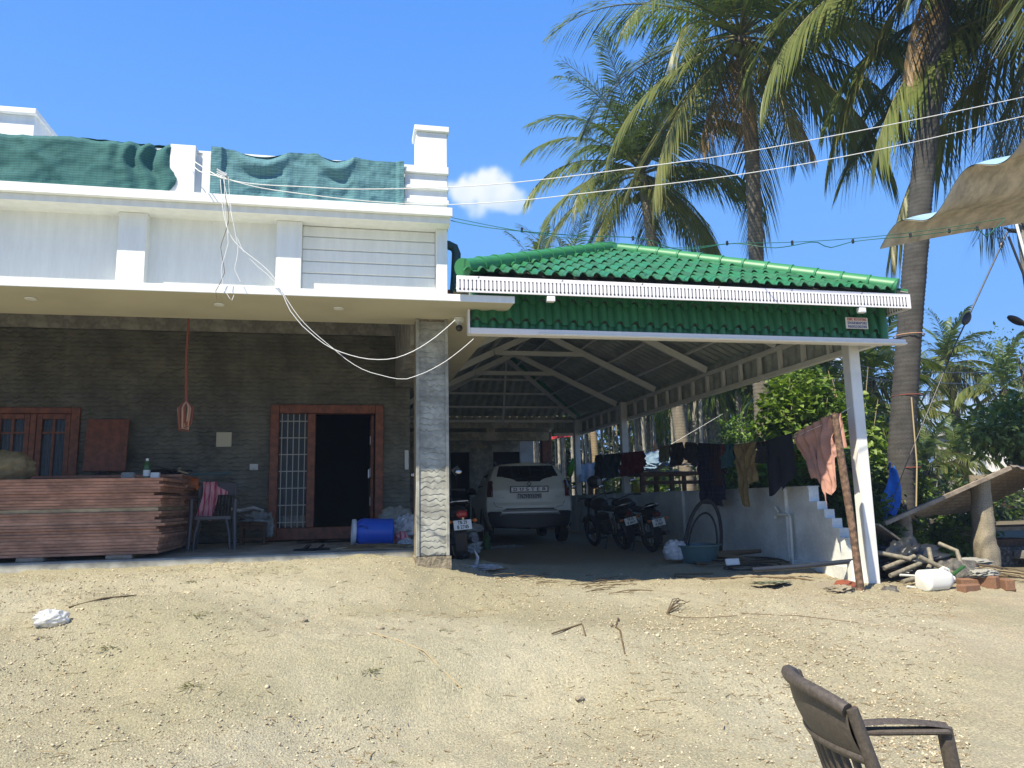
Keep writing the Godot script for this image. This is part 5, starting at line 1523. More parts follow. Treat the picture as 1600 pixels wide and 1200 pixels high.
# ---------------------------------------------------------------- palms and plants
var frond_sets := {}
func frond(l: float, th0: float, curve: float, pairs: int, ll: float, wd: float, sd: int, c0: Color, c1: Color, limp: float) -> ArrayMesh:
	var rng := RandomNumberGenerator.new(); rng.seed = sd
	var b := MB.new()
	var pts := []; var rad := []; var tan_ := []
	var p := Vector3.ZERO
	var side := rng.randf_range(-0.25, 0.25)
	for k in 25:
		var t := k / 24.0
		var th := deg_to_rad(th0 - curve * pow(t, 1.3))
		var d := Vector3(side * t * 0.6, sin(th), cos(th)).normalized()
		pts.append(p); tan_.append(d); rad.append(lerpf(0.035, 0.006, pow(t, 0.6)) * l / 4.0)
		p += d * l / 24.0
	b.col = c0.lerp(Color(0.26, 0.2, 0.06), 0.55)
	b.tube(pts, rad, 5, false)
	for s in [-1.0, 1.0]:
		for k in pairs:
			var t := lerpf(0.13, 0.995, (k + rng.randf_range(0, 0.6)) / pairs)
			if rng.randf() < 0.04: continue
			var f := t * 24.0
			var i := int(min(f, 23.0))
			var o: Vector3 = pts[i].lerp(pts[i + 1], f - i)
			var tg: Vector3 = tan_[i]
			var up := Vector3(0, tg.z, -tg.y).normalized()
			var sx = Vector3.RIGHT * s
			var a := deg_to_rad(lerpf(28.0, 62.0, t) + rng.randf_range(-7, 7))
			var d = (sx * cos(a) + tg * sin(a) + up * rng.randf_range(0.02, 0.3) * (1.0 - limp)).normalized()
			d = (d + Vector3.DOWN * limp * 0.5).normalized()
			var ln := ll * pow(sin(PI * lerpf(0.16, 0.93, t)), 0.65) * rng.randf_range(0.82, 1.08)
			var w = (tg * 0.75 + up * 0.5 * s * rng.randf_range(0.4, 1.0)).normalized()
			b.col = c0.lerp(c1, rng.randf()) * rng.randf_range(0.75, 1.15)
			b.leaf(o, d, w, ln, wd, rng.randf_range(0.4, 0.9) + limp * 0.8)
	return b.mesh()

func fronds(kind: String) -> Array:
	if frond_sets.has(kind): return frond_sets[kind]
	var g0 := Color(0.08, 0.145, 0.04); var g1 := Color(0.155, 0.225, 0.065)
	var o := []
	var cls := [[78, 50], [58, 80], [36, 92], [14, 88], [-12, 66], [-44, 40]]
	for k in 6:
		var v := []
		for s in 2:
			var age := k / 5.0
			var a := g0.lerp(Color(0.15, 0.17, 0.05), age * 0.6)
			var c := g1.lerp(Color(0.24, 0.22, 0.07), age * age * 0.8)
			match kind:
				"coconut": v.append(frond(4.3, cls[k][0] + s * 6, cls[k][1], 78, 1.08, 0.046, 100 + k * 7 + s, a, c, age * 0.75))
				"distant": v.append(frond(3.2, cls[k][0] + s * 6, cls[k][1], 34, 0.8, 0.085, 200 + k * 7 + s, a * 0.95, c.lerp(Color(0.32, 0.28, 0.06), age * 0.4), age * 0.7))
				"areca": v.append(frond(1.9, cls[k][0] + s * 6, cls[k][1] + 10, 26, 0.62, 0.055, 300 + k * 7 + s, Color(0.05, 0.1, 0.018), Color(0.14, 0.2, 0.035), age * 0.5))
				"dead": v.append(frond(3.4, -58 + s * 5, 26, 60, 0.8, 0.04, 400 + k * 7 + s, Color(0.2, 0.13, 0.06), Color(0.33, 0.23, 0.12), 0.9))
		o.append(v)
	frond_sets[kind] = o
	return o

func trunk_mesh(path: Array, r0: float, r1: float, sd: int, c0: Color, c1: Color, ring := 0.075, sides := 14) -> MB:
	var rng := RandomNumberGenerator.new(); rng.seed = sd
	var n := FastNoiseLite.new(); n.seed = sd; n.frequency = 1.0
	var b := MB.new()
	var length := 0.0
	for k in path.size() - 1: length += (path[k + 1] - path[k]).length()
	var rows := int(length / ring) * 2
	var crv := Curve3D.new()
	for k in path.size():
		var tg := Vector3.ZERO
		if k > 0 and k < path.size() - 1: tg = (path[k + 1] - path[k - 1]) / 6.0
		crv.add_point(path[k], -tg, tg)
	var cl := crv.get_baked_length()
	b.grid(sides, rows, func(i: int, j: int):
		var t := float(j) / rows
		var c := crv.sample_baked(cl * t)
		var a := -TAU * (i % sides) / sides
		var r := lerpf(r0, r1, pow(t, 0.7)) * (1.0 + 0.35 * exp(-t * length / 0.35))
		r *= 1.0 + (0.045 if j % 2 == 0 else -0.02) + 0.05 * n.get_noise_2d(cos(a) * 1.5 + t * length * 2.5, sin(a) * 1.5)
		return c + Vector3(cos(a) * r, 0.012 * n.get_noise_2d(cos(a) * 2.0, sin(a) * 2.0 + j), sin(a) * r),
		func(i: int, j: int, p: Vector3):
			var k := 0.5 + 0.5 * n.get_noise_2d(p.y * 3.0, float(i % sides) * 0.35 * (1.0 if i < sides else 1.0))
			var c := c0.lerp(c1, clampf(k * 1.4 - 0.2, 0, 1))
			return c * (0.72 if j % 2 == 1 else 1.0))
	return b

func palm(called: String, label: String, grp: String, kind: String, path: Array, r0: float, r1: float, count: int, scale: float, sd: int, c0: Color, c1: Color, nuts := 0, dead := 0, lowest := 6.0) -> Node3D:
	var rng := RandomNumberGenerator.new(); rng.seed = sd
	var T := thing(called, label, "palm tree", path[0], 0.0, grp)
	var rel := []
	for q in path: rel.append(q - path[0])
	var far := kind != "coconut"
	part("trunk", trunk_mesh(rel, r0, r1, sd, c0, c1, 0.22 if far else 0.075, 8 if far else 14), M.bark, T)
	var top: Vector3 = rel[-1]
	var fs := fronds(kind)
	for k in count:
		var age := (k + 0.5) / count
		var cl: Array = fs[clampi(int(age * lowest), 0, 5)]
		var b := Basis(Vector3.UP, k * 2.39996 + rng.randf_range(-0.2, 0.2)) * Basis(Vector3.BACK, rng.randf_range(-0.25, 0.25))
		b = b.scaled(Vector3.ONE * scale * rng.randf_range(0.88, 1.08))
		part("frond", cl[k % 2], M.palmleaf, T, top + Vector3(0, 0.12 * (1.0 - age), 0), b)
	for k in dead:
		var b := Basis(Vector3.UP, k * 1.9 + sd).scaled(Vector3.ONE * scale * 0.85)
		part("dead_frond", fronds("dead")[k % 6][k % 2], M.palmleaf, T, top - Vector3(0, 0.15, 0), b)
	if nuts > 0:
		var nb := MB.new(); nb.col = Color(0.14, 0.15, 0.035); nb.ell(Vector3.ZERO, Vector3(0.11, 0.14, 0.11), Basis.IDENTITY, 9, 6)
		var nm := nb.mesh()
		for k in nuts:
			var a := k * 2.39996
			part("coconut", nm, M.vc, T, top + Vector3(cos(a) * (0.2 + 0.05 * (k % 3)), -0.25 - 0.12 * (k % 4), sin(a) * (0.2 + 0.05 * (k % 3))))
		var sb := MB.new(); sb.col = Color(0.22, 0.17, 0.07)
		for k in 7:
			var a := k * 0.9
			sb.tube([Vector3(0, -0.05, 0), Vector3(cos(a) * 0.22, -0.1, sin(a) * 0.22), Vector3(cos(a) * 0.33, -0.45, sin(a) * 0.33)], [0.03, 0.018, 0.006], 5)
		part("flower_stalk", sb, M.vc, T, top)
	return T

func leaf_mesh(l: float, w: float, bend := 0.25) -> ArrayMesh:
	var b := MB.new()
	var pr := [[0.0, 0.0], [0.3, 0.5], [0.62, 0.42], [1.0, 0.0]]
	for k in 3:
		var z0: float = pr[k][0] * l; var z1: float = pr[k + 1][0] * l
		var w0: float = pr[k][1] * w; var w1: float = pr[k + 1][1] * w
		var y0: float = -bend * l * pr[k][0] * pr[k][0]; var y1: float = -bend * l * pr[k + 1][0] * pr[k + 1][0]
		for s in [-1.0, 1.0]:
			var a := Vector3(0, y0, z0); var c := Vector3(0, y1, z1)
			var a2 := Vector3(s * w0, y0 + w0 * 0.3, z0); var c2 := Vector3(s * w1, y1 + w1 * 0.3, z1)
			if s > 0: b.quad(a, a2 if w0 > 0 else a2 + Vector3(0.0005, 0, 0), c2 if w1 > 0 else c2 + Vector3(0.0005, 0, 0), c)
			else: b.quad(a, c, c2 if w1 > 0 else c2 - Vector3(0.0005, 0, 0), a2 if w0 > 0 else a2 - Vector3(0.0005, 0, 0))
	return b.mesh()

var leaf_kinds := {}
func foliage(parent: Node3D, n: int, blobs: Array, kind: String, sd: int, c0: Color, c1: Color, size := 1.0) -> void:
	# leaves through the volume of several uneven blobs: [centre, radii]
	if leaf_kinds.is_empty():
		leaf_kinds = {"round": leaf_mesh(0.10, 0.09), "oval": leaf_mesh(0.15, 0.07), "fine": leaf_mesh(0.05, 0.022), "blade": leaf_mesh(0.3, 0.03, 0.5)}
	var rng := RandomNumberGenerator.new(); rng.seed = sd
	var nz := FastNoiseLite.new(); nz.seed = sd; nz.frequency = 1.3
	var xf := []; var cs := []
	var vol := 0.0
	for q in blobs: vol += q[1].x * q[1].y * q[1].z
	for q in blobs:
		var m := int(n * q[1].x * q[1].y * q[1].z / vol)
		var tw := []
		for k in max(6, m / 16):
			var d = Vector3(rng.randfn(), rng.randfn(), rng.randfn()).normalized()
			tw.append(q[0] + d * q[1] * pow(rng.randf(), 0.38) * rng.randf_range(0.8, 1.12))
		for k in m:
			var c: Vector3 = tw[rng.randi() % tw.size()]
			var p := c + Vector3(rng.randfn(), rng.randfn(), rng.randfn()) * 0.11 * size
			var out: Vector3 = ((p - q[0]) / q[1]).normalized()
			var dr := (out + Vector3(rng.randfn(), rng.randfn() * 0.6 - 0.25, rng.randfn()) * 0.7).normalized()
			var b := Basis.looking_at(-dr, Vector3.UP if abs(dr.y) < 0.95 else Vector3.RIGHT) * Basis(Vector3.BACK, rng.randf_range(-0.9, 0.9))
			xf.append(Transform3D(b.scaled(Vector3.ONE * size * rng.randf_range(0.45, 1.4)), p))
			cs.append(c0.lerp(c1, clampf(0.5 + nz.get_noise_3dv(p) * 0.9 + rng.randf_range(-0.3, 0.3), 0, 1)) * rng.randf_range(0.6, 1.3))
	copies("foliage", leaf_kinds[kind], M.leaf, xf, cs, parent)

func stems(parent: Node3D, list: Array, m: Material) -> void:
	for q in list:
		var b := MB.new(); b.tube(q[0], q[1], 6)
		part("stem", b, m, parent)

func make_palms() -> void:
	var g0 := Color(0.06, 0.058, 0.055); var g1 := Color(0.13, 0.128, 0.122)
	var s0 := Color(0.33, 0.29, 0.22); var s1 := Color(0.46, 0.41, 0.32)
	var grp := "coconut palms"
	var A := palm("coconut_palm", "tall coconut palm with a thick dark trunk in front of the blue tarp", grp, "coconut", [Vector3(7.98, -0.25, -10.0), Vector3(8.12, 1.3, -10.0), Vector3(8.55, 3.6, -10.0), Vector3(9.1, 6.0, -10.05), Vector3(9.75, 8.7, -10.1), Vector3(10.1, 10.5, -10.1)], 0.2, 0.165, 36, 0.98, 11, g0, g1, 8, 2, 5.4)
	for q in [[0.95, 0], [3.0, 1], [2.05, 0]]:
		var b := MB.new()
		torus(b, Transform3D(Basis(Vector3.UP, Vector3.LEFT, Vector3.BACK), Vector3(0.06 + 0.19 * q[0] * 0.8, q[0] + 0.6, 0)), 0.22, 0.008, 24, 5)
		part("tied_cord", b, M.redrope if q[1] == 0 else M.jute, A)
	var lad := MB.new(); lad.tube([Vector3(0.28, 2.6, 0.2), Vector3(0.24, 1.6, 0.22), Vector3(0.12, 0.9, 0.25), Vector3(0.02, 0.2, 0.3)], [0.012], 5)
	part("hanging_stalk", lad, M.twigpale, A)
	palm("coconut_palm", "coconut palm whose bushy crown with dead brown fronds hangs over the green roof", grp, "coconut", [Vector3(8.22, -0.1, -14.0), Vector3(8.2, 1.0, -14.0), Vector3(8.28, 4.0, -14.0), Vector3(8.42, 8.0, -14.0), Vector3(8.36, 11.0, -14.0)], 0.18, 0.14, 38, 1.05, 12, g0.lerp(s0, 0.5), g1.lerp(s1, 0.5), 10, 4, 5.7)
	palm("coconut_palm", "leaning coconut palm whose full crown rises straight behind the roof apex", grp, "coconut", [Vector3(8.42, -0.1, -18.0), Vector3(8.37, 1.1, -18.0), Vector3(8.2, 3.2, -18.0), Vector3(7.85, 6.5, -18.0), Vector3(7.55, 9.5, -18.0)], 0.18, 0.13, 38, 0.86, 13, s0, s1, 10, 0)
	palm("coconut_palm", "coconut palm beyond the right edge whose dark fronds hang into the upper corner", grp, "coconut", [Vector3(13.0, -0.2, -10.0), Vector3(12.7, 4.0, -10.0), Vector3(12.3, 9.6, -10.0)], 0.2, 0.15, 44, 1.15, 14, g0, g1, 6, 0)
	palm("coconut_palm", "sunlit palm trunk seen behind the rear end of the low wall", grp, "coconut", [Vector3(7.25, 0, -22.0), Vector3(7.27, 2.0, -22.0), Vector3(7.1, 5.0, -22.2), Vector3(6.7, 7.6, -23.0)], 0.11, 0.1, 18, 0.6, 15, Color(0.4, 0.31, 0.18), Color(0.5, 0.4, 0.26), 0, 0)
	palm("coconut_palm", "distant palm whose tip just shows over the left slope of the roof", grp, "distant", [Vector3(7.0, 0, -27.0), Vector3(6.9, 5.0, -27.0), Vector3(6.85, 9.0, -27.0)], 0.14, 0.12, 18, 0.75, 16, g0, g1)
	# palms across the field on the right
	grp = "far palms on the right"
	palm("field_palm", "single tall palm standing clear against the sky in the distance at right", grp, "distant", [Vector3(24.1, -0.2, -26.0), Vector3(23.95, 3.0, -26.0), Vector3(23.75, 6.0, -26.0)], 0.2, 0.16, 28, 0.78, 21, g0, g1, 4)
	palm("field_palm", "distant palm half hidden by the leafy tree at the right edge", grp, "distant", [Vector3(24.4, -0.2, -24.0), Vector3(24.35, 2.5, -24.0), Vector3(24.3, 4.7, -24.0)], 0.2, 0.16, 24, 0.8, 22, g0, g1)
	palm("field_palm", "palm with yellowed lower fronds just right of the front column", grp, "distant", [Vector3(15.5, -0.2, -20.0), Vector3(15.55, 2.0, -20.0), Vector3(15.5, 4.4, -20.0)], 0.16, 0.13, 28, 0.75, 23, g0, g1)
	palm("field_palm", "palm seen right behind the thick dark trunk below the clear tall palm", grp, "distant", [Vector3(21.6, -0.2, -26.0), Vector3(21.7, 2.0, -26.0), Vector3(21.8, 3.9, -26.0)], 0.2, 0.16, 22, 0.75, 24, g0, g1)
	palm("field_palm", "short yellow-green palm over the tin shed roof, left of its neighbour", grp, "distant", [Vector3(18.9, -0.2, -22.0), Vector3(18.9, 0.8, -22.0), Vector3(18.9, 1.75, -22.0)], 0.18, 0.15, 22, 0.55, 25, g0, g1)
	palm("field_palm", "short palm low behind the shed ridge by the white house", grp, "distant", [Vector3(21.0, -0.2, -23.0), Vector3(21.0, 0.8, -23.0), Vector3(21.0, 2.0, -23.0)], 0.18, 0.15, 22, 0.6, 26, g0, g1)
	palm("field_palm", "low palm far behind between dark trunk and brick shed", grp, "distant", [Vector3(24.0, -0.2, -33.0), Vector3(24.0, 1.5, -33.0), Vector3(24.0, 3.2, -33.0)], 0.18, 0.15, 22, 0.8, 27, g0, g1)
	# young areca palms by the vines
	grp = "young areca palms beside the vine thicket"
	palm("young_areca_palm", "tallest young areca palm over the vine thicket near the front column", grp, "areca", [Vector3(11.2, -0.1, -16.0), Vector3(11.2, 1.5, -16.0), Vector3(11.15, 3.45, -16.0)], 0.08, 0.07, 16, 0.8, 31, s0, s1)
	palm("young_areca_palm", "young areca palm left of the tallest one, half in the vines", grp, "areca", [Vector3(10.3, -0.1, -16.2), Vector3(10.3, 1.5, -16.2), Vector3(10.4, 3.25, -16.2)], 0.08, 0.07, 15, 0.85, 32, s0, s1)
	palm("young_areca_palm", "young areca palm close behind the front column", grp, "areca", [Vector3(11.4, -0.1, -15.2), Vector3(11.4, 1.5, -15.2), Vector3(11.35, 2.6, -15.2)], 0.08, 0.07, 15, 0.85, 33, s0, s1)
	# the areca grove behind the wall
	var rng := RandomNumberGenerator.new(); rng.seed = 77
	var af := fronds("areca")
	var tms := []
	for k in 3:
		tms.append(trunk_mesh([Vector3.ZERO, Vector3(0.05 * (k - 1), 3.2, 0), Vector3(0.12 * (k - 1), 7.0, 0.05)], 0.062, 0.05, 60 + k, Color(0.36, 0.36, 0.31), Color(0.58, 0.57, 0.5), 0.3, 8).mesh())
	var shaft := MB.new(); shaft.col = Color(0.1, 0.16, 0.04)
	shaft.tube([Vector3(0, -0.8, 0), Vector3(0, -0.5, 0), Vector3(0, 0.1, 0)], [0.065, 0.085, 0.04], 8)
	var shm := shaft.mesh()
	for k in 165:
		var d := 22.5 + 24.0 * pow(rng.randf(), 0.8)
		var z := -d
		var x := lerpf(0.20, 0.66, rng.randf()) * d
		if x < 6.6 and z > -26: continue
		var hgt := rng.randf_range(0.82, 1.12) * (0.8 if d < 26 else 1.0)
		var T := thing("areca_palm", "slender grey areca palm trunk in the shady grove behind the wall", "palm tree", Vector3(x, -0.05, z), rng.randf() * TAU, "areca palms of the grove")
		part("trunk", tms[k % 3], M.bark, T, Vector3.ZERO, Basis.from_scale(Vector3(rng.randf_range(0.8, 1.2), hgt, 1.0)))
		var top := Vector3(0.12 * (k % 3 - 1), 7.0 * hgt, 0.05)
		part("crownshaft", shm, M.vc, T, top)
		for f in 9:
			var b := Basis(Vector3.UP, f * 2.4 + rng.randf()).scaled(Vector3.ONE * rng.randf_range(0.95, 1.25))
			part("frond", af[1 + f % 5][f % 2], M.palmleaf, T, top, b)
	var fern := thing("grove_undergrowth", "patches of bright green undergrowth between the grove trunks", "undergrowth")
	fern.set_meta("kind", "stuff")
	var fb := []
	for k in 16:
		var d := rng.randf_range(21.0, 34.0)
		fb.append([Vector3(lerpf(0.34, 0.64, k / 15.0) * d, rng.randf_range(0.3, 1.4), -d), Vector3(0.9, rng.randf_range(0.5, 1.1), 0.6)])
	foliage(fern, 5000, fb, "oval", 93, Color(0.06, 0.13, 0.02), Color(0.2, 0.3, 0.06), 1.7)
	# dense growth at the back of the grove
	var far := thing("thicket", "dark mass of undergrowth closing the back of the palm grove", "undergrowth")
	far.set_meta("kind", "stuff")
	var bl := []
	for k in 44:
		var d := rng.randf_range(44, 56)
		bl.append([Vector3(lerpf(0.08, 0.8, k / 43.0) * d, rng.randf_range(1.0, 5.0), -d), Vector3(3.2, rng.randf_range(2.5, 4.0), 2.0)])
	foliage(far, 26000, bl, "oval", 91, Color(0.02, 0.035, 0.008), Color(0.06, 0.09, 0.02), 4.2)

func make_bushes() -> void:
	var rng := RandomNumberGenerator.new(); rng.seed = 5
	var V := thing("vine_thicket", "bright green vine thicket climbing behind the pink sheet and front column", "vines")
	foliage(V, 15000, [[Vector3(7.9, 2.2, -12.2), Vector3(0.75, 0.95, 0.6)], [Vector3(8.7, 1.9, -12.2), Vector3(0.7, 0.9, 0.6)], [Vector3(8.3, 2.9, -12.6), Vector3(0.45, 0.45, 0.4)], [Vector3(7.7, 1.1, -11.8), Vector3(0.9, 0.7, 0.6)], [Vector3(8.6, 0.7, -11.6), Vector3(0.95, 0.8, 0.6)], [Vector3(9.2, 1.2, -12.0), Vector3(0.6, 0.8, 0.5)]], "round", 6, Color(0.06, 0.13, 0.02), Color(0.22, 0.32, 0.05))
	var sl := []
	for k in 26:
		var x := rng.randf_range(7.3, 9.3)
		sl.append([[Vector3(x, -0.1, -12.2 + rng.randf_range(-0.4, 0.5)), Vector3(x + rng.randf_range(-0.3, 0.3), 1.2, -12.1), Vector3(x + rng.randf_range(-0.5, 0.5), rng.randf_range(2.0, 3.2), -12.2 + rng.randf_range(-0.3, 0.5))], [0.022, 0.014, 0.005]])
	stems(V, sl, M.twigpale)
	var W := thing("leafy_shrub", "low leafy shrub growing against the stepped end of the wall", "shrub")
	foliage(W, 8000, [[Vector3(7.0, 0.45, -9.6), Vector3(0.5, 0.6, 0.45)], [Vector3(7.15, 1.05, -10.0), Vector3(0.5, 0.5, 0.4)], [Vector3(6.85, -0.05, -9.0), Vector3(0.4, 0.3, 0.35)], [Vector3(7.5, 0.2, -9.7), Vector3(0.5, 0.55, 0.4)]], "round", 7, Color(0.04, 0.085, 0.016), Color(0.13, 0.21, 0.04), 0.8)
	sl = []
	for k in 12:
		var x := rng.randf_range(6.7, 7.4)
		sl.append([[Vector3(x, -0.2, -9.5), Vector3(x + rng.randf_range(-0.2, 0.2), 0.6, -9.6), Vector3(x + rng.randf_range(-0.3, 0.3), 1.3, -9.8)], [0.016, 0.01, 0.004]])
	stems(W, sl, M.twig)
	W = thing("feathery_shrub", "feathery pale green shrub left of the pale palm trunk behind the wall", "shrub")
	foliage(W, 5000, [[Vector3(7.3, 1.55, -13.4), Vector3(0.38, 0.4, 0.3)], [Vector3(7.05, 1.0, -13.3), Vector3(0.4, 0.3, 0.3)], [Vector3(7.5, 2.2, -13.6), Vector3(0.42, 0.12, 0.25)]], "fine", 8, Color(0.09, 0.19, 0.03), Color(0.2, 0.34, 0.05), 1.3)
	stems(W, [[[Vector3(7.3, -0.1, -13.4), Vector3(7.3, 1.2, -13.4), Vector3(7.45, 2.3, -13.55)], [0.02, 0.014, 0.006]], [[Vector3(7.3, 0.6, -13.4), Vector3(7.0, 1.1, -13.3)], [0.012, 0.005]]], M.twig)
	W = thing("broadleaf_shrub", "sunlit broadleaf shrub peeping over the wall under the navy trousers", "shrub")
	foliage(W, 2600, [[Vector3(6.75, 1.02, -10.4), Vector3(0.35, 0.28, 0.3)], [Vector3(6.6, 1.0, -11.3), Vector3(0.35, 0.3, 0.3)]], "round", 9, Color(0.08, 0.16, 0.025), Color(0.2, 0.32, 0.05), 1.0)
	stems(W, [[[Vector3(6.75, -0.1, -10.5), Vector3(6.72, 1.0, -10.4)], [0.015, 0.008]], [[Vector3(6.62, -0.1, -11.3), Vector3(6.6, 1.0, -11.3)], [0.015, 0.008]]], M.twig)
	# the leafy tree at the right edge
	var T := thing("leafy_tree", "leafy green tree over the tin shed at the right edge", "tree")
	part("trunk", trunk_mesh([Vector3(13.6, -0.2, -12.8), Vector3(13.5, 1.0, -12.8), Vector3(13.2, 2.2, -12.9)], 0.12, 0.07, 5, Color(0.15, 0.12, 0.09), Color(0.22, 0.18, 0.14), 0.2, 8), M.bark, T)
	foliage(T, 6000, [[Vector3(13.1, 2.15, -12.9), Vector3(0.8, 0.6, 0.6)], [Vector3(13.8, 2.2, -13.2), Vector3(0.8, 0.65, 0.6)], [Vector3(12.3, 2.1, -12.7), Vector3(0.45, 0.3, 0.4)], [Vector3(14.2, 1.6, -13.0), Vector3(0.8, 0.7, 0.6)]], "oval", 10, Color(0.09, 0.15, 0.035), Color(0.26, 0.34, 0.08), 1.0)
	T = thing("drumstick_tree", "thin feathery tree rising behind the leafy tree into the sky", "tree")
	part("trunk", trunk_mesh([Vector3(17.6, -0.2, -16.5), Vector3(17.5, 2.5, -16.5), Vector3(17.3, 4.4, -16.5)], 0.09, 0.03, 6, Color(0.2, 0.18, 0.15), Color(0.3, 0.27, 0.22), 0.3, 7), M.bark, T)
	foliage(T, 1100, [[Vector3(17.3, 4.5, -16.5), Vector3(0.8, 0.5, 0.6)], [Vector3(16.7, 3.9, -16.5), Vector3(0.5, 0.3, 0.4)], [Vector3(18.2, 4.0, -16.5), Vector3(0.7, 0.6, 0.5)]], "fine", 11, Color(0.08, 0.14, 0.04), Color(0.16, 0.24, 0.07), 2.0)
	var H := thing("far_hedge", "low line of green growth across the field behind the shed", "hedge")
	H.set_meta("kind", "stuff")
	var bl := []
	for k in 26:
		bl.append([Vector3(11.0 + 1.3 * k, rng.randf_range(0.2, 0.7), -20.0 - 0.35 * k + rng.randf_range(-2, 2)), Vector3(1.0, rng.randf_range(0.7, 1.3), 0.8)])
	foliage(H, 12000, bl, "oval", 12, Color(0.04, 0.08, 0.016), Color(0.12, 0.18, 0.04), 1.8)
	W = thing("wild_plants", "bright green wild plants growing under the tin shed roof", "plants")
	foliage(W, 4200, [[Vector3(8.9, 0.15, -10.2), Vector3(0.35, 0.35, 0.3)], [Vector3(9.5, 0.0, -10.6), Vector3(0.5, 0.3, 0.3)], [Vector3(10.6, 0.3, -11.6), Vector3(0.5, 0.35, 0.3)], [Vector3(8.1, -0.05, -9.7), Vector3(0.25, 0.2, 0.2)]], "round", 13, Color(0.06, 0.13, 0.02), Color(0.2, 0.3, 0.05), 0.8)
	W = thing("trunk_creeper", "creeper and weeds round the foot of the thick dark palm trunk", "plants")
	foliage(W, 3800, [[Vector3(8.15, 0.9, -10.35), Vector3(0.5, 0.35, 0.25)], [Vector3(8.55, 1.0, -10.3), Vector3(0.25, 0.35, 0.15)], [Vector3(7.65, 0.85, -10.0), Vector3(0.25, 0.35, 0.15)]], "round", 14, Color(0.05, 0.1, 0.018), Color(0.16, 0.24, 0.045), 0.75)

# ---------------------------------------------------------------- the right side of the yard, wires, small things
func rock(r: Vector3, sd: int) -> MB:
	return lump(r, sd, 0.2, 9, 6)

func sheet(o: Vector3, a: Vector3, c: Vector3, nu: int, nv: int, waves: float, amp: float, th := 0.0) -> MB:
	var b := MB.new()
	var n := a.cross(c).normalized()
	b.grid(nu, nv, func(i: int, j: int): return o + a * (float(i) / nu) + c * (float(j) / nv) + n * amp * sin(float(i) / nu * waves * TAU))
	if th > 0.0:
		b.grid(nv, nu, func(i: int, j: int): return o + a * (float(j) / nu) + c * (float(i) / nv) + n * (amp * sin(float(j) / nu * waves * TAU) - th))
	return b

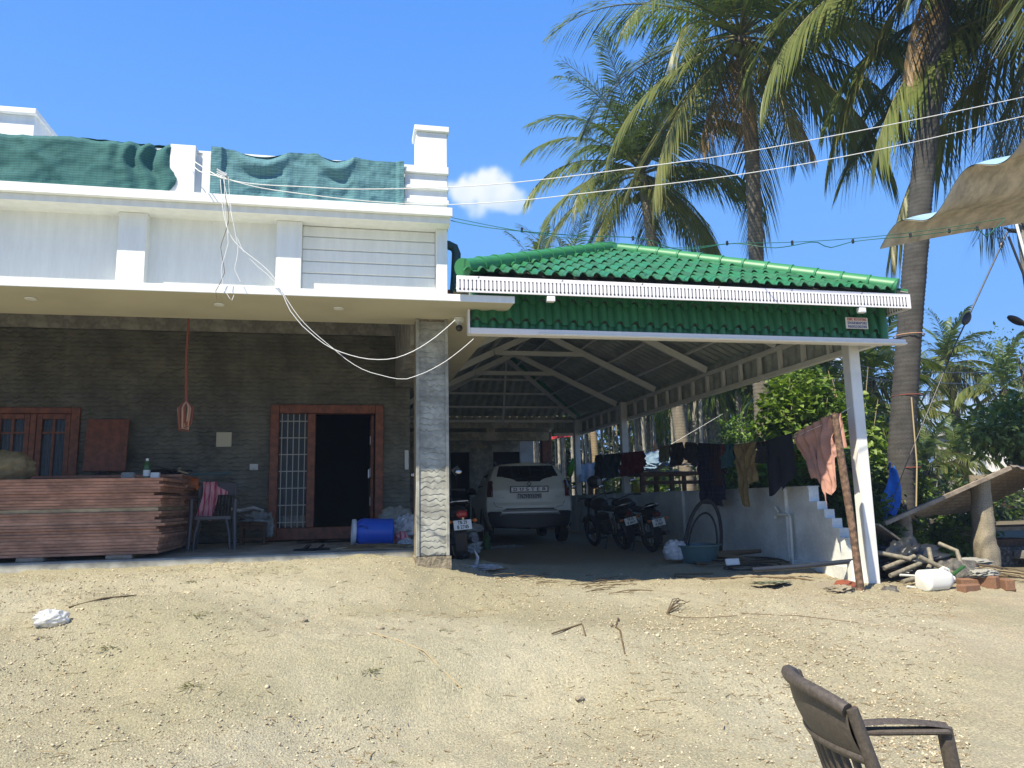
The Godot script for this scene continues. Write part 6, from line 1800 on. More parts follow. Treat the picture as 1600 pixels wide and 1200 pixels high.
func make_yard() -> void:
	var rng := RandomNumberGenerator.new(); rng.seed = 21
	# corrugated awning overhead at the right; curled along its open edge
	var A := thing("awning_sheet", "corrugated awning corner with a curled pale blue edge and brown underside", "awning")
	for s in 2:
		var b := MB.new()
		b.grid(64, 26, func(i: int, j: int):
			var t := i / 64.0; var w := j / 26.0          # t runs towards the camera along the free edge, w into the sheet
			var e := Vector3(7.04, 4.27, -8.56).lerp(Vector3(7.97, 5.23, -6.96), t)
			var f := Vector3(10.2, 4.91, -8.72).lerp(Vector3(10.6, 5.68, -6.4), t)
			var p := e.lerp(f, w)
			var ph := t * TAU * 2.1
			p += Vector3(-0.08, 0.13 * sin(ph - 0.6), 0.0) * exp(-w * 4.0) + Vector3(0, 0.026 * sin(ph), 0)
			p += Vector3(0.0, -0.1, 0.0) * exp(-w * 16.0) * (0.5 - 0.5 * cos(ph)) 
			return p + Vector3(0, 0.007 * (1 if s == 0 else -1), 0))
		part(["top_face", "underside"][s], b, [M.awningtop, M.awningunder][s], A)
	var P := thing("utility_pole", "grey pole at the right edge carrying a bracket and stay wire", "pole", Vector3(9.95, -0.5, -9.1))
	P.scale = Vector3.ONE * 1.3
	var b := MB.new(); b.tube([Vector3(0.05, 0, 0), Vector3(0, 4.35, 0)], [0.1, 0.085], 14)
	part("pole_shaft", b, M.polegrey, P)
	b = MB.new()
	b.bar(Vector3(-0.06, 4.32, 0), Vector3(-0.28, 4.16, 0.02), 0.012); b.bar(Vector3(-0.06, 4.05, 0), Vector3(-0.3, 4.1, 0.02), 0.012); b.box(Vector3(-0.28, 4.2, 0.02), Vector3(0.05, 0.12, 0.05), Basis.IDENTITY, 0.01); b.box(Vector3(-0.12, 4.08, 0.0), Vector3(0.2, 0.03, 0.06)); b.bar(Vector3(-0.02, 4.0, 0.08), Vector3(-0.2, 4.35, 0.05), 0.014)
	part("bracket", b, M.darkmetal, P)
	b = MB.new(); b.tube([Vector3(-0.2, 4.3, 0.06), Vector3(-0.03, 2.9, 0.12), Vector3(0.05, 1.0, 0.12)], [0.016], 8)
	part("conduit", b, M.cable, P)
	b = MB.new(); b.tube([Vector3(-0.26, 4.06, 0.02), Vector3(-0.9, 3.05, 0.0), Vector3(-1.12, 2.72, 0.0), Vector3(-1.9, 1.4, 0.0), Vector3(-2.35, 0.6, 0)], [0.009, 0.009, 0.007, 0.004, 0.004], 6)
	b.bar(Vector3(-0.26, 4.0, 0.02), Vector3(-0.05, 3.4, 0.0), 0.014)
	part("stay_wire", b, M.darkmetal, P)
	b = MB.new(); b.ell(Vector3(-0.94, 3.01, 0), Vector3(0.045, 0.085, 0.045), Basis(Vector3.BACK, -0.55)); b.ell(Vector3(-0.36, 3.9, 0.01), Vector3(0.025, 0.05, 0.025), Basis(Vector3.BACK, -0.55))
	part("insulator", b, M.darkmetal, P)
	var SL := thing("street_lamp", "dark street lamp head on a thin arm at the right edge", "street lamp", Vector3(13.0, -0.2, -12.0))
	b = MB.new(); b.tube([Vector3(0.35, 0, 0), Vector3(0.3, 4.0, 0), Vector3(-0.2, 4.32, 0)], [0.05, 0.03, 0.025], 8); part("arm", b, M.polegrey, SL)
	b = MB.new(); b.ell(Vector3(-0.36, 4.4, 0), Vector3(0.2, 0.06, 0.1), Basis(Vector3.BACK, -0.45)); part("lamp_head", b, M.darkmetal, SL)
	# rusty leaning prop in front of the column
	var rp := MB.new()
	rp.tube([Vector3(5.6, -0.2, -7.72), Vector3(5.58, 0.5, -7.74), Vector3(5.52, 1.2, -7.74), Vector3(5.49, 1.86, -7.76)], [0.044, 0.042, 0.046, 0.036], 9)
	solo("rusty_post", rp, M.rust, "rusty peeling post leaning in front of the white front column", "post")
	# tin shed with a stone pillar
	var S := thing("tin_shed", "low shed with a sloping rusty tin roof beside the junk", "shed")
	var e := Vector3(0.82, 0, -0.57) * 4.6
	part("roof_sheet", sheet(Vector3(7.0, 0.57, -9.0), Vector3(2.04, 0.70, 0.0), e, 60, 4, 14.0, 0.012, 0.01), M.tin, S)
	part("roof_sheet", sheet(Vector3(9.02, 1.285, -9.0), Vector3(1.9, -0.42, 0.1), e, 60, 4, 14.0, 0.012, 0.01), M.tin, S)
	var fb := MB.new(); fb.beam(Vector3(6.96, 0.53, -8.985), Vector3(9.05, 1.245, -8.985), 0.05, 0.05)
	part("rafter", fb, M.tin, S)
	fb = MB.new(); fb.tube([Vector3(7.5, 0.62, -9.3), Vector3(7.5, -0.3, -9.3)], [0.11], 6)
	part("post", fb, M.tin, S)
	fb = MB.new()
	fb.grid(14, 26, func(i: int, j: int):
		var t := j / 26.0
		var nz := FastNoiseLite.new(); nz.seed = 3; nz.frequency = 1.0
		var a := -TAU * (i % 14) / 14.0
		var sq: float = 1.0 / max(abs(cos(a)), abs(sin(a)))
		var r: float = lerpf(0.14, 0.105, smoothstep(0.0, 0.9, t)) * lerpf(1.0, min(sq, 1.36), 0.9) * (1.0 + 0.16 * nz.get_noise_2d(cos(a) * 2.0 + t * 5.0, sin(a) * 2.0 + t * 3.0))
		return Vector3(8.72 + 0.04 * t + cos(a) * r + 0.05 * nz.get_noise_1d(t * 3.0), lerpf(-0.32, 1.16, t), -9.24 + sin(a) * r))
	part("stone_pillar", fb, M.stone, S)
	# a second dark bay of the shed
	part("shelf", bx(9.3, 11.0, 0.32, 0.38, -10.0, -10.6, 0.005), M.tin, S)
	part("crate_front", bx(9.55, 10.2, -0.3, 0.2, -9.9, -10.3, 0.01), M.stool, S)
	part("back_slab", bx(9.2, 11.5, -0.2, 0.1, -9.7, -9.8, 0.01), M.greystone, S)
	part("trough", bx(9.6, 11.5, -0.06, 0.06, -9.3, -9.65, 0.01), M.polegrey, S)
	# low stone wall and slabs under the shed
	for q in [[9.7, 0.28, -12.2, 0.55, 0.32, 0.3, 51], [10.6, 0.3, -12.4, 0.5, 0.34, 0.3, 52], [8.9, 0.2, -11.6, 0.45, 0.3, 0.3, 53], [11.4, 0.35, -12.6, 0.5, 0.3, 0.3, 54]]:
		solo("boulder", rock(Vector3(q[3], q[4], q[5]), q[6]), M.greystone, {51: "grey boulder under the shed, second from the left", 52: "grey boulder under the shed left of the stone pillar", 53: "leftmost grey boulder behind the weeds under the shed", 54: "grey boulder under the shed partly behind the stone pillar"}[q[6]], "boulder", "boulders under the shed", Vector3(q[0], q[1], q[2]))
	var st := thing("stone_basin", "pale cracked stone slab on a stub beneath the shed roof", "stone slab", Vector3(9.6, -0.25, -10.5))
	part("slab", rock(Vector3(0.5, 0.07, 0.25), 55), M.stone, st, Vector3(0, 0.52, 0))
	part("stub", bx(0.1, 0.38, 0.0, 0.5, -0.1, 0.1, 0.02), M.stone, st)
	part("lower_block", bx(-0.3, 0.3, 0.0, 0.28, -0.12, 0.12, 0.02), M.greystone, st)
	# junk heap by the column
	solo("black_sheet_heap", lump(Vector3(0.48, 0.26, 0.4), 61, 0.28), M.blacktarp, "heap of black plastic sheet behind the loose pipes", "plastic sheet", "", Vector3(6.95, 0.05, -8.75))
	solo("grey_boulder", rock(Vector3(0.36, 0.2, 0.3), 62), M.greystone, "broad grey boulder just behind the white can", "boulder", "", Vector3(7.35, -0.1, -8.35))
	b = MB.new(); b.box(Vector3.ZERO, Vector3(0.62, 0.025, 0.35), Basis.from_euler(Vector3(0.1, 0.2, -0.5)))
	solo("brown_plank", b, M.tin, "brown plank lying aslant over the black sheet heap", "plank", "", Vector3(6.9, 0.4, -8.95))
	var n := 0
	var pl := ["short pale pipe sticking out of the black sheet nearest the column", "pale pipe beside the column, second in the heap", "pale pipe in the heap pointing at the white can", "curved old pipe lying across the heap", "bent old pipe standing at the heap's right end", "thin straight pipe laid over the others", "old pipe at the bottom of the heap"]
	for q in [[Vector3(6.35, 0.22, -8.5), Vector3(6.75, 0.12, -8.3)], [Vector3(6.4, 0.02, -8.35), Vector3(6.85, 0.15, -8.35)], [Vector3(6.4, -0.06, -8.25), Vector3(6.9, 0.07, -8.3)], [Vector3(6.45, -0.12, -8.1), Vector3(6.8, -0.06, -8.15), Vector3(7.0, 0.08, -8.25), Vector3(7.02, 0.25, -8.3)], [Vector3(7.35, 0.28, -8.5), Vector3(7.42, 0.2, -8.3), Vector3(7.4, -0.05, -8.2)], [Vector3(6.75, 0.16, -8.15), Vector3(7.1, -0.05, -8.0)], [Vector3(6.55, -0.16, -7.95), Vector3(6.95, -0.12, -8.05)]]:
		b = MB.new(); b.tube(q, [0.028], 9)
		solo("pipe", b, M.oldpvc, pl[n], "pipe", "old pipes in the junk heap")
		n += 1
	b = MB.new(); b.tube([Vector3(6.3, -0.02, -7.95), Vector3(6.65, -0.05, -7.9)], [0.014], 7); b.tube([Vector3(6.3, -0.14, -7.85), Vector3(6.6, -0.2, -7.8)], [0.014], 7)
	solo("white_rods", b, M.pvc, "two thin white rods poking out at the foot of the column", "rods")
	# jerry can on its side
	var J := thing("jerry_can", "white plastic jerry can lying on its side before the pipes", "jerry can", Vector3(6.58, -0.055, -7.72), 0.12)
	b = MB.new()
	b.grid(28, 26, func(i: int, j: int):
		var a := TAU * (i % 28) / 28.0; var t := j / 26.0
		var sh := 1.0 if t < 0.72 else sqrt(max(0.0, 1.0 - pow((t - 0.72) / 0.28, 2.0)) * 0.86 + 0.14 * (1.0 - t) / 0.28)
		if t < 0.06: sh = 0.55 + 0.45 * sqrt(t / 0.06)
		if t == 0.0 or t == 1.0: sh = 0.02
		var c := cos(a); var s := sin(a)
		var r := pow(pow(abs(c), 3.2) + pow(abs(s), 3.2), -1.0 / 3.2)
		return Vector3(-0.21 + 0.43 * t, 0.118 * r * s * sh * (1.0 - (0.15 if t > 0.72 else 0.0)) - 0.01, 0.118 * r * c * sh))
	part("can_body", b, M.milky, J)
	b = MB.new(); b.tube([Vector3(0.04, 0.095, 0.02), Vector3(0.1, 0.125, 0.03), Vector3(0.17, 0.10, 0.03), Vector3(0.19, 0.05, 0.02)], [0.016], 8)
	part("handle", b, M.milky, J)
	b = MB.new(); b.lathe([Vector2(0.034, 0), Vector2(0.036, 0.03), Vector2(0.026, 0.032), Vector2(0.024, 0.0)], 14, Transform3D(Basis(Vector3.BACK, -1.4), Vector3(0.2, -0.01, 0.03)))
	part("spout", b, M.milky, J)
	var bl := ["front brick lying flat beside the white can's mouth", "brick behind the front one, right of the can", "brick standing on edge under the white rag", "rightmost brick of the row, standing on edge"]
	n = 0
	for q in [[6.86, -0.16, -7.56, 0.25, 0.1, 0.12, 0.15], [7.05, -0.13, -7.75, 0.24, 0.12, 0.12, -0.2], [7.2, -0.11, -7.62, 0.1, 0.15, 0.2, 0.3], [7.32, -0.13, -7.52, 0.11, 0.13, 0.2, -0.2]]:
		b = MB.new(); b.box(Vector3.ZERO, Vector3(q[3], q[4], q[5]), Basis.IDENTITY, 0.012)
		solo("brick", b, M.brick, bl[n], "brick", "loose bricks by the can", Vector3(q[0], q[1], q[2]), Basis(Vector3.UP, q[6]))
		n += 1
	solo("dusty_rag", lump(Vector3(0.16, 0.05, 0.12), 63, 0.25), M.sackwhite, "dusty pale rag draped over the two standing bricks", "rag", "", Vector3(7.22, -0.02, -7.7))
	b = MB.new(); b.box(Vector3.ZERO, Vector3(0.2, 0.02, 0.05), Basis(Vector3.BACK, 0.5))
	solo("green_strip", b, M.bottlegreen, "green plastic strip behind the standing bricks", "strip", "", Vector3(7.1, 0.0, -7.95))
	solo("cardboard_scrap", lump(Vector3(0.3, 0.05, 0.2), 64, 0.22), M.sackwhite, "pale cardboard scrap lying on dark boards before the stone pillar", "cardboard", "", Vector3(7.85, 0.02, -8.6))
	b = MB.new(); b.box(Vector3.ZERO, Vector3(0.85, 0.03, 0.5), Basis(Vector3.BACK, -0.12))
	solo("dark_board", b, M.tin, "dark sheet of board under the pale cardboard scrap", "board", "", Vector3(7.95, -0.07, -8.65))
	solo("orange_stone", rock(Vector3(0.2, 0.11, 0.16), 65), M.orangestone, "rounded orange stone at the right edge below the shed", "stone", "", Vector3(8.35, -0.1, -7.95))
	var sb := thing("dry_stalks", "dry brown stalks fanned out at the foot of the stone pillar", "stalks", Vector3(7.9, -0.12, -8.15))
	for k in 18:
		b = MB.new()
		var a := Vector3(rng.randf_range(-0.45, -0.1), rng.randf_range(0.02, 0.16), rng.randf_range(-0.3, 0.2))
		b.tube([a, a + Vector3(0.3, -0.04, rng.randf_range(-0.08, 0.1)), a + Vector3(rng.randf_range(0.5, 0.8), -a.y - 0.03, rng.randf_range(-0.05, 0.25))], [0.007, 0.006, 0.003], 5)
		part("stalk", b, M.twigpale if k % 3 == 0 else M.twig, sb)
	# blue tarp strip
	b = MB.new()
	b.grid(8, 24, func(i: int, j: int):
		var t := j / 24.0; var u := i / 8.0
		return Vector3(7.62, 1.33, -9.6).lerp(Vector3(7.28, 0.62, -9.35), t) + Vector3((u - 0.5) * (0.05 + 0.26 * sin(t * 2.6)), 0.05 * sin(u * 7.0 + t * 3.0), 0.05 * sin(u * 9.0 + t * 5.0)) + Vector3(-0.1 * sin(PI * t) * -1.0, 0, 0))
	solo("blue_tarp", b, M.tarp, "bright blue tarp strip tied to the thick dark palm trunk", "tarp")
	# things beyond the field
	var F := thing("white_house", "small white house behind the leafy tree at right", "house", Vector3(29.3, -0.3, -30.5), -0.3)
	part("wall", bx(-1.6, 1.3, 0, 3.9, -1.5, 1.5), M.farwhite, F)
	part("roof", bx(-1.75, 1.45, 3.902, 4.05, -1.65, 1.65), M.farwhite, F)
	part("door", bx(-0.3, 0.4, 0.0, 1.9, 1.49, 1.51), M.stool, F)
	F = thing("brick_hut", "tiny brick red hut with a pitched roof behind the dark trunk", "hut", Vector3(15.2, -0.2, -18.3), -0.5)
	part("wall", bx(-0.35, 0.4, 0, 0.95, -0.4, 0.4), M.farbrick, F)
	part("roof", sheet(Vector3(-0.5, 1.0, 0.5), Vector3(0.55, 0.3, 0), Vector3(0, 0, -1.0), 6, 2, 0.0, 0.0, 0.03), M.farbrick, F)
	part("roof", sheet(Vector3(0.05, 1.3, 0.5), Vector3(0.6, -0.35, 0), Vector3(0, 0, -1.0), 6, 2, 0.0, 0.0, 0.03), M.tin, F)
	# pale metal roof and rack behind the low wall
	var Q := thing("metal_roof_shed", "shed with a pale blue metal roof sheet behind the low wall", "shed")
	part("roof_sheet", sheet(Vector3(5.95, 1.38, -19.5), Vector3(3.3, 0.55, 0.5), Vector3(0.6, 0.55, -1.9), 80, 3, 16.0, 0.015, 0.012), M.bluesheet, Q)
	for q in [[6.3, -19.6], [7.8, -19.6], [9.2, -19.4]]:
		part("post", bx(q[0] - 0.05, q[0] + 0.05, -0.1, 1.5, q[1] - 0.05, q[1] + 0.05), M.stool, Q)
	part("gable_edge", sheet(Vector3(7.5, 1.5, -18.6), Vector3(0.9, 0.5, -0.6), Vector3(0.1, -0.1, -0.4), 6, 2, 0.0, 0.0, 0.05), M.tin, Q)
	var Y := thing("wooden_rack", "dark wooden rack heaped with twigs and wire behind the motorcycles", "rack", Vector3(6.95, 0, -16.2))
	part("top", bx(-0.75, 0.75, 1.42, 1.5, -0.5, 0.5, 0.01), M.stool, Y)
	for x in [-0.7, 0.0, 0.7]:
		for z in [-0.45, 0.45]:
			part("leg", bx(x - 0.04, x + 0.04, -0.1, 1.42, z - 0.04, z + 0.04), M.stool, Y)
	part("brace", bx(-0.7, 0.7, 1.22, 1.3, 0.46, 0.5), M.stool, Y)
	for k in 40:
		b = MB.new()
		var a := Vector3(rng.randf_range(-0.6, 0.6), 1.5 + rng.randf_range(0.0, 0.2), rng.randf_range(-0.4, 0.45))
		b.bar(a, a + Vector3(rng.randf_range(-0.35, 0.35), rng.randf_range(-0.04, 0.06), rng.randf_range(-0.3, 0.3)), 0.012, 5)
		part("twig", b, [M.greybag, M.twigpale, M.bluesheet][k % 3], Y)
	b = lump(Vector3(0.17, 0.22, 0.12), 66, 0.2)
	solo("yellow_sack", b, mat("yellowbag", Color(0.42, 0.36, 0.03), 0.6), "yellow plastic bag standing behind the wall below the red cloth", "bag", "", Vector3(6.75, 1.1, -17.3))
	b = lump(Vector3(0.1, 0.32, 0.08), 67, 0.2)
	solo("lime_leaf_sheet", b, M.limegreen, "lime green rag hung up to the right of the car's rear window", "rag", "", Vector3(6.35, 1.85, -21.5), Basis(Vector3.BACK, -0.35))
	b = lump(Vector3(0.05, 0.25, 0.05), 68, 0.1)
	solo("orange_bundle", b, M.orange, "small orange bundle hung between the grove trunks", "bundle", "", Vector3(9.0, 2.35, -21.5))
	make_wall_things(rng)
	make_wires()
	make_litter(rng)

func make_wall_things(rng: RandomNumberGenerator) -> void:
	var T := thing("water_tap", "white pipe with a tap standing against the low wall", "tap", Vector3(6.04, 0, -9.75))
	var b := MB.new()
	b.tube([Vector3(0, -0.05, 0.0), Vector3(-0.005, 0.62, 0.02)], [0.022], 10); b.tube([Vector3(-0.005, 0.6, 0.02), Vector3(0, 0.655, 0.0), Vector3(-0.02, 0.66, -0.06), Vector3(-0.04, 0.66, -0.2)], [0.022], 10)
	part("riser", b, M.pvc, T)
	b = MB.new(); b.tube([Vector3(-0.04, 0.66, -0.18), Vector3(-0.05, 0.66, -0.26), Vector3(-0.06, 0.61, -0.28)], [0.02], 8); b.bar(Vector3(-0.045, 0.69, -0.2), Vector3(-0.05, 0.76, -0.28), 0.02)
	part("spigot", b, M.pvc, T)
	b = MB.new()
	var rim := [Vector2(0.0, 0.0), Vector2(0.23, 0.0), Vector2(0.25, 0.015), Vector2(0.31, 0.23), Vector2(0.335, 0.235), Vector2(0.335, 0.25), Vector2(0.30, 0.25), Vector2(0.235, 0.03), Vector2(0.0, 0.025)]
	b.lathe(rim, 30)
	solo("wash_basin", b, M.tealplastic, "dark teal plastic basin on the ground before the low wall", "basin", "", Vector3(4.86, 0.01, -10.25))
	solo("white_garment", lump(Vector3(0.17, 0.16, 0.14), 71, 0.12), M.whitecloth, "white garment hanging over the left rim of the basin", "cloth", "", Vector3(4.54, 0.17, -10.3))
	b = MB.new()
	for r in [[0.40, 0.92, 0.024], [0.31, 0.66, 0.016], [0.385, 0.9, 0.02]]:
		var pts := []
		for k in 30:
			var a := lerpf(-0.18, PI + 0.25, k / 29.0)
			pts.append(Vector3(4.98 + cos(a) * r[0] * 0.72 + 0.22 * sin(a) * r[1], 0.22 + sin(a) * r[1] * 0.72, -10.35 - 0.5 * r[0] * sin(a) + 0.06 * r[0]))
		b.tube(pts, [r[2]], 8)
	solo("hose_coil", b, M.rubber, "looped black hose standing up out of the teal basin", "hose")
	b = MB.new(); b.tube([Vector3(4.92, 0.02, -8.85), Vector3(5.5, 0.05, -8.7), Vector3(6.25, 0.13, -8.4)], [0.03], 12)
	solo("long_dark_pipe", b, M.pipedark, "long shiny dark pipe lying from the ground up to the wall end", "pipe")
	b = MB.new(); b.tube([Vector3(5.55, 0.03, -9.85), Vector3(5.2, 0.1, -10.1), Vector3(4.95, 0.12, -10.1), Vector3(5.9, 0.13, -10.35)], [0.03, 0.04, 0.05, 0.03], 7)
	solo("driftwood", b, M.twig, "crooked dark log behind the tangle of wire", "log")
	var H := thing("wire_tangle", "tangle of dark wire and hose on the ground by the basin", "wire")
	for k in 11:
		b = MB.new()
		var pts := []
		var c := Vector3(rng.randf_range(4.9, 5.6), 0.03, rng.randf_range(-10.0, -9.2))
		var r := rng.randf_range(0.15, 0.45); var ph := rng.randf() * TAU
		for q in 18:
			var a := ph + q * 0.38
			var x := c.x + cos(a) * r * (1.0 + 0.1 * q / 18.0); var z := c.z + sin(a) * r * 0.6
			x = min(x, 5.98)
			pts.append(Vector3(x, ground_y(x, z, false) + 0.03 + 0.01 * (k % 3), z))
		b.tube(pts, [0.009], 5)
		part("loop", b, M.rubber if k % 2 else M.twig, H)
	b = MB.new()
	var pts := []
	for q in [Vector2(4.6, -9.3), Vector2(4.1, -9.35), Vector2(4.0, -9.15), Vector2(4.4, -9.0), Vector2(5.0, -8.85), Vector2(5.4, -8.55), Vector2(5.6, -8.3)]:
		pts.append(Vector3(q.x, ground_y(q.x, q.y) + 0.012, q.y))
	b.tube(pts, [0.011], 6)
	solo("loose_hose", b, M.twig, "thin dark hose snaking from the tangle to the sunlit ground", "hose")
	b = MB.new(); b.box(Vector3.ZERO, Vector3(0.2, 0.09, 0.03), Basis(Vector3.RIGHT, -0.3), 0.008)
	solo("white_box", b, M.plate, "small white plastic box lying among the dark wire", "box", "", Vector3(5.02, 0.06, -9.55))
	# flat things in the sun
	b = MB.new(); b.box(Vector3.ZERO, Vector3(0.5, 0.02, 0.32), Basis(Vector3.BACK, 0.04), 0.003)
	solo("plywood_scrap", b, M.stone, "sand coloured flat board lying before the footing", "board", "", Vector3(5.42, -0.115, -8.12), Basis(Vector3.UP, 0.35))
	solo("red_brick_lump", rock(Vector3(0.13, 0.06, 0.08), 72), M.brickred, "rounded red brick lump at the foot of the rusty post", "brick", "", Vector3(5.62, -0.12, -8.05))
	solo("rubble_heap", lump(Vector3(0.14, 0.05, 0.1), 73, 0.35), M.stone, "crumbled mortar lumps left of the rusty post", "rubble", "", Vector3(5.38, -0.14, -7.75))
	solo("grey_cinder", rock(Vector3(0.1, 0.07, 0.08), 74), M.greystone, "grey cinder lump at the foot of the white column", "stone", "", Vector3(5.98, -0.18, -7.75))
	b = lump(Vector3(0.2, 0.012, 0.1), 75, 0.4)
	solo("green_sheet_scrap", b, mat("scrap", Color(0.3, 0.33, 0.2), 0.8, "strong", 4.0), "crumpled grey-green sheet on the sunny edge of the shade", "scrap", "", Vector3(4.75, -0.06, -8.15))

func make_wires() -> void:
	var line := func(called: String, pts: Array, r: float, m: Material, label: String, grp: String):
		var c := Curve3D.new()
		for k in pts.size():
			var tg := Vector3.ZERO
			if k > 0 and k < pts.size() - 1: tg = (pts[k + 1] - pts[k - 1]) / 6.0
			c.add_point(pts[k], -tg, tg)
		var o := []
		var l := c.get_baked_length(); var n := int(max(24.0, l / 0.09))
		for k in n + 1: o.append(c.sample_baked(l * k / n))
		var b := MB.new(); b.tube(o, [r], 6)
		return solo(called, b, m, label, "cable", grp)
	line.call("white_cable", [Vector3(-1.82, 4.71, -8.22), Vector3(-1.53, 4.41, -7.88), Vector3(-1.27, 4.18, -7.59), Vector3(-0.97, 4.13, -7.56), Vector3(-0.47, 4.11, -7.50), Vector3(0.04, 4.10, -7.45), Vector3(0.94, 4.14, -7.35), Vector3(1.74, 4.22, -7.26), Vector3(2.97, 4.41, -7.13), Vector3(4.15, 4.62, -7.01), Vector3(5.93, 5.02, -6.84), Vector3(7.56, 5.42, -6.70), Vector3(8.41, 5.65, -6.63)], 0.0048, M.cable, "upper white cable from the roof post to the upper right", "white overhead cables")
	line.call("white_cable", [Vector3(-1.80, 4.70, -8.20), Vector3(-1.60, 4.41, -7.96), Vector3(-1.31, 4.20, -7.60), Vector3(-0.97, 4.10, -7.56), Vector3(-0.47, 4.03, -7.50), Vector3(0.04, 3.98, -7.45), Vector3(0.55, 3.95, -7.39), Vector3(0.94, 3.95, -7.35), Vector3(1.60, 4.00, -7.27), Vector3(2.27, 4.09, -7.20), Vector3(4.13, 4.37, -7.01), Vector3(5.90, 4.75, -6.84), Vector3(7.52, 5.18, -6.70), Vector3(8.38, 5.42, -6.63)], 0.0048, M.cable, "lower white cable from the roof post to the upper right", "white overhead cables")
	line.call("drop_wire", [Vector3(-1.30, 4.14, -7.52), Vector3(-1.25, 3.75, -7.52), Vector3(-1.14, 3.49, -7.52), Vector3(-0.78, 3.18, -7.52), Vector3(-0.59, 2.80, -7.52), Vector3(-0.38, 2.58, -7.52), Vector3(-0.19, 2.45, -7.52), Vector3(0.06, 2.37, -7.52), Vector3(0.31, 2.35, -7.52), Vector3(0.56, 2.42, -7.52), Vector3(0.82, 2.59, -7.52), Vector3(1.03, 2.78, -7.52)], 0.0042, M.cable, "upper of two white wires sagging before the porch to the pillar top", "wires sagging before the porch")
	line.call("drop_wire", [Vector3(-1.28, 4.17, -7.54), Vector3(-1.18, 3.76, -7.54), Vector3(-1.06, 3.40, -7.54), Vector3(-0.76, 3.12, -7.54), Vector3(-0.50, 2.74, -7.54), Vector3(-0.19, 2.46, -7.54), Vector3(0.06, 2.27, -7.54), Vector3(0.31, 2.19, -7.54), Vector3(0.53, 2.16, -7.54), Vector3(0.82, 2.28, -7.54), Vector3(1.05, 2.44, -7.54), Vector3(1.22, 2.59, -7.54)], 0.0035, M.cable, "lower of two white wires sagging before the porch past the pillar", "wires sagging before the porch")
	line.call("loose_wire", [Vector3(-1.26, 4.16, -7.50), Vector3(-1.24, 3.80, -7.50), Vector3(-1.20, 3.48, -7.50), Vector3(-1.26, 3.22, -7.50), Vector3(-1.23, 3.03, -7.50), Vector3(-1.15, 2.89, -7.50), Vector3(-1.13, 2.96, -7.50)], 0.003, M.cable, "leftmost looped loose wire end dangling before the upper wall", "loose wire ends")
	line.call("loose_wire", [Vector3(-1.23, 4.18, -7.53), Vector3(-1.19, 3.82, -7.53), Vector3(-1.11, 3.43, -7.53), Vector3(-1.14, 3.23, -7.53), Vector3(-1.08, 3.10, -7.53)], 0.003, M.cable, "short loose wire end dangling right of the others", "loose wire ends")
	line.call("loose_wire", [Vector3(-1.28, 4.09, -7.55), Vector3(-1.21, 3.73, -7.55), Vector3(-1.28, 3.46, -7.55), Vector3(-1.23, 3.20, -7.55), Vector3(-1.31, 3.00, -7.55), Vector3(-1.29, 2.91, -7.55)], 0.003, M.twig, "dark kinked loose wire dangling to the sunshade edge", "loose wire ends")
	var kn := MB.new()
	for k in 4:
		kn.tube([Vector3(-0.05, 0.02 * k, 0.01 * k), Vector3(0.0, -0.03 + 0.02 * k, 0.02), Vector3(0.04, 0.03 - 0.015 * k, 0.0), Vector3(-0.02, 0.04, 0.02)], [0.008], 5)
	solo("wire_knot", kn, M.cable, "knot where the white cables and wires are twisted together", "knot", "", Vector3(-1.29, 4.19, -7.56))
	var g := [Vector3(1.10, 4.15, -8.3), Vector3(1.47, 3.78, -7.5), Vector3(2.39, 3.75, -7.5), Vector3(3.08, 3.76, -7.5), Vector3(3.57, 3.65, -7.5), Vector3(4.16, 3.74, -7.45), Vector3(4.53, 3.62, -7.2), Vector3(5.05, 3.72, -7.2), Vector3(5.2, 3.65, -7.2), Vector3(5.49, 3.74, -7.2), Vector3(5.79, 3.73, -7.0), Vector3(6.0, 3.75, -7.0), Vector3(6.59, 3.85, -7.0), Vector3(6.99, 3.92, -7.0), Vector3(7.10, 3.82, -7.0), Vector3(7.39, 4.04, -7.0)]
	line.call("green_cable", g, 0.0055, M.greencable, "wavy green cable strung over the front of the green roof", "green cables over the roof")
	var g2 := []
	for k in 13:
		var t := k / 12.0
		g2.append(Vector3(1.10, 4.18, -8.28).lerp(Vector3(7.4, 4.06, -7.0), t) - Vector3(0, 1.5 * t * (1.0 - t) if t < 0.5 else 1.24 * t * (1.0 - t), 0))
	line.call("green_cable", g2, 0.004, M.greencable, "smoother upper green cable strung over the green roof", "green cables over the roof")
	var n := 0
	for p in [Vector3(1.75, 3.78, -7.5), Vector3(3.0, 3.755, -7.5), Vector3(4.1, 3.74, -7.45), Vector3(4.75, 3.69, -7.2), Vector3(5.5, 3.74, -7.18), Vector3(6.1, 3.78, -7.0), Vector3(6.62, 3.86, -7.0), Vector3(7.0, 3.91, -7.0)]:
		var b := MB.new(); b.box(Vector3.ZERO, Vector3(0.022, 0.05, 0.025), Basis.IDENTITY, 0.004)
		solo("cable_clip", b, M.black, ["small black clip on the green cables, nearest the house", "small black clip on the green cables before the left roof slope", "small black clip on the green cables just right of the roof apex", "small black clip on the green cables at the middle palm trunk", "small black clip on the green cables right of the middle palm trunk", "small black clip on the green cables left of the thick dark trunk", "small black clip on the green cables under the awning tip", "small black clip on the green cables nearest the pole"][n], "clip", "clips on the green cables", p)
		n += 1
	for q in [[2.7, 0.0], [2.45, 0.4]]:
		line.call("far_wire", [Vector3(8.5, 3.3 + q[1] * 0.5, -12.0), Vector3(12.0, 3.5 + q[1] * 0.6, -15.0), Vector3(22.0, 4.6 + q[1], -22.0)], 0.012, M.darkmetal, "thin dark wire crossing the sky beyond the thick trunk" + (", the upper one" if q[1] > 0 else ", the lower one"), "wires beyond the trunk")
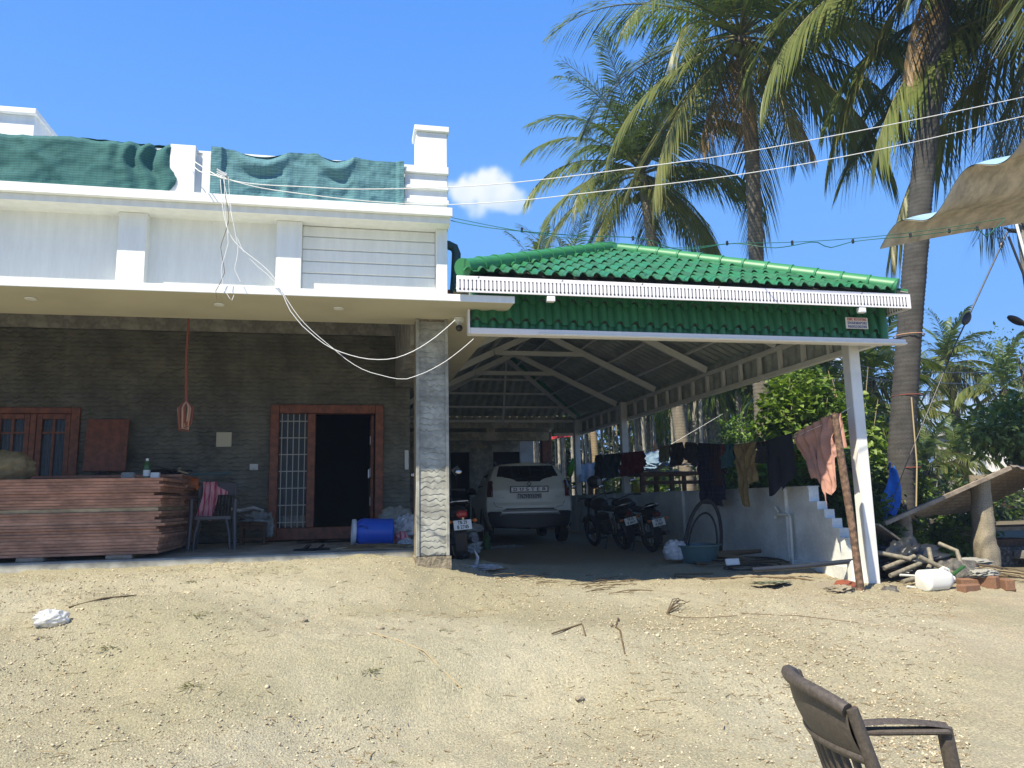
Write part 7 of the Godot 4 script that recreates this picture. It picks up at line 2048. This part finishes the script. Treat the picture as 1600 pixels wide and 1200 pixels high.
	line.call("guy_wire", [Vector3(9.2, 3.0, -17.5), Vector3(6.3, 1.55, -17.0)], 0.005, M.steel, "straight slanting wire behind the middle column", "")

func make_litter(rng: RandomNumberGenerator) -> void:
	var lay := func(called: String, xz: Array, r: Array, m: Material, label: String, cat := "twig", lift := 0.012):
		var pts := []
		for q in xz: pts.append(Vector3(q.x, ground_y(q.x, q.y) + lift, q.y))
		var b := MB.new(); b.tube(pts, r, 6)
		solo(called, b, m, label, cat)
	lay.call("bent_twig", [Vector2(1.50, -5.75), Vector2(1.64, -5.85), Vector2(1.80, -5.95), Vector2(1.755, -5.72)], [0.006, 0.008, 0.006, 0.006], M.twig, "dark twig bent to a V on the open sand")
	lay.call("straight_twig", [Vector2(2.10, -6.1), Vector2(2.06, -5.8), Vector2(1.93, -5.35)], [0.006, 0.007, 0.005], M.twig, "straight dark twig pointing at the camera right of the bent one")
	lay.call("long_stalk", [Vector2(0.16, -5.75), Vector2(0.33, -5.55), Vector2(0.5, -5.4), Vector2(0.72, -5.12)], [0.004, 0.005, 0.004], M.twigpale, "long thin pale stalk lying on the sand at centre left")
	lay.call("forked_stalk", [Vector2(2.28, -6.45), Vector2(2.15, -6.15), Vector2(2.02, -5.9)], [0.011, 0.006, 0.004], M.twig, "short stalk with a thick dry end, left of the gravel")
	var T := thing("dry_frond_bunch", "dry brown bunch of frond stalks on the gravel before the carport", "dry frond")
	for k in 9:
		var a := Vector2(2.9, -6.85); var d := Vector2(0.2 + 0.06 * (k % 3), -0.3 + rng.randf_range(-0.05, 0.16))
		var b := MB.new()
		b.tube([Vector3(a.x, ground_y(a.x, a.y) + 0.015, a.y), Vector3(a.x + d.x * 0.5, ground_y(a.x, a.y) + 0.05 + 0.01 * k, a.y + d.y * 0.5), Vector3(a.x + d.x, ground_y(a.x, a.y) + 0.07 + 0.012 * (k % 4), a.y + d.y)], [0.005, 0.004, 0.003], 5)
		part("stalk", b, M.twig, T)
	lay.call("curled_stalk", [Vector2(2.9, -6.85), Vector2(2.95, -6.62), Vector2(3.1, -6.45), Vector2(3.35, -6.35)], [0.0035], M.twig, "thin curled stalk running from the dry bunch over the gravel")
	lay.call("thin_cord", [Vector2(3.5, -6.55), Vector2(3.9, -6.3), Vector2(4.3, -6.0)], [0.003], M.twig, "thin dark cord on the gravel right of the dry bunch", "cord")
	lay.call("dead_branch", [Vector2(-2.15, -6.7), Vector2(-1.95, -6.85), Vector2(-1.75, -7.05)], [0.007, 0.009, 0.005], M.twig, "dark broken branch on the sand at left")
	var sc := thing("twig_scatter", "scatter of short black twigs along the shade line by the pillar", "twigs")
	for k in 46:
		var x := rng.randf_range(1.5, 3.4); var z := rng.randf_range(-9.4, -8.2)
		if k > 34:
			x = rng.randf_range(2.2, 2.9); z = rng.randf_range(-8.1, -7.5)
		var a := rng.randf_range(-0.5, 0.5); var l := rng.randf_range(0.06, 0.28)
		var b := MB.new()
		var p := Vector3(x, ground_y(x, z) + 0.012, z)
		b.tube([p, p + Vector3(cos(a) * l * 0.5, 0.012, sin(a) * l * 0.5), p + Vector3(cos(a) * l, 0.004, sin(a) * l * 1.2)], [0.004, 0.0045, 0.003], 5)
		part("twig", b, M.twig, sc)
	solo("clear_bag", lump(Vector3(0.115, 0.065, 0.08), 81, 0.2), M.clearbag, "crumpled clear plastic bag lying on the sand at left", "plastic bag", "", Vector3(-2.15, ground_y(-2.15, -6.35) + 0.045, -6.35))
	var c := 0
	for q in [[0.23, -5.95], [-0.35, -6.4], [1.45, -4.9]]:
		solo("pale_stone", rock(Vector3(0.03, 0.018, 0.024), 82 + c), M.stone, ["pale flat stone alone on the sand at centre left", "pale pebble left of the long stalk", "white pebble right of centre on the sand"][c], "stone", "", Vector3(q[0], ground_y(q[0], q[1]) + 0.01, q[1]))
		c += 1
	# small tufts of grass
	var spots_ := [[-1.42, -7.6, 0.13, "grass tuft nearest the porch at left"], [-1.15, -6.3, 0.16, "widest grass tuft, in the left half of the sand"], [-0.85, -6.45, 0.1, "small tuft touching the widest tuft's right side"], [0.13, -5.2, 0.1, "green grass tuft at the centre left of the sand"], [0.68, -5.9, 0.09, "grass tuft alone below the pillar"], [-1.6, -5.9, 0.13, "sparse tuft right of the clear plastic bag"], [-0.9, -5.0, 0.12, "sparse tuft in the lower left of the sand"], [-1.9, -4.7, 0.15, "tuft at the bottom left of the sand"], [-0.3, -6.9, 0.07, "tiny tuft below the porch edge"], [0.2, -4.3, 0.08, "tiny tuft at the bottom of the sand"], [2.6, -7.9, 0.07, "tiny tuft before the carport shade"], [3.4, -4.4, 0.09, "tiny tuft on the gravel beyond the chair"]]
	var gb := MB.new()
	var gr := RandomNumberGenerator.new(); gr.seed = 3
	for k in 60:
		gb.col = Color(0.09, 0.13, 0.025).lerp(Color(0.22, 0.2, 0.07), gr.randf())
		var a := gr.randf() * TAU; var r := gr.randf() * 0.9
		var d := Vector3(cos(a) * 0.8, gr.randf_range(0.25, 0.9), sin(a) * 0.8).normalized()
		gb.leaf(Vector3(cos(a) * r, 0, sin(a) * r * 0.6), d, d.cross(Vector3.UP).normalized(), gr.randf_range(0.25, 0.6), 0.045, 0.8)
	var gm := gb.mesh()
	for q in spots_:
		solo("grass_tuft", gm, M.leaf, q[3], "grass", "grass tufts on the sand", Vector3(q[0], ground_y(q[0], q[1]) - 0.005, q[1]), Basis(Vector3.UP, q[0] * 9.0).scaled(Vector3.ONE * q[2]))
	# chair in the foreground
	plastic_chair("weathered dark plastic armchair in the foreground, turned away to the right", Vector3(1.64, -0.46, -2.06), PI / 2 - 0.25, M.plasticdark, M.plasticdark)

func _ready() -> void:
	R.seed = 1
	set_stage()
	make_materials()
	make_ground()
	make_house()
	make_carport()
	make_walls()
	make_palms()
	make_bushes()
	make_vehicles()
	make_porch()
	make_laundry()
	make_yard()
	make_gravel()
